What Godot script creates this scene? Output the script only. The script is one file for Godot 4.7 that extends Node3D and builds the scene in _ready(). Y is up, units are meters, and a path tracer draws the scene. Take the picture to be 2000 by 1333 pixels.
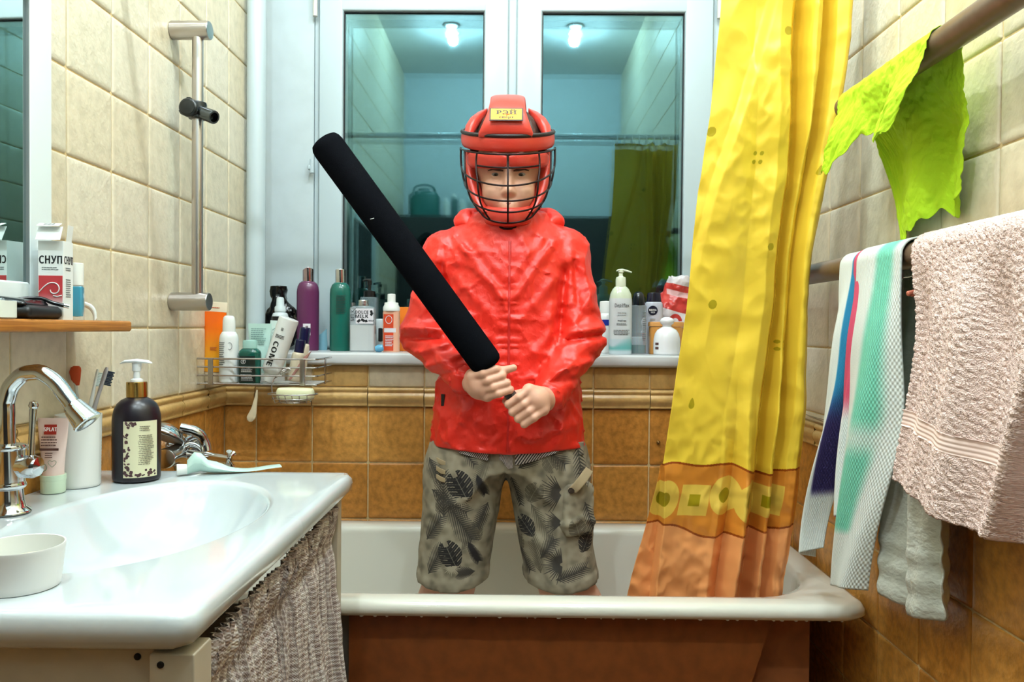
extends Node3D
# A boy in a helmet standing in a bathtub. Units are metres, y is up, the window wall lies along -z.
const F := 1524.0          # focal length for a picture 2000 wide
const TILE := 0.155
const XL := -0.811         # left wall
const XR := 0.7015         # right wall
const ZB := -2.147         # tiled wall behind the tub
const ZU := -2.42          # plastered wall with the window, above the ledge
const ZR := 0.60           # wall behind the photographer
const HC := 2.90           # ceiling
const EYE := Vector3(0, 1.13, 0)
const SILL := 1.060
var eye_basis := Basis.from_euler(Vector3(-0.0161, 0.0079, 0.0087))
var rng := RandomNumberGenerator.new()
var mats := {}
var noise := FastNoiseLite.new()
var noise_fine := FastNoiseLite.new()

func at(px: float, py: float, depth: float) -> Vector3:
	var d := eye_basis * Vector3((px - 1000.0) / F, (666.5 - py) / F, -1.0)
	return EYE + d * (depth / -d.z)

# ---------------------------------------------------------------- mesh building
class M:
	var v := PackedVector3Array()
	var uv := PackedVector2Array()
	var col := PackedColorArray()
	var idx := PackedInt32Array()
	var tint := Color(1, 1, 1)
	func vert(p: Vector3, t := Vector2.ZERO) -> int:
		v.append(p)
		uv.append(t)
		col.append(tint)
		return v.size() - 1
	func tri(a: int, b: int, c: int) -> void:
		idx.append(a)
		idx.append(b)
		idx.append(c)
	func quad(a: int, b: int, c: int, d: int) -> void:
		tri(a, b, c)
		tri(a, c, d)
	# turns the triangles added since i0 so that they all face outwards (clockwise fronts)
	func fix(i0: int) -> void:
		if i0 >= idx.size():
			return
		var o := v[idx[i0]]
		var s := 0.0
		for i in range(i0, idx.size(), 3):
			s += (v[idx[i]] - o).dot((v[idx[i + 1]] - o).cross(v[idx[i + 2]] - o))
		if s > 0.0:
			for i in range(i0, idx.size(), 3):
				var k := idx[i + 1]
				idx[i + 1] = idx[i + 2]
				idx[i + 2] = k
	func normals() -> PackedVector3Array:
		var n := PackedVector3Array()
		n.resize(v.size())
		for i in range(0, idx.size(), 3):
			var a := v[idx[i]]
			var c := (v[idx[i + 2]] - a).cross(v[idx[i + 1]] - a)
			n[idx[i]] += c
			n[idx[i + 1]] += c
			n[idx[i + 2]] += c
		for i in n.size():
			n[i] = n[i].normalized() if n[i].length_squared() > 1e-20 else Vector3.UP
		return n
	func mesh(mat: Material, shift := Vector3.ZERO) -> ArrayMesh:
		var a := []
		a.resize(Mesh.ARRAY_MAX)
		var w := v
		if shift != Vector3.ZERO:
			w = PackedVector3Array()
			w.resize(v.size())
			for i in v.size():
				w[i] = v[i] - shift
		a[Mesh.ARRAY_VERTEX] = w
		a[Mesh.ARRAY_NORMAL] = normals()
		a[Mesh.ARRAY_TEX_UV] = uv
		a[Mesh.ARRAY_COLOR] = col
		a[Mesh.ARRAY_INDEX] = idx
		var m := ArrayMesh.new()
		m.add_surface_from_arrays(Mesh.PRIMITIVE_TRIANGLES, a)
		m.surface_set_material(0, mat)
		return m
	func move(x: Transform3D, v0 := 0) -> void:
		for i in range(v0, v.size()):
			v[i] = x * v[i]

# a box with chamfered edges
func rbox(m: M, size: Vector3, x := Transform3D(), bevel := 0.002) -> void:
	var i0 := m.idx.size()
	var h := size / 2.0
	bevel = minf(bevel, minf(h.x, minf(h.y, h.z)) * 0.9)
	var id := {}
	for sx in [-1, 1]:
		for sy in [-1, 1]:
			for sz in [-1, 1]:
				var c := Vector3(sx * h.x, sy * h.y, sz * h.z)
				var b := Vector3(sx, sy, sz) * bevel
				for k in 3:
					var p := c - b
					p[k] = c[k]
					id[[sx, sy, sz, k]] = m.vert(x * p, Vector2(c.x + c.z, c.y))
	for k in 3:
		var i := (k + 1) % 3
		var j := (k + 2) % 3
		for s in [-1, 1]:
			var q := []
			for st in [[-1, -1], [1, -1], [1, 1], [-1, 1]]:
				var e := [0, 0, 0, k]
				e[k] = s
				e[i] = st[0]
				e[j] = st[1]
				q.append(id[e])
			if s > 0:
				m.quad(q[0], q[3], q[2], q[1])
			else:
				m.quad(q[0], q[1], q[2], q[3])
		for si in [-1, 1]:
			for sj in [-1, 1]:
				var e := [0, 0, 0, i]
				e[i] = si
				e[j] = sj
				var q := []
				for st in [[-1, i], [1, i], [1, j], [-1, j]]:
					var f := e.duplicate()
					f[k] = st[0]
					f[3] = st[1]
					q.append(id[f])
				if si * sj > 0:
					m.quad(q[0], q[1], q[2], q[3])
				else:
					m.quad(q[0], q[3], q[2], q[1])
	for sx in [-1, 1]:
		for sy in [-1, 1]:
			for sz in [-1, 1]:
				var a = id[[sx, sy, sz, 0]]
				var b = id[[sx, sy, sz, 1]]
				var c = id[[sx, sy, sz, 2]]
				if sx * sy * sz > 0:
					m.tri(a, c, b)
				else:
					m.tri(a, b, c)
	m.fix(i0)

# loft closed rings into one closed skin; sharp turns along the way get their own edge
func loft(m: M, rings: Array, cap0 := true, cap1 := true, sharp := 0.8) -> void:
	var i0 := m.idx.size()
	var n: int = rings[0].size()
	var prev := -1
	var len := 0.0
	for r in rings.size():
		var ring: PackedVector3Array = rings[r]
		if r > 0:
			len += (ring[0] - rings[r - 1][0]).length()
		var again := 1
		if r > 0 and r < rings.size() - 1 and sharp > 0.0:
			var bend := 0.0
			for q in range(0, n, maxi(1, n / 8)):
				var d1: Vector3 = ring[q] - rings[r - 1][q]
				var d2: Vector3 = rings[r + 1][q] - ring[q]
				if d1.length() > 1e-6 and d2.length() > 1e-6:
					bend = maxf(bend, d1.angle_to(d2))
			again = 2 if bend > sharp else 1
		for k in again:
			var base := m.v.size()
			for q in n + 1:
				m.vert(ring[q % n], Vector2(float(q) / n, len))
			if k == 0 and prev >= 0:
				for q in n:
					m.quad(prev + q, prev + q + 1, base + q + 1, base + q)
			prev = base
	for c in [[cap0, 0], [cap1, rings.size() - 1]]:
		if c[0]:
			var ring: PackedVector3Array = rings[c[1]]
			var mid := Vector3.ZERO
			for p in ring:
				mid += p
			var o := m.vert(mid / n)
			var base := m.v.size()
			for q in n + 1:
				m.vert(ring[q % n])
			for q in n:
				if c[1] == 0:
					m.tri(o, base + q + 1, base + q)
				else:
					m.tri(o, base + q, base + q + 1)
	weld_seams(m, i0)
	m.fix(i0)

func weld_seams(_m: M, _i0: int) -> void:
	pass

func ring_y(r: float, y: float, n: int, sx := 1.0, sz := 1.0, power := 2.0) -> PackedVector3Array:
	var out := PackedVector3Array()
	for q in n:
		var t := TAU * q / n
		var c := cos(t)
		var s := sin(t)
		if power != 2.0:
			c = signf(c) * pow(absf(c), 2.0 / power)
			s = signf(s) * pow(absf(s), 2.0 / power)
		out.append(Vector3(c * r * sx, y, s * r * sz))
	return out

# turn a profile of (radius, height) round the y axis; sx and sz flatten it, power > 2 squares it
func lathe(m: M, prof: Array, x := Transform3D(), n := 32, sx := 1.0, sz := 1.0, power := 2.0) -> void:
	var rings := []
	for p in prof:
		rings.append(ring_y(maxf(p[0], 0.00002), p[1], n, sx, sz, power))
	var v0 := m.v.size()
	loft(m, rings)
	if x != Transform3D():
		m.move(x, v0)

# a round bar along a path
func tube(m: M, path: Array, r, n := 12, closed := false) -> void:
	var rings := []
	var cnt := path.size()
	var up := Vector3.UP
	var t0: Vector3 = (path[1] - path[0]).normalized()
	if absf(t0.dot(up)) > 0.9:
		up = Vector3.RIGHT
	var nrm := (up - t0 * up.dot(t0)).normalized()
	for i in cnt + (1 if closed else 0):
		var p: Vector3 = path[i % cnt]
		var a: Vector3 = path[(i - 1 + cnt) % cnt] if closed else path[maxi(i - 1, 0)]
		var b: Vector3 = path[(i + 1) % cnt] if closed else path[mini(i + 1, cnt - 1)]
		var t := (b - a).normalized()
		nrm = (nrm - t * nrm.dot(t)).normalized()
		var bin := t.cross(nrm)
		var rr: float = r[i % cnt] if r is Array else r
		var ring := PackedVector3Array()
		for q in n:
			var w := TAU * q / n
			ring.append(p + (nrm * cos(w) + bin * sin(w)) * rr)
		rings.append(ring)
	loft(m, rings, not closed, not closed, 0.0)

# a strip of elliptic or boxy section along a path; each station: [point, side vector half width, up vector half height]
func strip(m: M, st: Array, power := 3.0, n := 20) -> void:
	var rings := []
	for s in st:
		var ring := PackedVector3Array()
		for q in n:
			var w := TAU * q / n
			var c := cos(w)
			var k := sin(w)
			c = signf(c) * pow(absf(c), 2.0 / power)
			k = signf(k) * pow(absf(k), 2.0 / power)
			ring.append(s[0] + s[1] * c + s[2] * k)
		rings.append(ring)
	loft(m, rings, true, true, 0.0)

# cloth: f(u, v) -> point, both sides and the edges, thick
func sheet(m: M, f: Callable, nu: int, nv: int, thick: float) -> void:
	var i0 := m.idx.size()
	var p := PackedVector3Array()
	for j in nv + 1:
		for i in nu + 1:
			p.append(f.call(float(i) / nu, float(j) / nv))
	var w := nu + 1
	var nn := PackedVector3Array()
	for j in nv + 1:
		for i in w:
			var a := p[j * w + mini(i + 1, nu)] - p[j * w + maxi(i - 1, 0)]
			var b := p[mini(j + 1, nv) * w + i] - p[maxi(j - 1, 0) * w + i]
			nn.append(a.cross(b).normalized())
	var v0 := m.v.size()
	for side in [0.5, -0.5]:
		for j in nv + 1:
			for i in w:
				m.vert(p[j * w + i] + nn[j * w + i] * thick * side, Vector2(float(i) / nu, float(j) / nv))
	var back := v0 + p.size()
	for j in nv:
		for i in nu:
			var a := j * w + i
			m.quad(v0 + a, v0 + a + 1, v0 + a + 1 + w, v0 + a + w)
			m.quad(back + a, back + a + w, back + a + 1 + w, back + a + 1)
	var edge := []
	for i in nu:
		edge.append([i, i + 1])
	for j in nv:
		edge.append([j * w + nu, (j + 1) * w + nu])
	for i in nu:
		edge.append([nv * w + nu - i, nv * w + nu - i - 1])
	for j in nv:
		edge.append([(nv - j) * w, (nv - j - 1) * w])
	for e in edge:
		m.quad(v0 + e[1], v0 + e[0], back + e[0], back + e[1])
	m.fix(i0)

# the skin of a distance field (surface nets); only blocks that the surface can cross are looked at
func nets(m: M, f: Callable, lo: Vector3, hi: Vector3, h: float, step := 5) -> void:
	var i0 := m.idx.size()
	var n := Vector3i(((hi - lo) / h).ceil()) + Vector3i.ONE
	n = Vector3i(ceili(float(n.x) / step) * step, ceili(float(n.y) / step) * step, ceili(float(n.z) / step) * step)
	var g := n + Vector3i.ONE
	var val := PackedFloat32Array()
	val.resize(g.x * g.y * g.z)
	val.fill(1e9)
	var blocks := []
	var reach := h * step * 0.87 * 1.35 + h
	for bz in range(0, n.z, step):
		for by in range(0, n.y, step):
			for bx in range(0, n.x, step):
				var c := lo + (Vector3(bx, by, bz) + Vector3.ONE * step * 0.5) * h
				if absf(f.call(c)) < reach:
					blocks.append(Vector3i(bx, by, bz))
	for b in blocks:
		for k in range(b.z, b.z + step + 1):
			for j in range(b.y, b.y + step + 1):
				var o: int = (k * g.y + j) * g.x
				for i in range(b.x, b.x + step + 1):
					if val[o + i] > 1e8:
						val[o + i] = f.call(lo + Vector3(i, j, k) * h)
	var cell := PackedInt32Array()
	cell.resize(g.x * g.y * g.z)
	cell.fill(-1)
	var off := [0, 1, g.x, g.x + 1, g.x * g.y, g.x * g.y + 1, g.x * g.y + g.x, g.x * g.y + g.x + 1]
	var e := [[0, 1], [2, 3], [4, 5], [6, 7], [0, 2], [1, 3], [4, 6], [5, 7], [0, 4], [1, 5], [2, 6], [3, 7]]
	var corner := []
	for q in 8:
		corner.append(Vector3(q & 1, (q >> 1) & 1, q >> 2))
	for b in blocks:
		for k in range(b.z, b.z + step):
			for j in range(b.y, b.y + step):
				for i in range(b.x, b.x + step):
					var o: int = (k * g.y + j) * g.x + i
					var neg := 0
					for q in 8:
						if val[o + off[q]] < 0.0:
							neg += 1
					if neg == 0 or neg == 8:
						continue
					var s := Vector3.ZERO
					var cnt := 0
					for ed in e:
						var a := val[o + off[ed[0]]]
						var c := val[o + off[ed[1]]]
						if (a < 0.0) != (c < 0.0):
							s += corner[ed[0]].lerp(corner[ed[1]], a / (a - c))
							cnt += 1
					cell[o] = m.vert(lo + (Vector3(i, j, k) + s / cnt) * h)
	for b in blocks:
		for k in range(b.z, b.z + step):
			for j in range(b.y, b.y + step):
				for i in range(b.x, b.x + step):
					var o: int = (k * g.y + j) * g.x + i
					var a := val[o] < 0.0
					for ax in 3:
						var d1: int = off[[2, 4, 1][ax]]
						var d2: int = off[[4, 1, 2][ax]]
						var d0: int = off[[1, 2, 4][ax]]
						var c := val[o + d0] < 0.0
						if a == c or o - d1 - d2 < 0:
							continue
						var q0 := cell[o]
						var q1 := cell[o - d1]
						var q2 := cell[o - d1 - d2]
						var q3 := cell[o - d2]
						if q0 < 0 or q1 < 0 or q2 < 0 or q3 < 0:
							continue
						if a:
							m.quad(q0, q3, q2, q1)
						else:
							m.quad(q0, q1, q2, q3)
	m.fix(i0)

func smin(a: float, b: float, k: float) -> float:
	var h := maxf(k - absf(a - b), 0.0) / k
	return minf(a, b) - h * h * k * 0.25

func cap(p: Vector3, a: Vector3, b: Vector3, ra: float, rb: float) -> float:
	var ba := b - a
	var t := clampf((p - a).dot(ba) / ba.length_squared(), 0.0, 1.0)
	return (p - a - ba * t).length() - lerpf(ra, rb, t)

func ell(p: Vector3, c: Vector3, r: Vector3) -> float:
	var q := (p - c) / r
	var k := q.length()
	return (k - 1.0) * minf(r.x, minf(r.y, r.z)) if k < 1e-4 else k * (k - 1.0) / (q / r).length()

# first point of a field's skin met from the point p along d
func meet(f: Callable, p: Vector3, d: Vector3) -> Vector3:
	for i in 60:
		var s: float = f.call(p)
		if s < 0.0004:
			break
		p += d * s * 0.8
	return p

# ---------------------------------------------------------------- nodes
func origin_of(o: Node) -> Vector3:
	var s := Vector3.ZERO
	while o != self and o is Node3D:
		s += o.position
		o = o.get_parent()
	return s

# one named mesh; m is in the world's axes unless local
func obj(called: String, m, mat: Material, parent: Node = self, local := false) -> MeshInstance3D:
	var o := MeshInstance3D.new()
	o.name = called
	if m is M:
		o.mesh = m.mesh(mat, Vector3.ZERO if local else origin_of(parent))
	else:
		o.mesh = m
		if mat:
			o.material_override = mat
	named(o, parent)
	return o

var taken := {}
func named(o: Node, parent: Node) -> void:
	var key := [parent.get_instance_id(), String(o.name)]
	var k: int = taken.get(key, 0)
	taken[key] = k + 1
	if k > 0:
		o.name = "%s_%03d" % [o.name, k]
	parent.add_child(o, true)

func tag(o: Node, label: String, category: String, group := "") -> Node:
	o.set_meta("label", label)
	o.set_meta("category", category)
	if group:
		o.set_meta("group", group)
	return o

func thing(called: String, label: String, category: String, where: Vector3, group := "", turn := Basis()) -> Node3D:
	var o := Node3D.new()
	o.name = called
	o.position = where
	o.basis = turn
	named(o, self)
	tag(o, label, category, group)
	return o

# a thing of a single mesh, with its origin at the middle of its base
func solo(called: String, m: M, mat: Material, label: String, category: String, group := "") -> MeshInstance3D:
	var b := AABB(m.v[0], Vector3.ZERO)
	for p in m.v:
		b = b.expand(p)
	var base := b.get_center() - Vector3(0, b.size.y / 2.0, 0)
	var o := MeshInstance3D.new()
	o.name = called
	o.mesh = m.mesh(mat, base)
	o.position = base
	named(o, self)
	tag(o, label, category, group)
	return o

func struct(called: String, m, mat: Material, parent: Node = self) -> MeshInstance3D:
	var o := obj(called, m, mat, parent)
	if parent == self:
		o.set_meta("kind", "structure")
	return o

func site(called: String) -> Node3D:
	var o := Node3D.new()
	o.name = called
	named(o, self)
	o.set_meta("kind", "structure")
	return o

# ---------------------------------------------------------------- lettering
func font_of(face: String, bold: bool) -> SystemFont:
	var key := "font" + face + str(bold)
	if not mats.has(key):
		var f := SystemFont.new()
		f.font_names = [face]
		f.font_weight = 700 if bold else 400
		mats[key] = f
	return mats[key]

# adds words to m: centred at x.origin, x.basis.x runs along the words, y up, z towards the reader; bend is the radius of the surface they are printed on
func words(m: M, text: String, height: float, x: Transform3D, bold := false, bend := 0.0, squeeze := 1.0, face := "Droid Sans") -> void:
	var tm := TextMesh.new()
	tm.font = font_of(face, bold)
	tm.text = text
	tm.font_size = 32
	tm.pixel_size = 0.01
	tm.curve_step = 4.0
	tm.depth = 0.01
	var a := tm.surface_get_arrays(0)
	var vs: PackedVector3Array = a[Mesh.ARRAY_VERTEX]
	var box := tm.get_aabb()
	var s := height / box.size.y
	var c := box.get_center()
	var base := m.v.size()
	for p in vs:
		var q := Vector3((p.x - c.x) * s * squeeze, (p.y - c.y) * s, 0.0002 if p.z > c.z else -0.0002)
		if bend > 0.0:
			var t := q.x / bend
			q = Vector3(sin(t) * (bend + q.z), q.y, cos(t) * (bend + q.z) - bend)
		m.vert(x * q)
	for i in a[Mesh.ARRAY_INDEX]:
		m.idx.append(base + i)

# rows of small print: thin bars of uneven length
func print_rows(m: M, w: float, h: float, rows: int, x: Transform3D, bend := 0.0, seed_ := 1) -> void:
	var r := RandomNumberGenerator.new()
	r.seed = seed_
	for k in rows:
		var y := h / 2.0 - h * (k + 0.5) / rows
		var left := -w / 2.0
		var stop := w / 2.0 * r.randf_range(0.55, 1.0)
		while left < stop:
			var l := minf(r.randf_range(0.06, 0.2) * w, stop - left)
			var i0 := m.idx.size()
			var ids := []
			for side in [0.0003, -0.0002]:
				for q in [[left, -1], [left + l, -1], [left + l, 1], [left, 1]]:
					var p := Vector3(q[0], y + q[1] * h / rows * 0.22, side)
					if bend > 0.0:
						var t := p.x / bend
						p = Vector3(sin(t) * (bend + p.z), p.y, cos(t) * (bend + p.z) - bend)
					ids.append(m.vert(x * p))
			m.quad(ids[0], ids[1], ids[2], ids[3])
			m.quad(ids[7], ids[6], ids[5], ids[4])
			for q in 4:
				m.quad(ids[q], ids[q + 4], ids[(q + 1) % 4 + 4], ids[(q + 1) % 4])
			m.fix(i0)
			left += l + w * 0.025

# a printed patch bent on a round body: w by h, centred
func patch(m: M, w: float, h: float, x: Transform3D, bend := 0.0, lift := 0.0003, round_ := 0.0) -> void:
	var i0 := m.idx.size()
	var n := 16
	var rows := []
	for side in [lift, -0.0004]:
		var row := []
		for i in n + 1:
			var col := []
			var u := (float(i) / n - 0.5) * w
			var inset := 0.0
			if round_ > 0.0:
				var e := maxf(absf(u) - (w / 2.0 - round_), 0.0)
				inset = round_ - sqrt(maxf(round_ * round_ - e * e, 0.0))
			for s in [-1.0, 1.0]:
				var p := Vector3(u, s * (h / 2.0 - inset), side)
				if bend > 0.0:
					var t := u / bend
					p = Vector3(sin(t) * (bend + side), p.y, cos(t) * (bend + side) - bend)
				col.append(m.vert(x * p, Vector2(float(i) / n, 0.5 - s * 0.5)))
			row.append(col)
		rows.append(row)
	for i in n:
		m.quad(rows[0][i][0], rows[0][i + 1][0], rows[0][i + 1][1], rows[0][i][1])
		m.quad(rows[1][i][0], rows[1][i][1], rows[1][i + 1][1], rows[1][i + 1][0])
		for s in 2:
			m.quad(rows[0][i][s], rows[1][i][s], rows[1][i + 1][s], rows[0][i + 1][s])
	for i in [0, n]:
		m.quad(rows[0][i][0], rows[0][i][1], rows[1][i][1], rows[1][i][0])
	m.fix(i0)

# ---------------------------------------------------------------- materials
func mat(key: String, color := Color.WHITE, rough := 0.5, metal := 0.0) -> StandardMaterial3D:
	if mats.has(key):
		return mats[key]
	var s := StandardMaterial3D.new()
	s.resource_name = key
	s.albedo_color = color
	s.roughness = rough
	s.metallic = metal
	mats[key] = s
	return s

func noise_tex(key: String, freq: float, ramp: Array, size := 256, kind := FastNoiseLite.TYPE_SIMPLEX_SMOOTH, octaves := 4, as_normal := false, strength := 4.0) -> NoiseTexture2D:
	if mats.has(key):
		return mats[key]
	var n := FastNoiseLite.new()
	n.noise_type = kind
	n.frequency = freq
	n.fractal_octaves = octaves
	n.seed = key.length() * 7 + 3
	var t := NoiseTexture2D.new()
	t.width = size
	t.height = size
	t.seamless = true
	t.noise = n
	if as_normal:
		t.as_normal_map = true
		t.bump_strength = strength
	else:
		var g := Gradient.new()
		g.offsets = PackedFloat32Array([0.0, 0.5, 1.0])
		g.colors = PackedColorArray(ramp)
		t.color_ramp = g
	mats[key] = t
	return t

func mottled(key: String, base: Color, spread: float, rough: float, scale := 3.0, bump := 0.0) -> StandardMaterial3D:
	if mats.has(key):
		return mats[key]
	var s := mat(key, base, rough)
	s.albedo_texture = noise_tex("mottle%.2f" % spread, 0.02, [Color(1 - spread, 1 - spread, 1 - spread * 1.1), Color(1 - spread * 0.4, 1 - spread * 0.4, 1 - spread * 0.45), Color(1, 1, 1)])
	s.uv1_triplanar = true
	s.uv1_scale = Vector3.ONE * scale
	if bump > 0.0:
		s.normal_enabled = true
		s.normal_texture = noise_tex("mottle_bump", 0.06, [], 256, FastNoiseLite.TYPE_SIMPLEX_SMOOTH, 4, true, 3.0)
		s.normal_scale = bump
	return s

func clear(key: String, color: Color, alpha: float) -> StandardMaterial3D:
	if mats.has(key):
		return mats[key]
	color.a = alpha
	var s := mat(key, color, 0.08)
	s.transparency = BaseMaterial3D.TRANSPARENCY_ALPHA
	return s

# ---------------------------------------------------------------- the scene
func _ready() -> void:
	rng.seed = 11
	noise.seed = 5
	noise.frequency = 1.0
	noise.fractal_octaves = 2
	noise_fine.seed = 9
	noise_fine.frequency = 1.0
	var cam := Camera3D.new()
	cam.name = "camera"
	cam.position = EYE
	cam.basis = eye_basis
	cam.fov = rad_to_deg(2.0 * atan(666.5 / F))
	cam.near = 0.02
	add_child(cam)
	cam.current = true
	var env := Environment.new()
	env.background_mode = Environment.BG_COLOR
	env.background_color = Color(0.02, 0.05, 0.055)
	env.tonemap_mode = Environment.TONE_MAPPER_LINEAR
	env.tonemap_exposure = 0.72
	env.sdfgi_enabled = true
	env.ssao_enabled = true
	env.ssil_enabled = true
	var we := WorldEnvironment.new()
	we.name = "night"
	we.environment = env
	add_child(we)
	for p in [Vector3(-0.405, 2.87, -0.27), Vector3(0.318, 2.87, -0.27), Vector3(-0.405, 2.87, -1.30), Vector3(0.318, 2.87, -1.30)]:
		ceiling_spot(p, 1.35 if p.z > -1.0 else 1.25, p)
	room()
	window()
	tub()
	curtain()
	vanity()
	left_wall_things()
	caddy()
	sill_things()
	rails()
	boy()
	behind()

func ceiling_spot(p: Vector3, power: float, _q: Vector3) -> void:
	var t := thing("ceiling_spot", "round glowing ceiling spot over the %s, near the %s wall" % ["photographer" if p.z > -1.0 else "bathtub", "towel" if p.x > 0.0 else "mirror"], "ceiling light", Vector3(p.x, HC, p.z), "ceiling spots over the bathroom")
	var m := M.new()
	lathe(m, [[0.030, -0.001], [0.046, -0.002], [0.048, -0.006], [0.044, -0.010], [0.036, -0.008]])
	obj("trim_ring", m, mat("lamp_chrome", Color(0.8, 0.8, 0.8), 0.25, 1.0), t, true)
	m = M.new()
	lathe(m, [[0.002, -0.003], [0.034, -0.004], [0.034, -0.011], [0.020, -0.020], [0.002, -0.022]])
	var g := mat("lamp_glow", Color(1, 1, 1), 0.4)
	g.emission_enabled = true
	g.emission = Color(0.93, 1.0, 1.0)
	g.emission_energy_multiplier = 18.0
	obj("lamp_glass", m, g, t, true)
	var l := OmniLight3D.new()
	l.name = "lamp_light"
	l.position = Vector3(0, -0.05, 0)
	l.light_color = Color(0.92, 0.975, 1.0)
	l.light_energy = power
	l.light_size = 0.03
	l.omni_range = 8.0
	l.omni_attenuation = 2.0
	l.shadow_enabled = true
	t.add_child(l)

func slab(called: String, lo: Vector3, hi: Vector3, material: Material, parent: Node = self) -> MeshInstance3D:
	var m := M.new()
	rbox(m, hi - lo, Transform3D(Basis(), (lo + hi) / 2.0), 0.0005)
	return struct(called, m, material, parent)

# one tile w by h with pillowed edges, facing +z
var tile_meshes := {}
func tile_mesh(w: float, h: float, material: Material, variant: int) -> ArrayMesh:
	var key := [roundi(w * 1000), roundi(h * 1000), material.resource_name, variant]
	if not tile_meshes.has(key):
		var m := M.new()
		var i0 := 0
		var g := 0.0016
		var wob := RandomNumberGenerator.new()
		wob.seed = variant * 31 + 7
		var rings := []
		for s in [[0.0, -0.004], [0.0, 0.0045], [0.0012, 0.0064], [0.004, 0.0075], [0.012, 0.0082]]:
			var hw: float = w / 2.0 - g - s[0]
			var hh: float = h / 2.0 - g - s[0]
			var ring := []
			var c: float = maxf(0.003 - s[0] * 0.3, 0.0012)
			for q in [[-hw + c, -hh], [hw - c, -hh], [hw, -hh + c], [hw, hh - c], [hw - c, hh], [-hw + c, hh], [-hw, hh - c], [-hw, -hh + c]]:
				var bow: float = (wob.randf() - 0.5) * 0.0007 if s[1] > 0.0 else 0.0
				ring.append(m.vert(Vector3(q[0], q[1], s[1] + bow), Vector2(q[0] + variant * 0.37, q[1] + variant * 0.61)))
			rings.append(ring)
		for r in rings.size() - 1:
			for q in 8:
				m.quad(rings[r][q], rings[r][(q + 1) % 8], rings[r + 1][(q + 1) % 8], rings[r + 1][q])
		var mid := m.vert(Vector3(0, 0, 0.0083), Vector2(variant * 0.37, variant * 0.61))
		for q in 8:
			m.tri(rings[-1][q], rings[-1][(q + 1) % 8], mid)
		var low := m.vert(Vector3(0, 0, -0.004))
		for q in 8:
			m.tri(rings[0][(q + 1) % 8], rings[0][q], low)
		m.fix(i0)
		tile_meshes[key] = m.mesh(material)
	return tile_meshes[key]

# lays tiles on a wall: frame.origin is a corner, basis.x runs along it, z out of it
func lay(parent: Node, frame: Transform3D, us: Array, vs: Array, mats_of: Array, called := "tile", keep = null) -> void:
	var far := M.new()
	for i in us.size() - 1:
		for j in vs.size() - 1:
			var w: float = us[i + 1] - us[i]
			var h: float = vs[j + 1] - vs[j]
			if w < 0.012 or h < 0.012:
				continue
			var c := Vector3((us[i] + us[i + 1]) / 2.0, (vs[j] + vs[j + 1]) / 2.0, 0)
			var mm: Material = mats_of[rng.randi() % mats_of.size()]
			var variant := rng.randi() % 4
			var x := frame * Transform3D(Basis.from_euler(Vector3(rng.randf_range(-0.006, 0.006), rng.randf_range(-0.008, 0.008), 0)), c)
			if keep != null and not keep.call(x.origin):
				rbox(far, Vector3(w - 0.0032, h - 0.0032, 0.012), x, 0.002)
				continue
			var o := MeshInstance3D.new()
			o.name = called
			o.mesh = tile_mesh(w, h, mm, variant)
			o.transform = x
			o.position -= origin_of(parent)
			named(o, parent)
	if far.v.size():
		var f := obj(called + "_rest", far, mats_of[0], parent)
		f.set_meta("kind", "stuff")

func steps(a: float, b: float, from: float, by := TILE) -> Array:
	var out := [a]
	var k := ceilf((a - from) / by + 0.08)
	while from + k * by < b - 0.012:
		out.append(from + k * by)
		k += 1.0
	out.append(b)
	return out

# moulding profile, out of the wall (x) and up (y)
const MOULD := [[0.0, 0.0], [0.012, 0.0], [0.013, 0.004], [0.011, 0.007], [0.013, 0.012], [0.0175, 0.018], [0.019, 0.025], [0.0175, 0.032], [0.013, 0.036], [0.011, 0.0385], [0.014, 0.042], [0.0155, 0.046], [0.0135, 0.050], [0.010, 0.0515], [0.0, 0.0515]]
func moulding(parent: Node, frame: Transform3D, us: Array, material: Material) -> void:
	for i in us.size() - 1:
		var m := M.new()
		var rings := []
		for u in [us[i] + 0.0012, us[i + 1] - 0.0012]:
			var ring := PackedVector3Array()
			for q in MOULD:
				ring.append(frame * Vector3(u, q[1], q[0]))
			rings.append(ring)
		loft(m, rings)
		obj("moulding_tile", m, material, parent)

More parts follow.
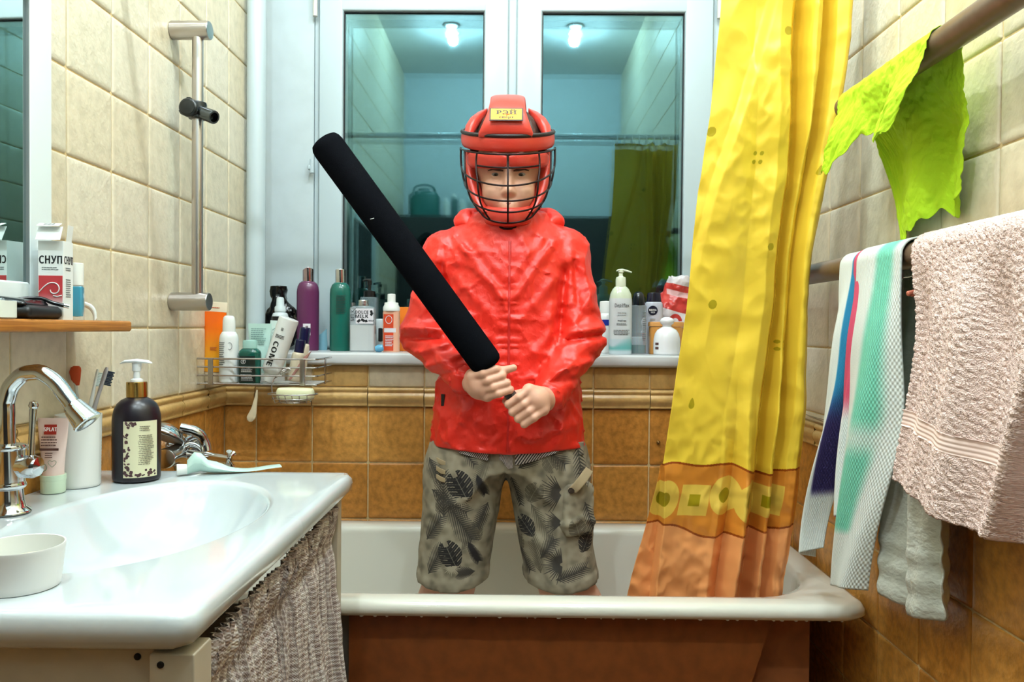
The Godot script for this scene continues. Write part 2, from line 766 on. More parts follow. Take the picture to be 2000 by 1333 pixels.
func room() -> void:
	var beige := [mottled("tile_beige", Color(0.865, 0.825, 0.725), 0.09, 0.30, 5.0, 0.25), mottled("tile_beige_warm", Color(0.87, 0.82, 0.71), 0.10, 0.32, 5.0, 0.25), mottled("tile_beige_pale", Color(0.88, 0.84, 0.75), 0.08, 0.28, 5.0, 0.25)]
	var ochre := [mottled("tile_ochre", Color(0.86, 0.60, 0.28), 0.24, 0.32, 7.0, 0.3), mottled("tile_ochre_deep", Color(0.83, 0.56, 0.245), 0.26, 0.34, 7.0, 0.3), mottled("tile_ochre_light", Color(0.88, 0.63, 0.31), 0.22, 0.30, 7.0, 0.3)]
	var band := mottled("tile_moulding", Color(0.84, 0.68, 0.42), 0.14, 0.3, 6.0, 0.2)
	var grout := mottled("grout", Color(0.90, 0.80, 0.60), 0.15, 0.9, 9.0)
	var plaster := mottled("plaster", Color(0.72, 0.77, 0.785), 0.04, 0.6, 2.0)
	var white := mottled("ceiling_paint", Color(0.9, 0.92, 0.92), 0.03, 0.7, 2.0)
	var floor_ := slab("floor", Vector3(XL - 0.1, -0.1, -2.6), Vector3(XR + 0.1, 0.0, ZR + 0.1), mottled("floor_tile", Color(0.45, 0.30, 0.16), 0.2, 0.4))
	floor_.set_meta("kind", "structure")
	slab("ceiling", Vector3(XL - 0.1, HC, -2.6), Vector3(XR + 0.1, HC + 0.1, ZR + 0.1), white)
	# left wall
	var wl := slab("wall_left", Vector3(XL - 0.12, -0.05, -2.6), Vector3(XL - 0.002, HC + 0.02, ZR + 0.1), grout)
	var near_l := func(p: Vector3) -> bool: return p.z < -1.18 and p.y < 2.25 and p.y > 0.72
	var fl := Transform3D(Basis(Vector3(0, 0, -1), Vector3.UP, Vector3(1, 0, 0)), Vector3(XL - 0.006, 0, 0))
	lay(wl, fl, steps(-ZR, -ZU, 1.395), steps(0.964, HC, 1.124), beige, "tile", near_l)
	lay(wl, fl, steps(-ZR, -ZB, 1.395), steps(0.0, 0.912, 0.7545), ochre, "tile", near_l)
	moulding(wl, Transform3D(fl.basis, Vector3(XL - 0.004, 0.912, 0)), steps(0.0, -ZB, 1.395), band)
	# wall behind the tub, up to the ledge
	var wb := slab("wall_back", Vector3(XL - 0.1, -0.05, ZB - 0.4), Vector3(XR + 0.1, SILL - 0.034, ZB - 0.002), grout)
	var fb := Transform3D(Basis(), Vector3(0, 0, ZB - 0.006))
	var us := steps(XL, XR, -0.567)
	lay(wb, fb, us, [0.290, 0.445, 0.600, 0.7555, 0.912], ochre)
	lay(wb, fb, us, [0.964, SILL - 0.034], [band, beige[1]])
	moulding(wb, Transform3D(Basis(), Vector3(0, 0.912, ZB - 0.004)), us, band)
	# plastered wall with the window's opening
	var wu := site("wall_window")
	slab("wall_pier", Vector3(XL - 0.1, SILL - 0.05, -2.62), Vector3(-0.638, HC + 0.02, ZU), plaster, wu)
	slab("wall_pier", Vector3(0.615, SILL - 0.05, -2.62), Vector3(XR + 0.1, HC + 0.02, ZU), plaster, wu)
	slab("wall_head", Vector3(-0.638, 2.215, -2.62), Vector3(0.615, HC + 0.02, ZU), plaster, wu)
	# right wall
	var wr := slab("wall_right", Vector3(XR + 0.002, -0.05, -2.6), Vector3(XR + 0.12, HC + 0.02, ZR + 0.1), grout)
	var fr := Transform3D(Basis(Vector3(0, 0, 1), Vector3.UP, Vector3(-1, 0, 0)), Vector3(XR + 0.006, 0, 0))
	var near_r := func(p: Vector3) -> bool: return p.z < -0.86 and p.y < 1.95 and p.y > 0.35
	lay(wr, fr, steps(ZU, ZR, -1.460), steps(0.914, HC, 1.0925), beige, "tile", near_r)
	lay(wr, fr, steps(ZB, ZR, -1.510), steps(0.0, 0.862, 0.702), ochre, "tile", near_r)
	moulding(wr, Transform3D(fr.basis, Vector3(XR + 0.004, 0.862, 0)), steps(ZB, -0.62, -1.510), band)
	# ledge below the window
	var m := M.new()
	rbox(m, Vector3(XR - XL, 0.033, 0.31), Transform3D(Basis(), Vector3((XL + XR) / 2.0, SILL - 0.0165, -2.272)), 0.006)
	struct("window_sill", m, mat("sill_white", Color(0.79, 0.80, 0.80), 0.25))
	# pipe in the corner
	m = M.new()
	var pp := at(495, 400, 2.30)
	tube(m, [Vector3(-0.776, SILL, -2.30), Vector3(-0.776, HC, -2.30)], 0.0275, 28)
	solo("riser_pipe", m, mat("pipe_white", Color(0.715, 0.77, 0.785), 0.22), "thick white painted vertical pipe in the corner left of the window", "pipe")
	# wall behind the photographer, with a dark doorway
	slab("wall_rear", Vector3(XL - 0.1, -0.05, ZR), Vector3(XR + 0.1, HC + 0.02, ZR + 0.12), plaster)

# ---------------------------------------------------------------- window
func bar(m: M, lo: Vector3, hi: Vector3, bevel := 0.004) -> void:
	rbox(m, hi - lo, Transform3D(Basis(), (lo + hi) / 2.0), bevel)

func window() -> void:
	var w := site("window_1")
	var pvc := mat("pvc", Color(0.675, 0.735, 0.755), 0.28)
	var rubber := mat("gasket", Color(0.05, 0.06, 0.07), 0.6)
	var zf := ZU + 0.012
	# outer frame
	for b in [[Vector3(-0.638, SILL, -2.50), Vector3(-0.585, 2.215, zf - 0.014)], [Vector3(0.555, SILL, -2.50), Vector3(0.615, 2.215, zf - 0.014)], [Vector3(-0.585, 2.165, -2.50), Vector3(0.555, 2.215, zf - 0.014)], [Vector3(-0.585, SILL, -2.50), Vector3(0.555, SILL + 0.02, zf - 0.014)], [Vector3(-0.052, SILL + 0.02, -2.50), Vector3(0.004, 2.165, zf - 0.016)]]:
		var m := M.new()
		bar(m, b[0], b[1])
		obj("window_frame", m, pvc, w)
	var sashes := [[-0.622, -0.037, -0.546, -0.113], [-0.013, 0.592, 0.066, 0.503]]
	for s in sashes:
		var top := 2.185
		var low := SILL + 0.006
		var gt := 2.103
		var gl := 1.108
		var m := M.new()
		bar(m, Vector3(s[0], low, -2.485), Vector3(s[2], top, zf), 0.006)
		bar(m, Vector3(s[3], low, -2.485), Vector3(s[1], top, zf), 0.006)
		bar(m, Vector3(s[2] - 0.01, gt, -2.485), Vector3(s[3] + 0.01, top, zf - 0.0006), 0.006)
		bar(m, Vector3(s[2] - 0.01, low, -2.485), Vector3(s[3] + 0.01, gl, zf - 0.0006), 0.006)
		var sash := obj("sash", m, pvc, w)
		m = M.new()
		var zg := zf - 0.009
		for g in [[s[2] - 0.004, s[2] + 0.003, gl, gt], [s[3] - 0.003, s[3] + 0.004, gl, gt]]:
			bar(m, Vector3(g[0], g[2], zg - 0.01), Vector3(g[1], g[3], zg), 0.001)
		for g in [gl - 0.004, gt - 0.003]:
			bar(m, Vector3(s[2], g, zg - 0.01), Vector3(s[3], g + 0.007, zg), 0.001)
		obj("gasket", m, rubber, sash)
		for k in 2:
			m = M.new()
			var z := zf - 0.016 - k * 0.055
			bar(m, Vector3(s[2] - 0.006, gl - 0.006, z - 0.004), Vector3(s[3] + 0.006, gt + 0.006, z), 0.0005)
			obj("pane", m, night_glass(k), sash)
	# hinge covers at the upper outer corners and a catch on the left frame
	for x in [-0.631, 0.606]:
		var m := M.new()
		tube(m, [Vector3(x, 2.082, zf + 0.006), Vector3(x, 2.176, zf + 0.006)], 0.0075, 14)
		obj("hinge", m, mat("hinge_grey", Color(0.75, 0.75, 0.72), 0.3), w)
	var m2 := M.new()
	var c := at(610, 325, 2.40)
	bar(m2, c + Vector3(-0.006, -0.022, -0.004), c + Vector3(0.006, 0.022, 0.008), 0.002)
	bar(m2, c + Vector3(-0.012, -0.012, -0.004), c + Vector3(-0.004, 0.002, 0.012), 0.002)
	obj("catch", m2, pvc, w)

func night_glass(k: int) -> Material:
	var key := "night_glass%d" % k
	if not mats.has(key):
		var s := ORMMaterial3D.new()
		s.resource_name = key
		s.albedo_color = Color(0.52, 0.71, 0.74, 0.17)
		s.transparency = BaseMaterial3D.TRANSPARENCY_ALPHA
		var img := Image.create(4, 4, false, Image.FORMAT_RGB8)
		img.fill(Color(1.0, 0.02, 1.0))
		s.orm_texture = ImageTexture.create_from_image(img)
		mats[key] = s
	return mats[key]

# ---------------------------------------------------------------- bathtub
# a rounded rectangle, points only on its corner arcs
func rrect(x0: float, x1: float, z0: float, z1: float, r: float, y: float, per := 10) -> PackedVector3Array:
	var out := PackedVector3Array()
	r = minf(r, minf((x1 - x0) / 2.0, (z1 - z0) / 2.0) * 0.98)
	for k in 4:
		var cx := x1 - r if k == 0 or k == 3 else x0 + r
		var cz := z1 - r if k < 2 else z0 + r
		for q in per + 1:
			var t := (k + float(q) / per) * PI / 2.0
			out.append(Vector3(cx + r * cos(t), y, cz + r * sin(t)))
	return out

func tub() -> void:
	var x0 := XL + 0.006
	var x1 := 0.688
	var z0 := -2.140
	var z1 := -1.497
	var t := thing("bathtub", "white enamel bathtub with a thick rolled rim that the boy stands in", "bathtub", Vector3((x0 + x1) / 2.0, 0.0, (z0 + z1) / 2.0))
	var rings := []
	for s in [[0.26, 0.196, 0.06], [0.17, 0.200, 0.12], [0.10, 0.26, 0.15], [0.075, 0.42, 0.16], [0.062, 0.552, 0.17], [0.020, 0.566, 0.06], [0.006, 0.570, 0.05], [0.0, 0.578, 0.045], [0.001, 0.588, 0.045], [0.006, 0.596, 0.045], [0.016, 0.600, 0.05], [0.040, 0.6005, 0.10], [0.054, 0.598, 0.16], [0.062, 0.591, 0.18], [0.067, 0.578, 0.185], [0.076, 0.50, 0.18], [0.092, 0.36, 0.175], [0.110, 0.265, 0.165], [0.135, 0.232, 0.15], [0.18, 0.221, 0.12], [0.27, 0.218, 0.05]]:
		rings.append(rrect(x0 + s[0], x1 - s[0], z0 + s[0], z1 - s[0], s[2], s[1], 12))
	var m := M.new()
	loft(m, rings, true, true, 0.0)
	var enamel := mat("enamel", Color(0.875, 0.87, 0.82), 0.10)
	enamel.clearcoat_enabled = true
	enamel.clearcoat = 0.5
	enamel.clearcoat_roughness = 0.05
	obj("basin", m, enamel, t)
	# feet
	for sx in [x0 + 0.25, x1 - 0.25]:
		for sz in [z0 + 0.17, z1 - 0.17]:
			m = M.new()
			tube(m, [Vector3(sx, 0.001, sz), Vector3(sx, 0.06, sz), Vector3(sx, 0.225, sz)], [0.03, 0.02, 0.035], 14)
			obj("foot", m, mat("foot_iron", Color(0.25, 0.25, 0.25), 0.5, 0.6), t)
	# beads of sealant under the front of the rim
	m = M.new()
	var r := RandomNumberGenerator.new()
	r.seed = 4
	var x := -0.30
	while x < 0.66:
		var w := r.randf_range(0.003, 0.010)
		lathe(m, [[0.0, 0.003], [w * 0.4, 0.001], [w * 0.45, -0.001], [0.0, -0.0032]], Transform3D(Basis(), Vector3(x, 0.569, z1 - 0.010)), 8)
		x += w + r.randf_range(0.004, 0.05)
	var bead := obj("sealant_beads", m, enamel, t)
	bead.set_meta("kind", "stuff")
	# brown panel in front of the tub
	var brown := mottled("panel_brown", Color(0.52, 0.275, 0.115), 0.16, 0.45, 4.0)
	var p := thing("bathtub_apron", "dark brown boards closing the front of the white bathtub below its rim", "bath apron", Vector3(0.1, 0.0, -1.54))
	m = M.new()
	var i0 := 0
	var q := [Vector2(-0.33, 0.0), Vector2(0.335, 0.0), Vector2(0.505, 0.562), Vector2(-0.33, 0.562)]
	prism(m, q, -1.556, -1.532)
	obj("board", m, brown, p)
	m = M.new()
	prism(m, [Vector2(0.20, 0.0), Vector2(0.592, 0.0), Vector2(0.592, 0.562), Vector2(0.20, 0.562)], -1.580, -1.566)
	obj("side_board", m, mottled("panel_brown_light", Color(0.56, 0.32, 0.17), 0.14, 0.5, 4.0), p)

# a flat outline (x, y) with thickness from z0 to z1
func prism(m: M, outline: Array, z0: float, z1: float) -> void:
	var i0 := m.idx.size()
	var pts := PackedVector2Array(outline)
	var tr := Geometry2D.triangulate_polygon(pts)
	var n := pts.size()
	for z in [z0, z1]:
		var base := m.v.size()
		for q in pts:
			m.vert(Vector3(q.x, q.y, z), q)
		for k in range(0, tr.size(), 3):
			if z == z0:
				m.tri(base + tr[k], base + tr[k + 1], base + tr[k + 2])
			else:
				m.tri(base + tr[k], base + tr[k + 2], base + tr[k + 1])
	# outline walls take the direction that the caps have
	var area := 0.0
	var ta := 0.0
	for k in n:
		area += pts[k].cross(pts[(k + 1) % n])
	for k in range(0, tr.size(), 3):
		ta += (pts[tr[k + 1]] - pts[tr[k]]).cross(pts[tr[k + 2]] - pts[tr[k]])
	for k in n:
		var a := pts[k]
		var b := pts[(k + 1) % n]
		var base := m.v.size()
		for c in [Vector3(a.x, a.y, z0), Vector3(b.x, b.y, z0), Vector3(b.x, b.y, z1), Vector3(a.x, a.y, z1)]:
			m.vert(c)
		if area * ta > 0.0:
			m.quad(base + 1, base, base + 3, base + 2)
		else:
			m.quad(base, base + 1, base + 2, base + 3)
	m.fix(i0)

# ---------------------------------------------------------------- shower curtain
func table(t: Array, x: float) -> float:
	if x <= t[0][0]:
		return t[0][1]
	for k in range(1, t.size()):
		if x <= t[k][0]:
			var w: float = (x - t[k - 1][0]) / (t[k][0] - t[k - 1][0])
			return lerpf(t[k - 1][1], t[k][1], w)
	return t[-1][1]

func smooth_table(t: Array, x: float) -> float:
	var h := 0.03
	return (table(t, x - h) + 2.0 * table(t, x) + table(t, x + h)) / 4.0

const CURTAIN_TOP := 1.912
const CURTAIN_LOW := 0.33
# left and right hem by height (m)
const CURTAIN_LEFT := [[0.33, 0.215], [0.58, 0.248], [0.70, 0.279], [0.83, 0.304], [1.005, 0.325], [1.17, 0.347], [1.38, 0.360], [1.59, 0.385], [1.80, 0.398], [1.93, 0.40]]
const CURTAIN_RIGHT := [[0.33, 0.560], [0.58, 0.573], [0.75, 0.590], [0.96, 0.604], [1.21, 0.597], [1.29, 0.599], [1.48, 0.627], [1.69, 0.656], [1.80, 0.660], [1.93, 0.665]]

func crease(d: float, w: float) -> float:
	return maxf(0.0, 1.0 - absf(d) / w)

func curtain_at(u: float, v: float) -> Vector3:
	var y := lerpf(CURTAIN_TOP, CURTAIN_LOW, v)
	var z := table([[0.33, 1.665], [0.60, 1.655], [0.80, 1.635], [1.3, 1.60], [1.93, 1.555]], y)
	var lx := smooth_table(CURTAIN_LEFT, y)
	var rx := smooth_table(CURTAIN_RIGHT, y)
	var x := lerpf(lx, rx, u)
	var d := 0.0
	# broad front panel, its left edge running down to the left hem
	var c1 := table([[0.5, 0.30], [0.75, 0.36], [0.9, 0.25], [1.25, 0.04], [1.42, 0.12], [1.80, 0.40], [1.93, 0.46]], y)
	var c2 := table([[0.33, 0.76], [0.58, 0.75], [0.85, 0.72], [0.95, 0.70], [1.2, 0.77], [1.45, 0.73], [1.69, 0.60], [1.93, 0.58]], y)
	var c3 := table([[0.33, 0.88], [0.6, 0.86], [0.85, 0.83], [1.2, 0.86], [1.45, 0.83], [1.75, 0.79], [1.93, 0.78]], y)
	var c4 := table([[0.33, 0.60], [0.6, 0.55], [0.85, 0.50], [1.0, 0.46], [1.3, 0.42], [1.93, 0.30]], y)
	var low := clampf((1.05 - y) / 0.35, 0.0, 1.0)
	var top := clampf((y - 1.15) / 0.4, 0.0, 1.0)
	d += 0.020 * smoothstep(c1 - 0.05, c1 + 0.03, u) * top
	var c0 := table([[0.33, 0.20], [0.58, 0.155], [0.72, 0.09], [0.84, 0.01], [0.95, -0.1]], y)
	d -= 0.045 * (1.0 - smoothstep(c0 - 0.012, c0 + 0.006, u)) * low
	d -= 0.044 * crease(u - c2, 0.075)
	d -= 0.040 * crease(u - c3, 0.06)
	d += 0.014 * crease(u - (c2 + c3) * 0.5, 0.06)
	d += 0.018 * crease(u - (c2 - 0.16), 0.16)
	d -= 0.036 * crease(u - c4, 0.075) * low
	d += 0.016 * crease(u - (c4 + 0.075), 0.06) * low
	d -= 0.016 * crease(u - (c4 + 0.14), 0.045) * low
	d += 0.012 * sin(u * 31.0 + y * 2.0) * low * smoothstep(0.5, 0.62, u)
	d += 0.010 * crease(u - 0.93, 0.08) - 0.02 * smoothstep(0.95, 1.0, u)
	d += 0.006 * sin(u * 9.0 + y * 4.0)
	# crumples of a plastic sheet
	var q := Vector3(u * 3.2, y * 3.0, 0.3)
	var tilt := noise.get_noise_2d(x * 3.0, y * 2.0)
	var n1 := noise.get_noise_3d(x * 7.0 + y * 2.0, y * 6.0 - x * 2.0, 4.0)
	var n2 := noise.get_noise_3d(x * 17.0 - y * 6.0, y * 13.0 + x * 7.0, 9.0)
	d += 0.009 * (0.3 - absf(n1)) + 0.0042 * (0.3 - absf(n2)) * (0.25 + 0.75 * smoothstep(-0.1, 0.35, tilt) + 1.2 * low)
	return Vector3(x, y, -z + d)

func wave(x: float) -> float:
	return 0.010 * sin(x * 17.0) + 0.006 * sin(x * 41.0 + 1.0)

func curtain_print() -> ImageTexture:
	var w := 768
	var h := 1600
	var img := Image.create(w, h, false, Image.FORMAT_RGB8)
	img.fill(Color(0.99, 0.84, 0.26))
	var peach := Color(0.975, 0.66, 0.40)
	var band := Color(0.90, 0.57, 0.20)
	var brown := Color(0.62, 0.28, 0.05)
	var olive := Color(0.66, 0.58, 0.06)
	var pale := Color(0.95, 0.80, 0.34)
	# motifs in the yellow field: [kind, u, y, radius in m]
	var marks := [[0, 0.20, 1.183, 0.0095], [2, 0.145, 0.978, 0.0115], [0, 0.03, 1.53, 0.010], [1, 0.41, 1.477, 0.012], [0, 0.62, 1.30, 0.008], [2, 0.9, 1.45, 0.010], [1, 0.8, 1.10, 0.011], [0, 0.5, 1.72, 0.009]]
	for py in h:
		var y := lerpf(CURTAIN_TOP, CURTAIN_LOW, float(py) / h)
		var wide := table(CURTAIN_RIGHT, y) - table(CURTAIN_LEFT, y)
		if y > 0.92:
			continue
		for px in w:
			var u := float(px) / w
			var x := u * 0.34
			var l1 := 0.842 + wave(x)
			var l2 := 0.708 + wave(x + 0.11)
			if absf(y - l1) < 0.0022 or absf(y - l2) < 0.0022:
				img.set_pixel(px, py, brown)
			elif y < l2:
				img.set_pixel(px, py, peach)
			elif y < l1:
				img.set_pixel(px, py, band)
	for s in [[0.06, 0.772, 0], [0.27, 0.772, 1], [0.47, 0.785, 0], [0.64, 0.775, 0], [0.80, 0.770, 1]]:
		for dy in range(-48, 49):
			for dx in range(-110, 111):
				var my := dy / 1000.0
				var mx := dx / 768.0 * 0.34
				var px: int = roundi(s[0] * w) + dx
				var py := roundi((CURTAIN_TOP - s[1]) / (CURTAIN_TOP - CURTAIN_LOW) * h) + dy
				if px < 0 or px >= w or py >= h:
					continue
				var e := maxf(absf(mx), absf(my)) if s[2] == 1 else Vector2(mx, my * 0.8).length()
				if e < 0.013:
					img.set_pixel(px, py, olive)
				elif e < 0.034:
					img.set_pixel(px, py, pale)
	for k in marks:
		var rad: float = k[3]
		var n := 40
		for dy in range(-n, n + 1):
			for dx in range(-n * 2, n * 2 + 1):
				var my := dy / 1000.0
				var mx := dx / 768.0 * 0.29
				var inside := false
				if k[0] == 0:
					inside = Vector2(mx, my).length() < rad
				elif k[0] == 1:
					inside = Vector2(absf(mx) - rad * 0.62, absf(my) - rad * 0.7).length() < rad * 0.36
				else:
					var t := clampf((my + rad) / (2.4 * rad), 0.0, 1.0)
					inside = my > -rad * 1.3 and my < rad and absf(mx) < rad * 0.75 * sqrt(maxf(0.0, 1.0 - pow(my / rad, 2.0))) * (0.35 + 0.65 * t)
				if inside:
					var px: int = clampi(roundi(k[1] * w) + dx, 0, w - 1)
					var py: int = clampi(roundi((CURTAIN_TOP - k[2]) / (CURTAIN_TOP - CURTAIN_LOW) * h) + dy, 0, h - 1)
					img.set_pixel(px, py, img.get_pixel(px, py).lerp(olive, 0.75))
	return ImageTexture.create_from_image(img)

func curtain() -> void:
	var rod := thing("curtain_rod", "straight chrome curtain rod across the bathtub carrying the yellow shower curtain", "curtain rod", Vector3(0.05, 1.94, -1.553))
	var m := M.new()
	var chrome := mat("chrome", Color(0.82, 0.83, 0.84), 0.09, 1.0)
	tube(m, [Vector3(XL, 1.940, -1.553), Vector3(XR, 1.940, -1.553)], 0.0125, 20)
	obj("rod", m, chrome, rod)
	for x in [XL, XR]:
		m = M.new()
		lathe(m, [[0.0, 0.0], [0.028, 0.001], [0.026, 0.012], [0.018, 0.016], [0.018, 0.03]], Transform3D(Basis(Vector3.BACK, -PI / 2.0 if x < 0 else PI / 2.0), Vector3(x, 1.940, -1.553)), 20)
		obj("wall_flange", m, chrome, rod)
	var t := thing("shower_curtain", "yellow plastic shower curtain with an orange patterned lower border, drawn aside into the bathtub", "shower curtain", Vector3(0.45, CURTAIN_LOW, -1.6))
	m = M.new()
	sheet(m, curtain_at, 180, 300, 0.0012)
	var s := mat("curtain_plastic", Color(1, 1, 1), 0.38)
	s.albedo_texture = curtain_print()
	s.backlight_enabled = true
	s.backlight = Color(0.5, 0.5, 0.5)
	obj("cloth", m, s, t)
	for k in 9:
		m = M.new()
		var u := 0.03 + k * 0.117
		var p := curtain_at(u, 0.005)
		var c := Vector3(p.x, 1.935, -1.553)
		var loop := []
		for q in 20:
			var w := TAU * q / 20.0
			loop.append(c + Vector3(0.0015 * q / 20.0, cos(w) * 0.019 - 0.009, sin(w) * 0.017))
		tube(m, loop, 0.0016, 8, true)
		obj("curtain_ring", m, mat("ring_white", Color(0.9, 0.9, 0.88), 0.3), t)

# ---------------------------------------------------------------- washbasin
const DECK := 0.85
const BOWL := Vector2(-0.556, -1.14)
const BASIN := [-0.809, -0.314, -1.506, -0.752]   # x0, x1, z0, z1

func basin_ring(inset: float, y: float, n := 144) -> PackedVector3Array:
	var out := PackedVector3Array()
	var x0: float = BASIN[0] + minf(inset, 0.004)
	var x1: float = BASIN[1] - inset
	var z0: float = BASIN[2] + inset
	var z1: float = BASIN[3] - inset
	var r := maxf(0.014 - inset * 0.3, 0.006)
	for q in n:
		var t := TAU * q / n
		var d := Vector2(cos(t), sin(t))
		# march outwards to the edge of the rounded rectangle
		var lo := 0.0
		var hi := 1.0
		var c := Vector2((x0 + x1) / 2.0, (z0 + z1) / 2.0)
		var half := Vector2((x1 - x0) / 2.0 - r, (z1 - z0) / 2.0 - r)
		for it in 24:
			var mid := (lo + hi) / 2.0
			var p := BOWL + d * mid - c
			p = p.abs() - half
			var sd := Vector2(maxf(p.x, 0), maxf(p.y, 0)).length() + minf(maxf(p.x, p.y), 0.0) - r
			if sd < 0.0:
				lo = mid
			else:
				hi = mid
		out.append(Vector3(BOWL.x + d.x * lo, y, BOWL.y + d.y * lo))
	return out

func bowl_ring(k: float, y: float, n := 144) -> PackedVector3Array:
	var out := PackedVector3Array()
	for q in n:
		var t := TAU * q / n
		var c := cos(t)
		var s := sin(t)
		var a := 0.170 if c > 0.0 else 0.150
		var l := 1.0 / sqrt(pow(c / a, 2.0) + pow(s / 0.262, 2.0))
		out.append(Vector3(BOWL.x + c * l * k, y, BOWL.y + s * l * k))
	return out

func vanity() -> void:
	var ceramic := mat("ceramic", Color(0.805, 0.84, 0.85), 0.08)
	ceramic.clearcoat_enabled = true
	ceramic.clearcoat = 0.5
	ceramic.clearcoat_roughness = 0.04
	var chrome := mat("chrome")
	var t := thing("washbasin", "white glossy ceramic washbasin with a wide deck and an oval bowl, on the left wall", "washbasin", Vector3(-0.56, 0.80, -1.13))
	var m := M.new()
	loft(m, [bowl_ring(0.3, 0.690), bowl_ring(0.75, 0.705), bowl_ring(1.02, 0.77), basin_ring(0.024, 0.803), basin_ring(0.010, 0.811), basin_ring(0.002, 0.820), basin_ring(0.0, 0.832), basin_ring(0.0015, 0.8415), basin_ring(0.006, 0.8475), basin_ring(0.014, 0.850), basin_ring(0.03, 0.8496), bowl_ring(1.06, 0.8488), bowl_ring(1.025, 0.8465), bowl_ring(1.0, 0.841), bowl_ring(0.97, 0.829), bowl_ring(0.90, 0.802), bowl_ring(0.76, 0.765), bowl_ring(0.55, 0.738), bowl_ring(0.30, 0.726), bowl_ring(0.10, 0.722)], true, true, 0.0)
	obj("basin", m, ceramic, t)
	m = M.new()
	lathe(m, [[0.001, 0.003], [0.016, 0.003], [0.022, 0.0045], [0.024, 0.003], [0.024, -0.004], [0.001, -0.004]], Transform3D(Basis(), Vector3(BOWL.x, 0.7225, BOWL.y)), 28)
	obj("drain", m, chrome, t)
	# cabinet
	var painted := mottled("cabinet_paint", Color(0.78, 0.74, 0.66), 0.06, 0.5, 3.0)
	var c := thing("vanity_cabinet", "pale painted open cabinet frame with corner posts carrying the washbasin", "cabinet", Vector3(-0.56, 0.0, -1.13))
	for q in [[-0.366, -0.320, -0.815, -0.770], [-0.366, -0.337, -1.494, -1.466]]:
		m = M.new()
		bar(m, Vector3(q[0], 0.0, q[2]), Vector3(q[1], 0.802, q[3]), 0.002)
		obj("post", m, painted, c)
	m = M.new()
	bar(m, Vector3(-0.806, 0.03, -0.800), Vector3(-0.366, 0.802, -0.783), 0.002)
	var fp := obj("side_panel", m, painted, c)
	m = M.new()
	bar(m, Vector3(-0.806, 0.03, -1.493), Vector3(-0.366, 0.60, -1.478), 0.002)
	obj("side_panel", m, painted, c)
	m = M.new()
	bar(m, Vector3(-0.392, 0.768, -1.468), Vector3(-0.374, 0.803, -0.815), 0.002)
	obj("rail", m, painted, c)
	m = M.new()
	bar(m, Vector3(-0.806, 0.06, -1.478), Vector3(-0.366, 0.078, -0.800), 0.002)
	obj("shelf", m, painted, c)
	for q in [at(313, 1300, 0.7692), at(268, 1284, 0.782)]:
		m = M.new()
		lathe(m, [[0.0, 0.0015], [0.0028, 0.0012], [0.0036, 0.0], [0.0036, -0.002]], Transform3D(Basis(Vector3.RIGHT, PI / 2.0), q), 14)
		obj("screw_hole", m, mat("hole_dark", Color(0.05, 0.04, 0.03), 0.8), c)
	# gathered cloth skirt
	m = M.new()
	sheet(m, skirt_at, 300, 70, 0.0016)
	var s := mat("skirt_cloth", Color(1, 1, 1), 0.9)
	s.albedo_texture = gingham()
	s.uv1_scale = Vector3(42, 22, 1)
	s.normal_enabled = true
	s.normal_texture = weave_bump()
	s.normal_scale = 1.2
	solo("skirt_curtain", m, s, "gathered grey and white gingham cloth hanging below the right edge of the washbasin", "curtain")
	faucet()
	deck_things()

func skirt_at(u: float, v: float) -> Vector3:
	var z := lerpf(-1.456, -0.820, u)
	var y := lerpf(0.792, 0.10, v)
	var g := u * 120.0 + 3.0 * noise.get_noise_2d(u * 4.0, 1.0)
	var bunch := noise.get_noise_2d(u * 5.0, 7.0)
	var fine := sin(g * 2.1 + bunch * 5.0)
	var coarse := sin(u * 46.0 + bunch * 7.0) + 0.5 * sin(u * 23.0 + 2.0)
	var header := smoothstep(0.10, 0.02, v)
	var open := smoothstep(0.05, 0.5, v)
	var x := lerpf(-0.350, -0.334, u) + 0.004 * fine * (1.0 - 0.8 * open) + (0.003 + 0.013 * open) * coarse
	x += 0.006 * header + 0.030 * smoothstep(0.0, 1.0, v) + 0.022 * smoothstep(0.35, 1.0, v) * (1.0 - u) + 0.004 * noise.get_noise_2d(u * 40.0, v * 9.0)
	x += 0.004 * header * sin(g * 4.0 + v * 60.0)
	if v > 0.06 and v < 0.13:
		x -= 0.006 * sin((v - 0.06) / 0.07 * PI)
	z += 0.004 * cos(g * 2.1) * (1.0 - open) + 0.006 * open * cos(u * 46.0)
	return Vector3(x, y, z)

func gingham() -> ImageTexture:
	if not mats.has("gingham"):
		var n := 64
		var img := Image.create(n, n, false, Image.FORMAT_RGB8)
		var a := Color(0.89, 0.86, 0.84)
		var b := Color(0.68, 0.62, 0.60)
		for y in n:
			for x in n:
				var k := 0.5 * float(x % 32 < 16) + 0.5 * float(y % 32 < 16)
				var c := a.lerp(b, k)
				c = c * (0.96 + 0.04 * float((x / 2 + y / 2) % 2))
				c.a = 1.0
				img.set_pixel(x, y, c)
		mats["gingham"] = ImageTexture.create_from_image(img)
	return mats["gingham"]

func weave_bump() -> ImageTexture:
	if not mats.has("weave_bump"):
		var n := 64
		var img := Image.create(n, n, false, Image.FORMAT_RGB8)
		for y in n:
			for x in n:
				var k := 0.5 + 0.25 * sin(x * TAU / 8.0) * sin(y * TAU / 8.0) + 0.25 * sin(y * TAU / 16.0)
				img.set_pixel(x, y, Color(k, k, k))
		img.bump_map_to_normal_map(3.0)
		mats["weave_bump"] = ImageTexture.create_from_image(img)
	return mats["weave_bump"]

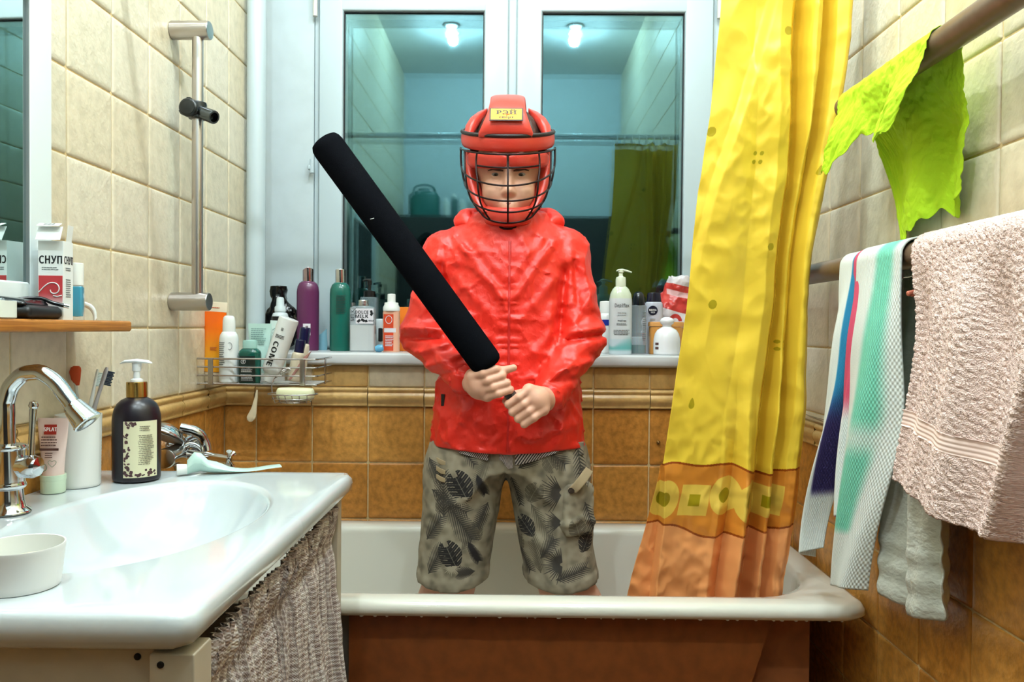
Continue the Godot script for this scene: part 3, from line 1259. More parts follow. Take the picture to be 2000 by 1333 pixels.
func arc(points: Array, n: int) -> Array:
	var c := Curve3D.new()
	c.bake_interval = 0.002
	for k in points.size():
		var p: Vector3 = points[k]
		var a: Vector3 = points[maxi(k - 1, 0)]
		var b: Vector3 = points[mini(k + 1, points.size() - 1)]
		var tan := (b - a) * 0.25
		c.add_point(p, -tan * (0.0 if k == 0 else 1.0), tan)
	var out := []
	var len := c.get_baked_length()
	for k in n + 1:
		out.append(c.sample_baked(len * k / n, true))
	return out

func faucet() -> void:
	var chrome := mat("chrome")
	var z := 1.146
	var b := at(18, 1013, z)
	b.y = DECK - 0.0005
	var t := thing("basin_faucet", "chrome basin faucet with a tall curved spout and two side levers", "faucet", b)
	var m := M.new()
	lathe(m, [[0.001, 0.0], [0.027, 0.0], [0.029, 0.002], [0.0285, 0.005], [0.022, 0.010], [0.0195, 0.020], [0.0185, 0.036], [0.022, 0.039], [0.023, 0.042], [0.022, 0.045], [0.0205, 0.048], [0.0205, 0.094], [0.023, 0.096], [0.0235, 0.099], [0.022, 0.102], [0.0135, 0.104], [0.001, 0.105]], Transform3D(Basis(), b), 36)
	obj("body", m, chrome, t)
	m = M.new()
	var path := []
	for q in [[14, 880], [12, 810], [14, 778], [30, 745], [62, 728], [97, 738], [130, 775], [150, 808]]:
		path.append(at(q[0], q[1], z))
	tube(m, arc(path, 48), 0.0118, 24)
	obj("spout", m, chrome, t)
	m = M.new()
	var p0 := at(141, 791, z)
	var d := (at(172, 826, z) - p0).normalized()
	var bs := Basis(Quaternion(Vector3.UP, d))
	lathe(m, [[0.001, 0.0], [0.0135, 0.0], [0.0145, 0.002], [0.0145, 0.005], [0.0155, 0.006], [0.0195, 0.030], [0.021, 0.032], [0.021, 0.035], [0.018, 0.036], [0.001, 0.034]], Transform3D(bs, p0), 32)
	obj("aerator", m, chrome, t)
	for s in [1.0, -1.0]:
		m = M.new()
		var k := b + Vector3(0, 0.070, 0)
		lathe(m, [[0.001, 0.0], [0.014, 0.0], [0.0145, 0.022], [0.017, 0.026], [0.0175, 0.036], [0.014, 0.044], [0.001, 0.046]], Transform3D(Basis(Vector3.BACK, -PI / 2.0 * s), k), 28)
		var knob := obj("valve", m, chrome, t)
		m = M.new()
		var l0 := k + Vector3(0.032 * s, 0.008, 0.0)
		tube(m, [l0, l0 + Vector3(0.0, 0.055, -0.004), l0 + Vector3(0.0, 0.075, -0.006), l0 + Vector3(0, 0.082, -0.007)], [0.0050, 0.0042, 0.0052, 0.0040], 16)
		lathe(m, [[0.0, -0.007], [0.005, -0.0055], [0.0072, 0.0], [0.005, 0.0055], [0.0, 0.007]], Transform3D(Basis(), l0 + Vector3(0, 0.082, -0.007)), 18)
		obj("lever", m, chrome, knob)

func on_deck(px: float, py: float) -> Vector3:
	var z := 0.28 * F / (py - 643.0)
	for k in 4:
		z += (at(px, py, z).y - DECK) * F / (py - 643.0) * 0.9
	var p := at(px, py, z)
	p.y = DECK
	return p

# a flattened tube standing on its cap: rings from the cap's face to the flat crimp
func squeeze_tube(m: M, r: float, w: float, h: float, y0: float) -> void:
	var rings := []
	for k in 13:
		var f := k / 12.0
		var e := smoothstep(0.0, 1.0, f)
		var a := lerpf(r, w / 2.0, e)
		var b := lerpf(r, 0.0012, minf(1.0, pow(f / 0.86, 1.2)))
		rings.append(ring_y(1.0, y0 + h * f, 36, a, b, lerpf(2.0, 3.0, f)))
	loft(m, rings)

func deck_things() -> void:
	# toothpaste
	var p := on_deck(104, 962)
	p.x = maxf(p.x, -0.785)
	var t := thing("toothpaste_tube", "pink and white toothpaste tube standing on its cap beside the white tumbler", "toothpaste", p, "", Basis(Vector3.UP, 0.10))
	var m := M.new()
	var white := mat("white_plastic", Color(0.90, 0.91, 0.89), 0.35)
	squeeze_tube(m, 0.0165, 0.049, 0.094, 0.030)
	obj("body", m, mat("tube_pink", Color(0.90, 0.80, 0.77), 0.35), t, true)
	m = M.new()
	lathe(m, [[0.001, 0.0], [0.0175, 0.0], [0.0185, 0.001], [0.0190, 0.020], [0.0190, 0.021], [0.0195, 0.022], [0.0195, 0.030], [0.001, 0.031]], Transform3D(), 32)
	obj("cap", m, mat("cap_greenish", Color(0.80, 0.88, 0.78), 0.35), t, true)
	m = M.new()
	patch(m, 0.0195, 0.0165, Transform3D(Basis(Vector3.RIGHT, -0.14), Vector3(0, 0.106, 0.0095)))
	obj("label", m, mat("print_red", Color(0.62, 0.13, 0.10), 0.4), t, true)
	m = M.new()
	words(m, "SPLAT", 0.0065, Transform3D(Basis(Vector3.RIGHT, -0.14), Vector3(0, 0.1065, 0.0099)), true, 0.0, 0.8)
	obj("lettering", m, mat("print_white", Color(0.95, 0.95, 0.95), 0.5), t, true)
	m = M.new()
	print_rows(m, 0.026, 0.018, 4, Transform3D(Basis(Vector3.RIGHT, -0.14), Vector3(0, 0.087, 0.0125)))
	patch(m, 0.030, 0.004, Transform3D(Basis(Vector3.RIGHT, -0.12), Vector3(0, 0.0735, 0.0140)))
	print_rows(m, 0.012, 0.010, 3, Transform3D(Basis(Vector3.RIGHT, -0.1), Vector3(0, 0.064, 0.0152)), 0.0, 4)
	obj("small_print", m, mat("print_brown", Color(0.36, 0.22, 0.20), 0.5), t, true)
	m = M.new()
	var heart := []
	for q in 24:
		var w := TAU * q / 24.0
		heart.append(Vector3(0.006 + 0.0055 * pow(sin(w), 3.0) * 1.2, 0.051 + 0.0004 * (13.0 * cos(w) - 5.0 * cos(2.0 * w) - 2.0 * cos(3.0 * w)), 0.0166))
	tube(m, heart, 0.0004, 6, true)
	var ring := []
	for q in 20:
		var w := TAU * q / 20.0
		ring.append(Vector3(-0.008 + 0.005 * cos(w), 0.044 + 0.006 * sin(w), 0.0158))
	tube(m, ring, 0.0005, 6, true)
	obj("emblem", m, mat("print_green", Color(0.25, 0.42, 0.25), 0.5), t, true)
	# tumbler with the brushes
	p = on_deck(176, 949)
	p.x = -0.763
	t = thing("tumbler", "white ribbed tumbler holding toothbrushes behind the faucet spout", "tumbler", p)
	m = M.new()
	var prof := [[0.001, 0.0], [0.033, 0.0], [0.0345, 0.002]]
	for k in 40:
		prof.append([0.0345 + 0.0018 * k / 40.0 + 0.0003 * (k % 2), 0.004 + k * 0.0029])
	prof.append_array([[0.0368, 0.122], [0.0366, 0.1245], [0.0352, 0.1245], [0.0345, 0.12], [0.0325, 0.006], [0.001, 0.005]])
	lathe(m, prof, Transform3D(), 40)
	obj("body", m, mat("tumbler_white", Color(0.86, 0.86, 0.84), 0.5), t, true)
	toothbrush("white_toothbrush", p + Vector3(-0.010, 0.008, -0.008), at(191, 722, 1.40), mat("white_plastic"), mat("bristle_pale", Color(0.85, 0.90, 0.88), 0.8), "white toothbrush with pale bristles leaning in the white tumbler", 0.5)
	toothbrush("grey_toothbrush", p + Vector3(-0.006, 0.008, 0.012), at(209, 718, 1.375), mat("brush_grey", Color(0.62, 0.60, 0.60), 0.3), mat("bristle_blue", Color(0.07, 0.13, 0.20), 0.8), "grey toothbrush with dark blue bristles leaning in the white tumbler", 0.9)
	# orange brush head
	p = on_deck(150, 930)
	m = M.new()
	t = thing("orange_brush", "orange brush head sticking up behind the curved faucet spout", "brush", Vector3(-0.777, DECK, -1.39))
	var top := at(147, 725, 1.40)
	tube(m, [Vector3(-0.768, DECK + 0.01, -1.39), top + Vector3(0, -0.02, 0)], 0.003, 10)
	obj("handle", m, mat("white_plastic"), t)
	m = M.new()
	strip(m, [[top + Vector3(0.004, -0.026, 0), Vector3(0.003, 0, 0), Vector3(0, 0, 0.003)], [top + Vector3(0.001, -0.016, 0), Vector3(0.008, 0, 0), Vector3(0, 0, 0.004)], [top, Vector3(0.0105, 0.002, 0), Vector3(0, 0, 0.005)], [top + Vector3(0.001, 0.006, 0), Vector3(0.009, 0, 0), Vector3(0, 0, 0.004)], [top + Vector3(0.002, 0.009, 0), Vector3(0.005, 0, 0), Vector3(0, 0, 0.003)]], 2.3, 16)
	obj("head", m, mat("brush_orange", Color(0.80, 0.30, 0.12), 0.5), t)
	# dispenser
	p = on_deck(267, 937)
	t = thing("soap_dispenser", "dark purple soap dispenser with a gold collar, white pump and cream label", "soap dispenser", p, "", Basis(Vector3.UP, 0.12))
	m = M.new()
	lathe(m, [[0.001, 0.001], [0.036, 0.0], [0.0395, 0.002], [0.0405, 0.006], [0.0408, 0.108], [0.0400, 0.118], [0.0375, 0.129], [0.033, 0.138], [0.026, 0.145], [0.019, 0.1485], [0.017, 0.1495], [0.017, 0.153], [0.001, 0.154]], Transform3D(), 48)
	var dark := mat("dark_plum", Color(0.075, 0.05, 0.09), 0.32)
	obj("bottle", m, dark, t, true)
	m = M.new()
	lathe(m, [[0.001, 0.150], [0.0172, 0.150], [0.0176, 0.1505], [0.0176, 0.176], [0.0170, 0.1775], [0.001, 0.178]], Transform3D(), 36)
	obj("collar", m, mat("gold", Color(0.80, 0.66, 0.38), 0.22, 1.0), t, true)
	m = M.new()
	lathe(m, [[0.001, 0.1775], [0.011, 0.178], [0.0105, 0.182], [0.006, 0.184], [0.0055, 0.196], [0.0075, 0.198], [0.008, 0.212], [0.001, 0.213]], Transform3D(), 24)
	strip(m, [[Vector3(-0.028, 0.2105, 0.0), Vector3(0, 0.001, 0), Vector3(0, 0, 0.0045)], [Vector3(-0.020, 0.214, 0), Vector3(0, 0.0030, 0), Vector3(0, 0, 0.008)], [Vector3(0.0, 0.2155, 0), Vector3(0, 0.0036, 0), Vector3(0, 0, 0.012)], [Vector3(0.018, 0.214, 0), Vector3(0, 0.003, 0), Vector3(0, 0, 0.010)], [Vector3(0.026, 0.2115, 0), Vector3(0, 0.0012, 0), Vector3(0, 0, 0.004)]], 2.4, 18)
	obj("pump", m, mat("pump_white", Color(0.90, 0.92, 0.93), 0.3), t, true)
	m = M.new()
	var lx := Transform3D(Basis(Vector3.UP, 0.52), Vector3(sin(0.52) * 0.0409, 0.060, cos(0.52) * 0.0409))
	patch(m, 0.060, 0.100, lx, 0.0409, 0.0004)
	var lab := obj("label", m, mat("label_cream", Color(0.86, 0.84, 0.70), 0.5), t, true)
	m = M.new()
	print_rows(m, 0.040, 0.054, 17, lx.translated_local(Vector3(0.003, -0.001, 0.0006)), 0.0413, 3)
	print_rows(m, 0.022, 0.010, 3, lx.translated_local(Vector3(0.004, 0.037, 0.0006)), 0.0413, 9)
	obj("small_print", m, mat("print_faint", Color(0.50, 0.47, 0.38), 0.6), lab, true)
	m = M.new()
	var r := RandomNumberGenerator.new()
	r.seed = 21
	for k in 60:
		var f := r.randf()
		var q := Vector2.ZERO
		if k < 26:
			q = Vector2(r.randf_range(-0.029, -0.020), r.randf_range(-0.045, 0.047))
		elif k < 50:
			q = Vector2(r.randf_range(-0.028, 0.026), r.randf_range(-0.048, -0.034 - 0.008 * absf(sin(k))))
		else:
			q = Vector2(r.randf_range(-0.028, -0.008), r.randf_range(0.042, 0.048))
		patch(m, r.randf_range(0.002, 0.006), r.randf_range(0.002, 0.006), lx.translated_local(Vector3(0, 0, -0.0409)) * Transform3D(Basis(Vector3.UP, q.x / 0.0409), Vector3.ZERO) * Transform3D(Basis(Vector3.BACK, r.randf() * 3.0), Vector3(0, q.y, 0.0409)), 0.0, 0.0007, 0.001)
	obj("floral_print", m, mat("print_plum", Color(0.28, 0.16, 0.17), 0.6), lab, true)
	# squeezed tube lying on the deck
	var a := on_deck(345, 930)
	var b := on_deck(548, 917)
	a.y = DECK + 0.012
	b.y = DECK + 0.004
	t = thing("squeezed_tube", "squeezed pale green tube lying open ended on the washbasin's back corner", "toothpaste", Vector3((a.x + b.x) / 2.0, DECK, (a.z + b.z) / 2.0))
	var d := (b - a).normalized()
	var side := d.cross(Vector3.UP).normalized()
	m = M.new()
	lathe(m, [[0.001, 0.0], [0.010, 0.0], [0.0108, 0.001], [0.0095, 0.018], [0.001, 0.019]], Transform3D(Basis(Quaternion(Vector3.UP, (d + Vector3(0, 0.06, 0)).normalized())), a + Vector3(0, -0.001, 0)), 24)
	obj("cap", m, white, t)
	m = M.new()
	var st := []
	for k in 15:
		var f := k / 14.0
		var c := a + d * (0.018 + f * (a.distance_to(b) - 0.018))
		var hgt := lerpf(0.010, 0.0015, smoothstep(0.0, 0.75, f)) + 0.011 * exp(-pow((f - 0.10) / 0.09, 2.0)) + 0.004 * exp(-pow((f - 0.3) / 0.1, 2.0))
		var wd := lerpf(0.011, 0.019, smoothstep(0.0, 0.35, f))
		c.y = DECK + hgt + 0.0006 + 0.005 * smoothstep(0.6, 1.0, f) + 0.004 * exp(-pow((f - 0.12) / 0.1, 2.0))
		st.append([c, side * wd, (Vector3.UP + side * 0.35 * sin(f * 9.0)) * hgt])
	strip(m, st, 1.5, 24)
	obj("body", m, mat("tube_mint", Color(0.76, 0.87, 0.83), 0.25), t)
	m = M.new()
	for k in 5:
		var f := 0.10 + 0.06 * k
		var c := a + d * (0.018 + f * (a.distance_to(b) - 0.018)) - side * 0.010
		c.y = DECK + 0.012 - 0.0012 * k + 0.002
		rbox(m, Vector3(0.006, 0.001, 0.004), Transform3D(Basis(d, Vector3.UP, side), c), 0.0003)
	obj("print", m, mat("print_teal", Color(0.05, 0.35, 0.30), 0.5), t)
	# soap dish
	p = Vector3(-0.530, DECK - 0.0006, -0.825)
	t = thing("soap_dish", "round white ribbed soap dish on the near corner of the washbasin", "soap dish", p)
	m = M.new()
	prof = [[0.001, 0.0], [0.036, 0.0], [0.038, 0.001]]
	for k in 12:
		prof.append([0.0385 + 0.0045 * k / 12.0 + 0.0005 * (k % 2), 0.003 + 0.0034 * k])
	prof.append_array([[0.0436, 0.0445], [0.0432, 0.0458], [0.0418, 0.0455], [0.0412, 0.043], [0.0372, 0.008], [0.033, 0.006], [0.001, 0.006]])
	lathe(m, prof, Transform3D(), 56)
	obj("bowl", m, mat("dish_white", Color(0.90, 0.90, 0.89), 0.35), t, true)
	m = M.new()
	soap_bar(m, Vector3(0.052, 0.022, 0.038), Transform3D(Basis(Vector3.UP, 0.3) * Basis(Vector3.BACK, 0.15), p + Vector3(-0.004, 0.0205, 0.0)))
	solo("soap_bar", m, mat("soap_ivory", Color(0.88, 0.88, 0.72), 0.45), "pale yellow bar of soap lying in the round white soap dish", "soap", "bars of soap")

func soap_bar(m: M, size: Vector3, x: Transform3D) -> void:
	var rings := []
	for k in 9:
		var a := lerpf(-PI / 2.0, PI / 2.0, k / 8.0)
		var s := pow(cos(a), 0.5) if k > 0 and k < 8 else 0.05
		rings.append(ring_y(1.0, sin(a) * size.y / 2.0, 36, size.x / 2.0 * (0.72 + 0.28 * s) * (1.0 if k > 0 and k < 8 else 0.8), size.z / 2.0 * (0.62 + 0.38 * s) * (1.0 if k > 0 and k < 8 else 0.7), 3.0))
	var v0 := m.v.size()
	loft(m, rings, true, true, 0.0)
	m.move(x, v0)

func toothbrush(called: String, foot: Vector3, top: Vector3, hm: Material, bm: Material, label: String, turn: float) -> void:
	var t := thing(called, label, "toothbrush", foot, "toothbrushes in the white tumbler")
	var d := (top - foot).normalized()
	var bs := Basis(Quaternion(Vector3.UP, d)) * Basis(Vector3.UP, turn)
	var l := foot.distance_to(top)
	var m := M.new()
	var st := []
	for s in [[0.0, 0.004, 0.003], [0.01, 0.006, 0.0045], [0.45, 0.0062, 0.005], [0.62, 0.0045, 0.004], [0.76, 0.003, 0.003], [0.84, 0.0055, 0.0028], [0.92, 0.0068, 0.0028], [0.97, 0.006, 0.0026], [1.0, 0.003, 0.002]]:
		st.append([foot + d * (l * s[0]), bs.z * s[1], bs.x * s[2]])
	strip(m, st, 2.2, 14)
	obj("handle", m, hm, t)
	m = M.new()
	for k in 9:
		var f := 0.855 + 0.014 * k
		for j in [-1, 0, 1]:
			var a: Vector3 = foot + d * (l * f) + bs.z * (0.0036 * j) + bs.x * 0.002
			tube(m, [a, a + bs.x * (0.010 + 0.002 * ((k + j) & 1))], 0.0014, 7)
	obj("bristles", m, bm, t).set_meta("kind", "stuff")

# ---------------------------------------------------------------- on the left wall
func left_wall_things() -> void:
	var chrome := mat("chrome")
	var satin := mat("satin_chrome", Color(0.74, 0.72, 0.71), 0.28, 1.0)
	# slide bar of the hand shower
	var z := -1.812
	var xr := -0.748
	var t := thing("shower_slide_bar", "vertical chrome shower bar with two cylinder brackets and a black slider", "shower bar", Vector3(XL, 1.18, z))
	var m := M.new()
	tube(m, [Vector3(xr, 1.180, z), Vector3(xr, 1.818, z)], 0.0125, 28)
	obj("bar", m, satin, t)
	for y in [1.814, 1.186]:
		m = M.new()
		lathe(m, [[0.001, 0.0], [0.020, 0.0], [0.0212, 0.0015], [0.0212, 0.086], [0.0200, 0.0885], [0.001, 0.089]], Transform3D(Basis(Vector3.BACK, -PI / 2.0), Vector3(XL + 0.003, y, z)), 36)
		obj("bracket", m, satin, t)
	m = M.new()
	var c := Vector3(xr, at(385, 214, 1.80).y, z)
	lathe(m, [[0.0130, -0.020], [0.0195, -0.019], [0.0205, -0.016], [0.0205, 0.016], [0.0195, 0.019], [0.0130, 0.020]], Transform3D(Basis(), c), 28)
	var black := mat("slider_black", Color(0.06, 0.08, 0.08), 0.3)
	var sl := obj("slider", m, black, t)
	m = M.new()
	var kx := Transform3D(Basis(Vector3.RIGHT, PI / 2.0) , c + Vector3(-0.012, 0.002, 0.012))
	lathe(m, [[0.001, 0.0], [0.019, 0.0], [0.0215, 0.003], [0.0215, 0.012], [0.019, 0.015], [0.0165, 0.0155], [0.016, 0.0165], [0.001, 0.0175]], kx, 32)
	for k in 3:
		var w := PI * 0.5 + k * TAU / 3.0
		rbox(m, Vector3(0.006, 0.012, 0.012), Transform3D(Basis(Vector3.BACK, w), c + Vector3(-0.012 + cos(w) * 0.0205, 0.002 + sin(w) * 0.0205, 0.018)), 0.002)
	obj("clamp_knob", m, black, sl)
	m = M.new()
	var h0 := c + Vector3(0.010, -0.004, 0.006)
	var hd := Vector3(0.80, -0.36, 0.35).normalized()
	lathe(m, [[0.001, 0.0], [0.0135, 0.0], [0.0148, 0.002], [0.0160, 0.040], [0.0150, 0.044], [0.0112, 0.044], [0.0105, 0.030], [0.001, 0.029]], Transform3D(Basis(Quaternion(Vector3.UP, hd)), h0), 28)
	obj("handset_clip", m, mat("clip_chrome", Color(0.35, 0.38, 0.40), 0.15, 1.0), sl)
	# mirror
	var white := mat("frame_white", Color(0.86, 0.90, 0.90), 0.35)
	t = thing("mirror", "wall mirror in a wide white frame above the wooden shelf", "mirror", Vector3(-0.766, 1.13, -1.278), "", Basis(Vector3.UP, -0.04))
	for q in [[0.005, 0.575, 0.0, 0.055], [0.005, 0.575, 0.70, 0.76], [0.005, 0.066, 0.055, 0.70], [0.512, 0.575, 0.055, 0.70]]:
		m = M.new()
		bar(m, Vector3(-0.013, q[0], q[2]), Vector3(0.0, q[1], q[3]), 0.003)
		obj("frame", m, white, t, true)
	m = M.new()
	bar(m, Vector3(-0.008, 0.062, 0.050), Vector3(-0.002, 0.516, 0.0555), 0.0008)
	obj("inner_strip", m, mat("strip_grey", Color(0.42, 0.45, 0.45), 0.5), t, true)
	m = M.new()
	bar(m, Vector3(-0.012, 0.060, 0.050), Vector3(-0.007, 0.518, 0.705), 0.0003)
	obj("mirror_glass", m, mat("silver", Color(0.86, 0.92, 0.92), 0.015, 1.0), t, true)
	# shelf
	var y1 := 1.1375
	t = thing("wall_shelf", "narrow wooden shelf board below the mirror on the left wall", "shelf", Vector3(XL, 1.118, -1.0))
	m = M.new()
	bar(m, Vector3(XL + 0.004, 1.1185, -1.415), Vector3(-0.703, y1, -0.45), 0.003)
	var wood := mat("shelf_wood", Color(1, 1, 1), 0.4)
	wood.albedo_texture = wood_tex()
	wood.uv1_triplanar = true
	wood.uv1_scale = Vector3(9, 16, 1.6)
	obj("board", m, wood, t)
	m = M.new()
	var path := []
	for q in [[150, 561], [166, 570], [182, 585], [203, 598], [214, 608], [216, 630]]:
		path.append(q)
	var st := []
	for q in arc([Vector3(-0.806, 1.205, -1.30), Vector3(-0.804, 1.196, -1.335), Vector3(-0.797, 1.180, -1.365), Vector3(-0.781, 1.169, -1.388), Vector3(-0.766, 1.158, -1.398), Vector3(-0.762, y1, -1.40)], 26):
		st.append([q, Vector3(0.0015, 0, 0.0045), Vector3(0.003, 0.004, 0.0)])
	strip(m, st, 2.6, 12)
	obj("side_bracket", m, white, t)
	# things on the shelf
	carton(Vector3(-0.7335, y1, -1.232))
	var sp := at(150, 628, 1.333)
	sp.y = y1
	t = thing("blue_spray_bottle", "small square bottle of bright blue liquid with a white cap", "bottle", sp, "", Basis(Vector3.UP, 0.3))
	m = M.new()
	lathe(m, [[0.001, 0.0], [0.0105, 0.0], [0.0115, 0.001], [0.0115, 0.056], [0.0105, 0.0585], [0.008, 0.0595], [0.001, 0.06]], Transform3D(Basis(), Vector3.ZERO), 32, 1.0, 1.0, 4.0)
	obj("glass", m, clear("bottle_clear", Color(0.85, 0.93, 0.95), 0.06), t, true)
	m = M.new()
	lathe(m, [[0.001, 0.006], [0.009, 0.007], [0.0106, 0.018], [0.0106, 0.0555], [0.009, 0.058], [0.001, 0.0585]], Transform3D(), 32, 1.0, 1.0, 4.0)
	obj("liquid", m, mat("liquid_blue", Color(0.0, 0.58, 0.72), 0.2), t, true)
	m = M.new()
	lathe(m, [[0.001, 0.0595], [0.0103, 0.0595], [0.0108, 0.0603], [0.0108, 0.0968], [0.0098, 0.0980], [0.001, 0.0985]], Transform3D(), 28)
	obj("cap", m, mat("white_plastic"), t, true)
	# dark case with a cord on it
	var cp := at(98, 630, 1.24)
	t = thing("dark_case", "soft black case lying on the wooden shelf under the mirror", "case", Vector3(-0.737, y1, -1.165))
	m = M.new()
	rbox(m, Vector3(0.058, 0.020, 0.105), Transform3D(Basis(Vector3.UP, 0.12), Vector3(-0.737, y1 + 0.0105, -1.165)), 0.006)
	obj("body", m, mat("case_black", Color(0.03, 0.035, 0.045), 0.5), t)
	m = M.new()
	rbox(m, Vector3(0.05, 0.012, 0.09), Transform3D(Basis(Vector3.UP, 0.2) * Basis(Vector3.BACK, -0.14), Vector3(-0.742, y1 + 0.025, -1.155)), 0.005)
	tube(m, arc([Vector3(-0.762, y1 + 0.030, -1.18), Vector3(-0.742, y1 + 0.033, -1.20), Vector3(-0.722, y1 + 0.026, -1.205), Vector3(-0.708, y1 + 0.022, -1.210)], 16), 0.003, 8)
	obj("flap", m, mat("case_shiny", Color(0.05, 0.055, 0.07), 0.18), t)
	m = M.new()
	lathe(m, [[0.0, 0.0], [0.004, 0.0], [0.004, 0.002], [0.0, 0.003]], Transform3D(Basis(Vector3.RIGHT, PI / 2.0), Vector3(-0.736, y1 + 0.026, -1.108)), 14)
	obj("snap", m, chrome, t)
	m = M.new()
	tube(m, [Vector3(-0.708, y1 + 0.022, -1.210), Vector3(-0.702, y1 + 0.021, -1.214)], 0.0036, 10)
	obj("cord_end", m, chrome, t)
	# white jar on the near end
	m = M.new()
	t = thing("white_jar", "plain white jar standing on the wooden shelf in front of the mirror", "jar", Vector3(-0.735, y1, -1.075))
	lathe(m, [[0.001, 0.0], [0.029, 0.0], [0.031, 0.002], [0.031, 0.025], [0.001, 0.026]], Transform3D(), 36, 1.0, 1.0, 3.0)
	obj("body", m, mat("jar_white", Color(0.88, 0.90, 0.86), 0.4), t, true)
	m = M.new()
	var coil := []
	for k in 40:
		var w := k * 0.36
		coil.append(Vector3(0.012 * cos(w), 0.029 + 0.0003 * k, 0.012 * sin(w)))
	tube(m, coil, 0.0022, 8)
	solo_at("hair_tie", m, mat("tie_white", Color(0.85, 0.86, 0.88), 0.3), Vector3(-0.735, y1, -1.075), "coiled white hair tie lying on top of the plain white jar", "hair tie")
	bath_mixer()

func solo_at(called: String, m: M, material: Material, where: Vector3, label: String, category: String, group := "") -> MeshInstance3D:
	var o := MeshInstance3D.new()
	o.name = called
	o.mesh = m.mesh(material)
	o.position = where
	named(o, self)
	tag(o, label, category, group)
	return o

func wood_tex() -> ImageTexture:
	if not mats.has("wood_tex"):
		var n := 256
		var img := Image.create(n, n, false, Image.FORMAT_RGB8)
		for y in n:
			for x in n:
				var g := 0.5 + 0.5 * sin((y + 10.0 * noise.get_noise_2d(x * 0.02, y * 0.02)) * TAU / 32.0 + 3.0 * noise.get_noise_2d(x * 0.012, y * 0.05))
				var f := noise.get_noise_2d(x * 0.03, y * 0.9)
				img.set_pixel(x, y, Color(0.70, 0.46, 0.19).lerp(Color(0.50, 0.29, 0.09), clampf(g * 0.6 + f * 0.5, 0.0, 1.0)))
		mats["wood_tex"] = ImageTexture.create_from_image(img)
	return mats["wood_tex"]

func carton(p: Vector3) -> void:
	var turn := Basis(Vector3.UP, 0.10)
	var t := thing("opened_carton", "tall white and red carton with black lettering and an open top flap", "carton", p, "", turn)
	var w := 0.037
	var d := 0.032
	var h := 0.1235
	var card := mat("card_white", Color(0.90, 0.91, 0.90), 0.5)
	var m := M.new()
	for q in [[Vector3(0, h / 2, d / 2), Vector3(w, h, 0.0008)], [Vector3(0, h / 2, -d / 2), Vector3(w, h, 0.0008)], [Vector3(w / 2, h / 2, 0), Vector3(0.0008, h, d)], [Vector3(-w / 2, h / 2, 0), Vector3(0.0008, h, d)], [Vector3(0, 0.0005, 0), Vector3(w, 0.0008, d)]]:
		rbox(m, q[1], Transform3D(Basis(), q[0]), 0.0002)
	obj("box", m, card, t, true)
	m = M.new()
	rbox(m, Vector3(w, 0.024, 0.0008), Transform3D(Basis(Vector3.RIGHT, -0.42), Vector3(0, h + 0.011, d / 2 + 0.005)) , 0.0002)
	rbox(m, Vector3(w * 0.9, 0.012, 0.0008), Transform3D(Basis(Vector3.RIGHT, -1.15), Vector3(0, h + 0.0245, d / 2 + 0.0045)), 0.0002)
	obj("top_flap", m, card, t, true)
	m = M.new()
	rbox(m, Vector3(0.0008, 0.026, d * 0.55), Transform3D(Basis(Vector3.BACK, -0.12), Vector3(w / 2 + 0.001, h + 0.013, -0.004)), 0.0002)
	obj("side_flap", m, card, t, true)
	var front := Transform3D(Basis(), Vector3(0, 0, d / 2 + 0.0006))
	var side := Transform3D(Basis(Vector3.UP, PI / 2.0), Vector3(w / 2 + 0.0006, 0, 0))
	m = M.new()
	words(m, "СНУП", 0.0125, front.translated_local(Vector3(0, 0.094, 0)), true, 0.0, 0.78)
	words(m, "СНУП", 0.0125, side.translated_local(Vector3(0.001, 0.094, 0)), true, 0.0, 0.66)
	for k in 8:
		rbox(m, Vector3(0.0006 + 0.0005 * (k % 3 % 2), 0.008, 0.0004), Transform3D(Basis(Vector3.RIGHT, -1.15), Vector3(-0.008 + k * 0.0021, h + 0.0252, d / 2 + 0.0046)), 0.0001)
	obj("lettering", m, mat("print_black", Color(0.04, 0.05, 0.06), 0.5), t, true)
	m = M.new()
	print_rows(m, 0.026, 0.006, 2, front.translated_local(Vector3(0, 0.080, 0)))
	print_rows(m, 0.018, 0.006, 2, side.translated_local(Vector3(0, 0.080, 0)), 0.0, 3)
	print_rows(m, 0.016, 0.03, 9, side.translated_local(Vector3(0, 0.050, 0)), 0.0, 5)
	obj("small_print", m, mat("print_grey", Color(0.45, 0.47, 0.48), 0.6), t, true)
	m = M.new()
	rbox(m, Vector3(w * 0.96, 0.052, 0.0006), front.translated_local(Vector3(0, 0.043, 0)), 0.0001)
	var red := mat("carton_red", Color(1, 1, 1), 0.5)
	var img := Image.create(8, 64, false, Image.FORMAT_RGB8)
	for y in 64:
		for x in 8:
			img.set_pixel(x, y, Color(0.72, 0.18, 0.20).lerp(Color(0.90, 0.91, 0.90), smoothstep(0.45, 1.0, y / 63.0)))
	red.albedo_texture = ImageTexture.create_from_image(img)
	red.uv1_scale = Vector3(1, -1.0 / 0.052, 1)
	red.uv1_offset = Vector3(0, 0.5, 0)
	obj("red_panel", m, red, t, true)
	m = M.new()
	var path := []
	for k in 30:
		var f := k / 29.0
		if f < 0.5:
			path.append(front * Vector3(-0.017 + f * 0.040, 0.043 + 0.015 * sin(f * PI), 0.0006))
		else:
			var w2 := (f - 0.5) * 2.0 * 4.6
			var r := 0.0105 * (1.0 - (f - 0.5) * 1.1)
			path.append(front * Vector3(0.0045 + r * sin(w2), 0.0475 + r * cos(w2), 0.0006))
	tube(m, path, 0.0009, 6)
	tube(m, [front * Vector3(0.004, 0.0375, 0.0006), front * Vector3(0.010, 0.036, 0.0006), front * Vector3(0.017, 0.038, 0.0006)], 0.0009, 6)
	obj("wave_print", m, card, t, true)

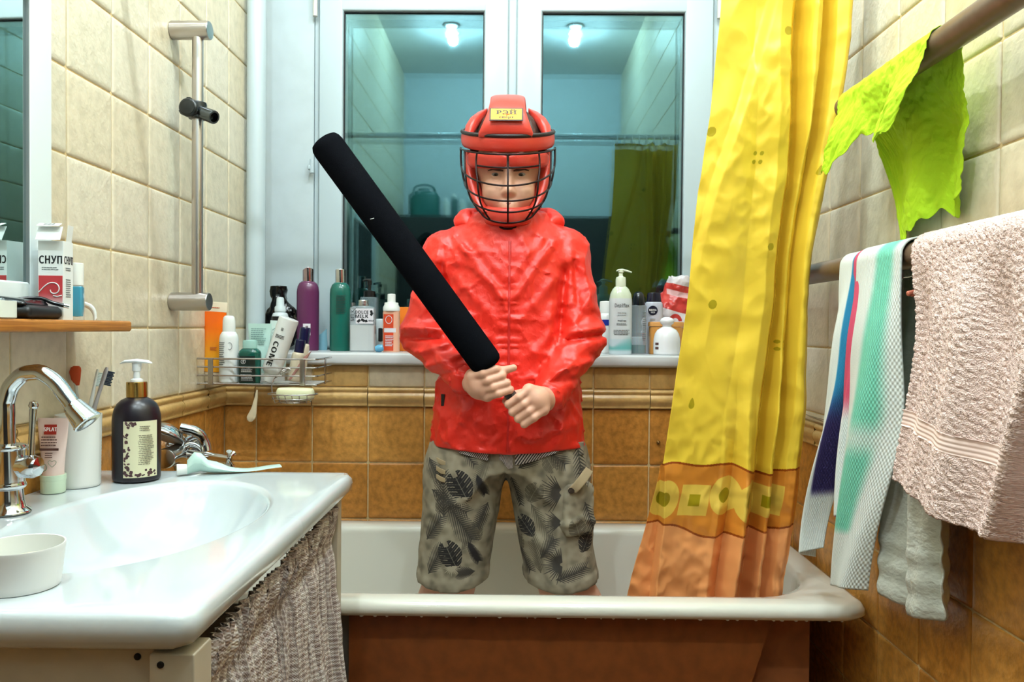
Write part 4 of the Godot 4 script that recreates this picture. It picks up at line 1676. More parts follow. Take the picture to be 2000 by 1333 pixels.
func bath_mixer() -> void:
	var chrome := mat("chrome")
	var b := Vector3(-0.745, 0.848, -1.735)
	var t := thing("bath_mixer", "chrome bath mixer tap with a cross handle on the left wall behind the washbasin", "tap", Vector3(XL, b.y, b.z))
	var m := M.new()
	lathe(m, [[0.001, -0.095], [0.020, -0.095], [0.022, -0.092], [0.022, -0.05], [0.023, -0.03], [0.023, 0.03], [0.022, 0.05], [0.022, 0.092], [0.020, 0.095], [0.001, 0.095]], Transform3D(Basis(Vector3.RIGHT, PI / 2.0), b), 28)
	for s in [-0.075, 0.075]:
		lathe(m, [[0.001, 0.0], [0.030, 0.0], [0.028, 0.010], [0.016, 0.016], [0.015, 0.07]], Transform3D(Basis(Vector3.BACK, -PI / 2.0), Vector3(XL, b.y, b.z + s)), 24)
	obj("body", m, chrome, t)
	m = M.new()
	tube(m, arc([b + Vector3(0, 0.015, 0.0), b + Vector3(0.014, 0.030, 0.0), b + Vector3(0.034, 0.040, 0.0)], 16), [0.013, 0.013, 0.013, 0.013, 0.013, 0.013, 0.013, 0.013, 0.013, 0.0125, 0.0125, 0.0125, 0.0125, 0.0125, 0.0125, 0.0125, 0.0125], 20)
	obj("cradle", m, chrome, t)
	for s in [[at(447, 897, 1.66), 1.0], [at(421, 905, 1.72), 1.0]]:
		m = M.new()
		var c: Vector3 = s[0]
		tube(m, [b + Vector3(0.02, 0.0, (c.z - b.z) * 0.4), c], [0.010, 0.008], 16)
		for k in 4:
			var w := k * PI / 2.0 + 0.5
			var e := c + Vector3(0.2, cos(w), sin(w)).normalized() * 0.021
			tube(m, [c, c.lerp(e, 0.7), e], [0.0042, 0.0036, 0.0058], 12)
		lathe(m, [[0.0, -0.008], [0.007, -0.006], [0.008, 0.0], [0.006, 0.006], [0.0, 0.008]], Transform3D(Basis(Vector3.BACK, PI / 2.0), c), 16)
		obj("cross_handle", m, chrome, t)
	# hand shower lying in the cradle
	var h0 := at(392, 858, 1.70)
	var h1 := at(372, 838, 1.69)
	t = thing("hand_shower", "chrome hand shower with a round head and ribbed hose resting on the bath mixer", "shower head", h0)
	m = M.new()
	tube(m, arc([at(404, 882, 1.70), at(398, 862, 1.70), at(384, 845, 1.69), at(352, 836, 1.68)], 20), 0.0115, 20)
	obj("handle", m, chrome, t)
	m = M.new()
	var hc := at(322, 846, 1.68)
	var nd := (Vector3(-0.22, -0.90, 0.42)).normalized()
	lathe(m, [[0.001, -0.020], [0.020, -0.018], [0.036, -0.009], [0.0455, 0.001], [0.047, 0.006], [0.044, 0.009], [0.001, 0.010]], Transform3D(Basis(Quaternion(Vector3.UP, nd)), hc), 36)
	obj("head", m, chrome, t)
	m = M.new()
	lathe(m, [[0.001, 0.009], [0.041, 0.0095], [0.041, 0.0115], [0.001, 0.0125]], Transform3D(Basis(Quaternion(Vector3.UP, nd)), hc), 32)
	obj("spray_plate", m, mat("spray_grey", Color(0.55, 0.52, 0.48), 0.4), t)
	m = M.new()
	var hose := arc([at(362, 912, 1.69), at(352, 925, 1.69), at(346, 900, 1.70), at(358, 878, 1.71), at(378, 870, 1.72), at(400, 888, 1.72)], 90)
	var rad := []
	for k in hose.size():
		rad.append(0.0068 + 0.0008 * (k % 2))
	tube(m, hose, rad, 12)
	obj("hose", m, chrome, t)

# ---------------------------------------------------------------- wire basket in the corner
func caddy() -> void:
	var steel := mat("wire_steel", Color(0.72, 0.70, 0.69), 0.25, 1.0)
	var z0 := -2.105
	var z1 := -1.955
	var x0 := XL + 0.004
	var x1 := -0.505
	var y0 := 0.984
	var t := thing("wire_basket", "steel wire bath basket in the corner, filled with tubes and bottles", "basket", Vector3((x0 + x1) / 2.0, y0, (z0 + z1) / 2.0))
	for k in 4:
		var m := M.new()
		var y := y0 + 0.0635 * k / 3.0
		tube(m, [Vector3(x0, y, z1), Vector3(x1 - 0.008, y, z1), Vector3(x1, y, z1 - 0.008), Vector3(x1, y, z0)], 0.0021 if k < 3 else 0.0024, 10)
		obj("wire", m, steel, t)
	for k in 11:
		var m := M.new()
		var z := lerpf(z1, z0, k / 10.0)
		tube(m, [Vector3(x0, y0 - 0.001, z), Vector3(x1, y0 - 0.001, z)], 0.0017, 8)
		obj("floor_wire", m, steel, t)
	for p in [Vector3(at(412, 735, 1.955).x, y0 + 0.031, z1 + 0.003), Vector3(at(591, 735, 1.955).x, y0 + 0.031, z1 + 0.003)]:
		var m := M.new()
		rbox(m, Vector3(0.0135, 0.068, 0.0022), Transform3D(Basis(), p), 0.001)
		obj("strap", m, steel, t)
	var m0 := M.new()
	rbox(m0, Vector3(0.0022, 0.068, 0.014), Transform3D(Basis(), Vector3(x1 + 0.003, y0 + 0.031, -2.03)), 0.001)
	obj("strap", m0, steel, t)
	var fl := y0 + 0.0012
	# orange tube
	var p := at(414, 745, 2.02)
	p.y = fl
	t = thing("orange_gel_tube", "tall tube of bright orange gel with a flat white crimp, leftmost in the wire basket", "tube", p, "toiletries in the wire basket", Basis(Vector3.BACK, -0.05) * Basis(Vector3.UP, 0.1))
	var m := M.new()
	var white := mat("white_plastic")
	squeeze_tube(m, 0.021, 0.056, 0.178, 0.026)
	var og := mat("gel_orange", Color(1, 1, 1), 0.15)
	var img := Image.create(4, 64, false, Image.FORMAT_RGB8)
	for y in 64:
		for x in 4:
			img.set_pixel(x, y, Color(0.95, 0.66, 0.15).lerp(Color(0.93, 0.40, 0.06), smoothstep(0.1, 0.7, y / 63.0)))
	og.albedo_texture = ImageTexture.create_from_image(img)
	og.uv1_scale = Vector3(1, 5.0, 1)
	obj("body", m, og, t, true)
	m = M.new()
	rbox(m, Vector3(0.0575, 0.026, 0.0034), Transform3D(Basis(), Vector3(0, 0.194, 0)), 0.001)
	obj("crimp", m, mat("crimp_cream", Color(0.92, 0.86, 0.76), 0.4), t, true)
	m = M.new()
	lathe(m, [[0.001, 0.0], [0.0195, 0.0], [0.0205, 0.001], [0.0205, 0.025], [0.001, 0.027]], Transform3D(), 28)
	obj("cap", m, mat("cap_cream", Color(0.88, 0.80, 0.68), 0.4), t, true)
	m = M.new()
	print_rows(m, 0.018, 0.010, 3, Transform3D(Basis(Vector3.RIGHT, -0.1), Vector3(0.004, 0.086, 0.0152)), 0.0, 2)
	print_rows(m, 0.026, 0.005, 1, Transform3D(Basis(), Vector3(0, 0.192, 0.0019)), 0.0, 7)
	obj("print", m, mat("print_orange", Color(0.72, 0.25, 0.04), 0.5), t, true)
	# white spray
	p = at(447, 752, 1.985)
	p.y = fl
	t = thing("white_spray_can", "slim white spray bottle with a domed cap next to the orange tube, wire basket", "bottle", p, "toiletries in the wire basket")
	m = M.new()
	lathe(m, [[0.001, 0.0], [0.0215, 0.0], [0.0235, 0.002], [0.0240, 0.006], [0.0235, 0.112], [0.0215, 0.122], [0.0165, 0.130], [0.001, 0.131]], Transform3D(), 36)
	obj("bottle", m, mat("white_gloss", Color(0.90, 0.91, 0.90), 0.2), t, true)
	m = M.new()
	lathe(m, [[0.001, 0.130], [0.0155, 0.130], [0.016, 0.132], [0.0155, 0.158], [0.0135, 0.167], [0.010, 0.171], [0.001, 0.1715]], Transform3D(), 30, 1.0, 0.9)
	obj("cap", m, white, t, true)
	m = M.new()
	var ring := []
	for q in 18:
		ring.append(Vector3(0.010 + 0.006 * cos(TAU * q / 18.0), 0.094 + 0.009 * sin(TAU * q / 18.0), 0.0222))
	tube(m, ring, 0.0006, 6, true)
	print_rows(m, 0.022, 0.06, 12, Transform3D(Basis(Vector3.UP, -0.55), Vector3(-0.0125, 0.075, 0.0207)), 0.024, 4)
	obj("print", m, mat("print_grey"), t, true)
	# flat green tube behind
	p = at(507, 750, 2.055)
	p.y = fl
	t = thing("mint_cream_tube", "pale green translucent cream tube standing behind the dark green bottle in the wire basket", "tube", p, "toiletries in the wire basket")
	m = M.new()
	squeeze_tube(m, 0.022, 0.062, 0.130, 0.022)
	obj("body", m, mat("mint_pale", Color(0.72, 0.84, 0.80), 0.2), t, true)
	m = M.new()
	lathe(m, [[0.001, 0.0], [0.022, 0.0], [0.022, 0.023], [0.001, 0.024]], Transform3D(), 28)
	obj("cap", m, white, t, true)
	m = M.new()
	print_rows(m, 0.04, 0.045, 9, Transform3D(Basis(Vector3.RIGHT, -0.1), Vector3(0.0, 0.118, 0.0095)), 0.0, 12)
	obj("small_print", m, mat("print_green_grey", Color(0.45, 0.58, 0.55), 0.5), t, true)
	p = at(541, 750, 2.08)
	p.y = fl
	t = thing("patterned_tube", "pale green tube with a leafy line pattern, behind the tilted white bottle", "tube", p, "toiletries in the wire basket", Basis(Vector3.BACK, -0.06) * Basis(Vector3.UP, 0.5))
	m = M.new()
	squeeze_tube(m, 0.020, 0.054, 0.142, 0.018)
	obj("body", m, mat("mint_light", Color(0.80, 0.87, 0.84), 0.25), t, true)
	m = M.new()
	lathe(m, [[0.001, 0.0], [0.020, 0.0], [0.020, 0.019], [0.001, 0.020]], Transform3D(), 28)
	obj("cap", m, white, t, true)
	m = M.new()
	for k in 12:
		var loop := []
		var cc := Vector3(-0.017 + 0.012 * (k % 4), 0.11 + 0.014 * (k / 4), 0.0115 - 0.003 * (k / 4))
		for q in 10:
			loop.append(cc + Vector3(0.005 * cos(TAU * q / 10.0), 0.004 * sin(TAU * q / 10.0 + k), 0))
		tube(m, loop, 0.0004, 5, true)
	obj("leaf_print", m, mat("print_green_grey"), t, true)
	# dark green bottle
	p = at(488, 752, 1.985)
	p.y = fl
	t = thing("green_wash_bottle", "green bottle with a dark label and a pale flip cap in the wire basket", "bottle", p, "toiletries in the wire basket")
	m = M.new()
	lathe(m, [[0.001, 0.0], [0.0255, 0.0], [0.0275, 0.003], [0.0278, 0.074], [0.026, 0.081], [0.020, 0.087], [0.017, 0.088], [0.001, 0.089]], Transform3D(), 36, 1.0, 0.72, 2.6)
	obj("bottle", m, mat("deep_green", Color(0.05, 0.30, 0.25), 0.15), t, true)
	m = M.new()
	lathe(m, [[0.001, 0.088], [0.0175, 0.088], [0.018, 0.089], [0.018, 0.106], [0.0165, 0.109], [0.001, 0.110]], Transform3D(), 28, 1.0, 0.85)
	obj("cap", m, mat("cap_mint", Color(0.62, 0.78, 0.74), 0.25), t, true)
	m = M.new()
	patch(m, 0.040, 0.066, Transform3D(Basis(), Vector3(0.0, 0.036, 0.0202)), 0.0, 0.0005)
	obj("label", m, mat("label_dark_green", Color(0.03, 0.12, 0.10), 0.4), t, true)
	m = M.new()
	words(m, "TEA TREE", 0.0042, Transform3D(Basis(), Vector3(-0.004, 0.040, 0.0210)), true)
	words(m, "BODY WASH", 0.0034, Transform3D(Basis(), Vector3(-0.003, 0.021, 0.0210)), true)
	print_rows(m, 0.03, 0.008, 3, Transform3D(Basis(), Vector3(0.0, 0.032, 0.0209)), 0.0, 2)
	print_rows(m, 0.03, 0.010, 3, Transform3D(Basis(), Vector3(0.0, 0.012, 0.0209)), 0.0, 5)
	ring = []
	for q in 18:
		ring.append(Vector3(-0.010 + 0.0055 * cos(TAU * q / 18.0), 0.055 + 0.0055 * sin(TAU * q / 18.0), 0.0209))
	tube(m, ring, 0.0005, 6, true)
	rbox(m, Vector3(0.002, 0.008, 0.0006), Transform3D(Basis(), Vector3(-0.010, 0.056, 0.0209)), 0.0002)
	obj("lettering", m, mat("print_white"), t, true)
	# tilted white bottle
	var a := at(523, 752, 1.985)
	var b := at(565, 622, 1.985)
	a.y = maxf(a.y, fl + 0.004)
	var turn := Basis(Quaternion(Vector3.UP, (b - a).normalized()))
	var l := a.distance_to(b)
	t = thing("tilted_white_bottle", "white bottle standing on its cap and leaning right in the wire basket", "bottle", a, "toiletries in the wire basket", turn)
	m = M.new()
	lathe(m, [[0.001, 0.024], [0.0195, 0.024], [0.0235, 0.030], [0.0245, 0.036], [0.0253, l - 0.004], [0.0240, l - 0.001], [0.021, l], [0.001, l - 0.002]], Transform3D(), 40)
	obj("bottle", m, mat("white_gloss"), t, true)
	m = M.new()
	lathe(m, [[0.001, 0.001], [0.0130, 0.001], [0.0145, 0.003], [0.0155, 0.022], [0.0155, 0.025], [0.001, 0.026]], Transform3D(), 30)
	obj("cap", m, white, t, true)
	m = M.new()
	words(m, "COME", 0.0135, Transform3D(Basis(Vector3.BACK, -PI / 2.0) , Vector3(-0.004, 0.075, 0.0252)) , true, 0.0, 1.25)
	print_rows(m, 0.026, 0.010, 3, Transform3D(Basis(), Vector3(0, l - 0.050, 0.0255)), 0.0255, 3)
	print_rows(m, 0.007, 0.008, 3, Transform3D(Basis(), Vector3(0, l - 0.030, 0.0257)), 0.0255, 8)
	obj("lettering", m, mat("print_black"), t, true)
	# two dark-capped bottles and a puff behind it
	var navy := mat("navy_cap", Color(0.06, 0.07, 0.22), 0.25)
	for s in [[573, 750, 588, 664, 2.00, "small cream bottle with a dark blue cap leaning beside the tilted white bottle", 0.016], [583, 745, 597, 640, 2.07, "cream bottle with a broad dark blue cap, rearmost in the wire basket", 0.017]]:
		a = at(s[0], s[1], s[4])
		a.y = fl + 0.004
		b = at(s[2], s[3], s[4])
		l = a.distance_to(b)
		var r: float = s[6]
		t = thing("blue_capped_bottle", s[5], "bottle", a, "toiletries in the wire basket", Basis(Quaternion(Vector3.UP, (b - a).normalized())))
		m = M.new()
		lathe(m, [[0.001, 0.001], [r * 0.9, 0.001], [r, 0.004], [r, l * 0.62], [r * 0.9, l * 0.68], [r * 0.7, l * 0.70], [0.001, l * 0.71]], Transform3D(), 28)
		obj("bottle", m, mat("cream_plastic", Color(0.85, 0.80, 0.70), 0.3), t, true)
		m = M.new()
		lathe(m, [[0.001, l * 0.70], [r * 0.78, l * 0.70], [r * 0.82, l * 0.97], [r * 0.7, l], [0.001, l]], Transform3D(), 28)
		obj("cap", m, navy, t, true)
	m = M.new()
	var c := at(556, 724, 1.945)
	for k in 9:
		var loop := []
		for q in 14:
			var w := TAU * q / 14.0
			loop.append(c + Basis.from_euler(Vector3(k * 0.9, k * 1.7, k * 0.5)) * Vector3(0.006 + 0.009 * cos(w), 0.006 * sin(w), 0.0))
		tube(m, loop, 0.0011, 6, true)
	solo("hair_tie", m, mat("satin_chrome"), "tangle of shiny metal loops hooked on the front of the wire basket", "hair tie")
	m = M.new()
	var q0 := at(570, 748, 2.0)
	strip(m, [[at(566, 742, 1.985), Vector3(0.004, 0, 0), Vector3(0, 0, 0.002)], [at(580, 722, 1.985), Vector3(0.006, 0.003, 0), Vector3(0, 0, 0.002)], [at(594, 703, 1.985), Vector3(0.010, 0.006, 0), Vector3(0, 0, 0.002)], [at(601, 692, 1.985), Vector3(0.010, 0.008, 0), Vector3(0, 0, 0.0015)]], 2.5, 12)
	solo("pink_razor", m, mat("razor_pink", Color(0.70, 0.50, 0.46), 0.35), "pinkish brown disposable razor leaning in the right corner of the wire basket", "razor", "toiletries in the wire basket")
	# soap holder
	t = thing("soap_holder", "oval wire soap holder hooked on the front of the wire basket", "soap holder", at(572, 787, 1.91))
	for s in [[48.0, 770.0, 0.0017], [40.0, 779.0, 0.0014], [26.0, 786.0, 0.0014]]:
		m = M.new()
		var loop := []
		var cc := at(572, s[1], 1.912)
		for q in 36:
			var w := TAU * q / 36.0
			loop.append(cc + Vector3(cos(w) * s[0] * 1.912 / F, 0, sin(w) * s[0] * 0.72 * 1.912 / F))
		tube(m, loop, s[2], 8, true)
		obj("wire_ring", m, steel, t)
	for k in 6:
		m = M.new()
		var x := (k - 2.5) * 0.017
		var y := at(572, 787, 1.912).y
		var w := sqrt(maxf(0.0, 1.0 - pow(x / 0.058, 2.0))) * 0.040
		tube(m, [Vector3(at(572, 770, 1.912).x + x, y + 0.020, -1.912 - w), Vector3(at(572, 770, 1.912).x + x * 0.9, y, -1.912 - w * 0.6), Vector3(at(572, 770, 1.912).x + x * 0.9, y, -1.912 + w * 0.6), Vector3(at(572, 770, 1.912).x + x, y + 0.020, -1.912 + w)], 0.0011, 7)
		obj("cross_wire", m, steel, t)
	m = M.new()
	var hx := at(532, 768, 1.91)
	tube(m, arc([hx, at(531, 752, 1.935), at(536, 740, 1.948), at(541, 737, 1.96)], 14), 0.0014, 8)
	obj("hook", m, steel, t)
	m = M.new()
	soap_bar(m, Vector3(0.092, 0.030, 0.050), Transform3D(Basis(Vector3.BACK, -0.02), at(577, 770, 1.912)))
	solo("soap_bar", m, mat("soap_ivory"), "ivory oval bar of soap lying in the wire soap holder", "soap", "bars of soap")
	# translucent strap hanging below
	m = M.new()
	strip(m, [[at(502, 762, 1.96), Vector3(0.002, 0, 0), Vector3(0, 0, 0.002)], [at(500, 778, 1.96), Vector3(0.004, 0, 0), Vector3(0, 0, 0.002)], [at(496, 798, 1.958), Vector3(0.007, 0, 0), Vector3(0, 0, 0.003)], [at(491, 814, 1.956), Vector3(0.012, 0.001, 0), Vector3(0, 0, 0.003)], [at(490, 820, 1.956), Vector3(0.010, 0.001, 0), Vector3(0, 0, 0.0025)], [at(489, 824, 1.956), Vector3(0.004, 0, 0), Vector3(0, 0, 0.001)]], 2.3, 16)
	solo("plastic_hook", m, mat("hook_cream", Color(0.78, 0.72, 0.60), 0.25), "pale plastic drop-shaped tab hanging below the wire basket", "hook")

# ---------------------------------------------------------------- on the window ledge
const LEDGE := "toiletries on the window ledge"

func on_sill(px: float, z: float) -> Vector3:
	var p := at(px, 690, z)
	p.y = SILL - 0.0003
	return p

func round_bottle(called: String, label: String, p: Vector3, prof: Array, body: Material, cap_prof: Array, cap: Material, sz := 1.0, power := 2.0, turn := 0.0) -> Node3D:
	var t := thing(called, label, "bottle", p, LEDGE, Basis(Vector3.UP, turn))
	var m := M.new()
	lathe(m, prof, Transform3D(), 40, 1.0, sz, power)
	obj("bottle", m, body, t, true)
	if cap_prof.size():
		m = M.new()
		lathe(m, cap_prof, Transform3D(), 32)
		obj("cap", m, cap, t, true)
	return t

func sill_things() -> void:
	var chrome := mat("chrome")
	var white := mat("white_plastic")
	var black := mat("print_black")
	# ---- left
	var p := on_sill(601, 2.29)
	var t := round_bottle("purple_shampoo_bottle", "tall purple bottle with a slanted shiny metal cap on the left of the window ledge", p, [[0.001, 0.0], [0.030, 0.0], [0.0325, 0.003], [0.0325, 0.172], [0.0305, 0.187], [0.026, 0.197], [0.019, 0.203], [0.001, 0.204]], mat("purple_plastic", Color(0.36, 0.16, 0.30), 0.22), [], chrome, 0.85)
	var m := M.new()
	lathe(m, [[0.001, 0.202], [0.0150, 0.202], [0.0155, 0.204], [0.0155, 0.238], [0.0148, 0.240], [0.001, 0.241]], Transform3D(), 32)
	for i in m.v.size():
		if m.v[i].y > 0.22:
			m.v[i].y += 0.45 * (0.006 - absf(m.v[i].x - 0.004)) + 0.002
	obj("cap", m, mat("cap_mauve_chrome", Color(0.74, 0.66, 0.70), 0.12, 1.0), t, true)
	m = M.new()
	patch(m, 0.022, 0.034, Transform3D(Basis(), Vector3(0.004, 0.062, 0.0285)), 0.03, 0.0008)
	obj("label", m, mat("label_white", Color(0.88, 0.86, 0.88), 0.5), t, true)
	m = M.new()
	for k in 9:
		rbox(m, Vector3(0.008, 0.0006 + 0.0006 * (k % 3), 0.0004), Transform3D(Basis(), Vector3(0.005, 0.049 + 0.0028 * k, 0.0298)), 0.0001)
	patch(m, 0.022, 0.006, Transform3D(Basis(), Vector3(0.004, 0.0425, 0.0285)), 0.03, 0.0009)
	obj("barcode", m, mat("print_plum"), t, true)
	p = on_sill(664, 2.27)
	t = round_bottle("teal_shampoo_bottle", "tall teal green bottle with a shiny metal cap in front of the window frame", p, [[0.001, 0.0], [0.028, 0.0], [0.0300, 0.003], [0.0303, 0.165], [0.0290, 0.180], [0.0245, 0.192], [0.017, 0.199], [0.001, 0.200]], mat("teal_plastic", Color(0.08, 0.36, 0.31), 0.2), [[0.001, 0.198], [0.0140, 0.198], [0.0146, 0.200], [0.0146, 0.236], [0.0135, 0.238], [0.001, 0.2385]], chrome, 0.85)
	m = M.new()
	print_rows(m, 0.030, 0.055, 12, Transform3D(Basis(Vector3.UP, 0.35), Vector3(0.009, 0.135, 0.0262)), 0.030, 4)
	obj("small_print", m, mat("print_teal_dark", Color(0.03, 0.20, 0.17), 0.5), t, true)
	# black pouch behind on the left
	m = M.new()
	var bx := at(550, 640, 2.345)
	nets(m, func(q: Vector3) -> float:
		var d := q - bx
		var e := ell(d, Vector3(0, 0.005, 0), Vector3(0.058, 0.075, 0.026))
		e = smin(e, cap(d, Vector3(-0.005, 0.06, 0), Vector3(-0.010, 0.115, 0.0), 0.022, 0.026), 0.02)
		e += 0.006 * noise.get_noise_3d(d.x * 30.0, d.y * 30.0, d.z * 30.0) + 0.004 * absf(noise.get_noise_3d(d.x * 60.0 + d.y * 20.0, d.y * 45.0, 3.0))
		e = maxf(e, absf(d.z) - 0.030)
		return maxf(maxf(e, SILL + 0.0005 - q.y), d.y - 0.125), bx - Vector3(0.08, 0.10, 0.04), bx + Vector3(0.08, 0.15, 0.04), 0.004)
	solo("black_pouch", m, mat("pouch_black", Color(0.035, 0.035, 0.035), 0.16), "crumpled shiny black plastic pouch in the left corner of the window ledge", "pouch", LEDGE)
	p = on_sill(547, 2.24)
	t = round_bottle("clear_spray_bottle", "clear spray bottle with a translucent nozzle and black band in front of the black pouch", p, [[0.001, 0.0], [0.0215, 0.0], [0.0235, 0.002], [0.0235, 0.098], [0.0200, 0.108], [0.012, 0.112], [0.001, 0.113]], mat("frosted_grey", Color(0.78, 0.82, 0.83), 0.25), [[0.001, 0.112], [0.0155, 0.112], [0.016, 0.114], [0.0155, 0.126], [0.0115, 0.130], [0.0105, 0.150], [0.008, 0.154], [0.001, 0.155]], mat("nozzle_clear", Color(0.80, 0.85, 0.86), 0.2))
	m = M.new()
	patch(m, 0.046, 0.016, Transform3D(Basis(), Vector3(0, 0.091, 0.0236)), 0.0236, 0.0006)
	obj("band", m, black, t, true)
	# clear blue packet behind the purple bottle
	m = M.new()
	bx = at(628, 660, 2.35)
	strip(m, [[bx + Vector3(0, -0.048, 0), Vector3(0.016, 0, 0), Vector3(0, 0, 0.008)], [bx + Vector3(0.001, -0.02, 0), Vector3(0.018, 0, 0.002), Vector3(0, 0, 0.009)], [bx + Vector3(0.003, 0.01, 0), Vector3(0.013, 0.004, 0), Vector3(0, 0, 0.005)], [bx + Vector3(0.010, 0.022, 0), Vector3(0.006, 0.006, 0), Vector3(0, 0, 0.002)]], 2.2, 14)
	solo("clear_packet", m, mat("packet_blue", Color(0.55, 0.75, 0.82), 0.15), "small pale blue plastic packet between the purple and teal bottles", "packet", LEDGE)
	# two square clear bottles
	p = on_sill(709, 2.24)
	t = thing("square_milk_bottle", "square clear bottle filled with white milk, black block letters on its label", "bottle", p, LEDGE)
	m = M.new()
	lathe(m, [[0.001, 0.0], [0.0345, 0.0], [0.0362, 0.002], [0.0362, 0.122], [0.0345, 0.127], [0.026, 0.130], [0.015, 0.1315], [0.001, 0.132]], Transform3D(), 48, 1.0, 0.62, 6.0)
	obj("bottle", m, clear("bottle_grey", Color(0.72, 0.76, 0.78), 0.35), t, true)
	m = M.new()
	lathe(m, [[0.001, 0.003], [0.0335, 0.003], [0.0350, 0.005], [0.0350, 0.076], [0.001, 0.0765]], Transform3D(), 48, 1.0, 0.58, 6.0)
	obj("milk", m, mat("milk", Color(0.90, 0.90, 0.88), 0.4), t, true)
	m = M.new()
	lathe(m, [[0.001, 0.131], [0.0145, 0.131], [0.015, 0.132], [0.015, 0.139], [0.0142, 0.1395], [0.0145, 0.146], [0.013, 0.148], [0.001, 0.1485]], Transform3D(), 30)
	obj("cap", m, mat("cap_silver", Color(0.78, 0.79, 0.79), 0.3, 1.0), t, true)
	m = M.new()
	patch(m, 0.050, 0.043, Transform3D(Basis(), Vector3(0.0085, 0.102, 0.0222)), 0.0, 0.0008)
	obj("label", m, mat("label_white"), t, true)
	m = M.new()
	words(m, "DOLCE", 0.0095, Transform3D(Basis(), Vector3(0.0005, 0.113, 0.0234)), true, 0.0, 0.95)
	words(m, "MILK", 0.0095, Transform3D(Basis(), Vector3(0.0005, 0.1015, 0.0234)), true, 0.0, 1.18)
	words(m, "MILK", 0.0045, Transform3D(Basis(), Vector3(0.0275, 0.089, 0.0234)), true)
	words(m, "MILK", 0.011, Transform3D(Basis(Vector3.BACK, PI / 2.0), Vector3(-0.0255, 0.104, 0.0234)), false, 0.0, 1.0)
	for q in [[-0.008, 0.088, 0.010, 0.7], [0.004, 0.090, 0.012, -0.5], [0.013, 0.088, 0.007, 0.3], [0.0285, 0.108, 0.010, 1.1], [0.0275, 0.115, 0.007, 0.2]]:
		rbox(m, Vector3(q[2], 0.007, 0.0006), Transform3D(Basis(Vector3.BACK, q[3]), Vector3(q[0], q[1], 0.0232)), 0.0002)
	obj("lettering", m, black, t, true)
	p = on_sill(687, 2.355)
	round_bottle("silver_capped_bottle", "clear bottle with a small silver cap half hidden behind the milk bottle", p, [[0.001, 0.0], [0.022, 0.0], [0.024, 0.002], [0.024, 0.115], [0.015, 0.122], [0.001, 0.123]], mat("frosted_grey"), [[0.001, 0.122], [0.0105, 0.122], [0.011, 0.124], [0.011, 0.144], [0.001, 0.145]], mat("cap_silver"))
	# tall clear bottle with a black pump behind
	p = on_sill(721, 2.34)
	t = round_bottle("black_pump_bottle", "tall clear square bottle with a black pump behind the milk bottle", p, [[0.001, 0.0], [0.024, 0.0], [0.0255, 0.002], [0.0255, 0.158], [0.0245, 0.160], [0.001, 0.161]], clear("bottle_smoke", Color(0.50, 0.58, 0.60), 0.55), [], black, 0.8, 6.0)
	m = M.new()
	lathe(m, [[0.001, 0.160], [0.017, 0.160], [0.0175, 0.161], [0.017, 0.178], [0.010, 0.180], [0.005, 0.181], [0.0045, 0.196], [0.007, 0.197], [0.007, 0.210], [0.001, 0.211]], Transform3D(), 26)
	tube(m, [Vector3(0.004, 0.211, 0), Vector3(-0.008, 0.212, 0), Vector3(-0.020, 0.209, 0)], [0.005, 0.0045, 0.003], 12)
	obj("pump", m, mat("pump_black", Color(0.02, 0.025, 0.025), 0.35), t, true)
	# orange foam bottle and orange box
	p = on_sill(764, 2.23)
	t = round_bottle("orange_foam_bottle", "clear bottle of orange foam with a white pump cap next to the milk bottle", p, [[0.001, 0.0], [0.0225, 0.0], [0.0240, 0.002], [0.0240, 0.112], [0.0225, 0.118], [0.018, 0.120], [0.001, 0.121]], mat("foam_clear", Color(0.88, 0.66, 0.55), 0.2), [[0.001, 0.117], [0.0235, 0.117], [0.0240, 0.119], [0.0240, 0.127], [0.0200, 0.135], [0.0195, 0.141], [0.0115, 0.142], [0.0115, 0.164], [0.0100, 0.166], [0.001, 0.167]], white, 0.8, 2.6)
	m = M.new()
	patch(m, 0.036, 0.104, Transform3D(Basis(Vector3.UP, 0.0), Vector3(-0.002, 0.056, 0.0195)), 0.04, 0.0006)
	obj("label", m, mat("label_orange", Color(0.80, 0.26, 0.12), 0.4), t, true)
	m = M.new()
	patch(m, 0.034, 0.012, Transform3D(Basis(), Vector3(-0.001, 0.062, 0.0199)), 0.04, 0.0008)
	var loop := []
	for q in 20:
		loop.append(Vector3(-0.004 + 0.009 * cos(TAU * q / 20.0), 0.092 + 0.011 * sin(TAU * q / 20.0), 0.0206))
	tube(m, loop, 0.0008, 6, true)
	print_rows(m, 0.024, 0.032, 7, Transform3D(Basis(), Vector3(-0.002, 0.032, 0.0206)), 0.0, 6)
	obj("print", m, mat("label_white"), t, true)
	m = M.new()
	rbox(m, Vector3(0.050, 0.130, 0.030), Transform3D(Basis(Vector3.UP, -0.3), on_sill(785, 2.31) + Vector3(0, 0.0655, 0)), 0.002)
	solo("orange_box", m, mat("box_orange", Color(0.95, 0.50, 0.12), 0.5), "plain orange box behind the foam bottle, next to the boy's sleeve", "box", LEDGE)
	m = M.new()
	lathe(m, [[0.001, -0.012], [0.008, -0.011], [0.011, 0.0], [0.008, 0.011], [0.001, 0.012]], Transform3D(Basis(Vector3.BACK, PI / 2.0 + 0.2), on_sill(741, 2.19) + Vector3(0, 0.0112, 0)), 20)
	solo("blue_capsule", m, mat("capsule_blue", Color(0.35, 0.62, 0.75), 0.2), "little pale blue capsule lying in front of the milk bottle", "capsule", LEDGE)
	p = on_sill(742, 2.33)
	t = round_bottle("black_label_bottle", "small clear bottle with a black round label between milk and foam bottles", p, [[0.001, 0.0], [0.017, 0.0], [0.018, 0.002], [0.018, 0.090], [0.016, 0.095], [0.001, 0.096]], mat("frosted_grey"), [], black)
	m = M.new()
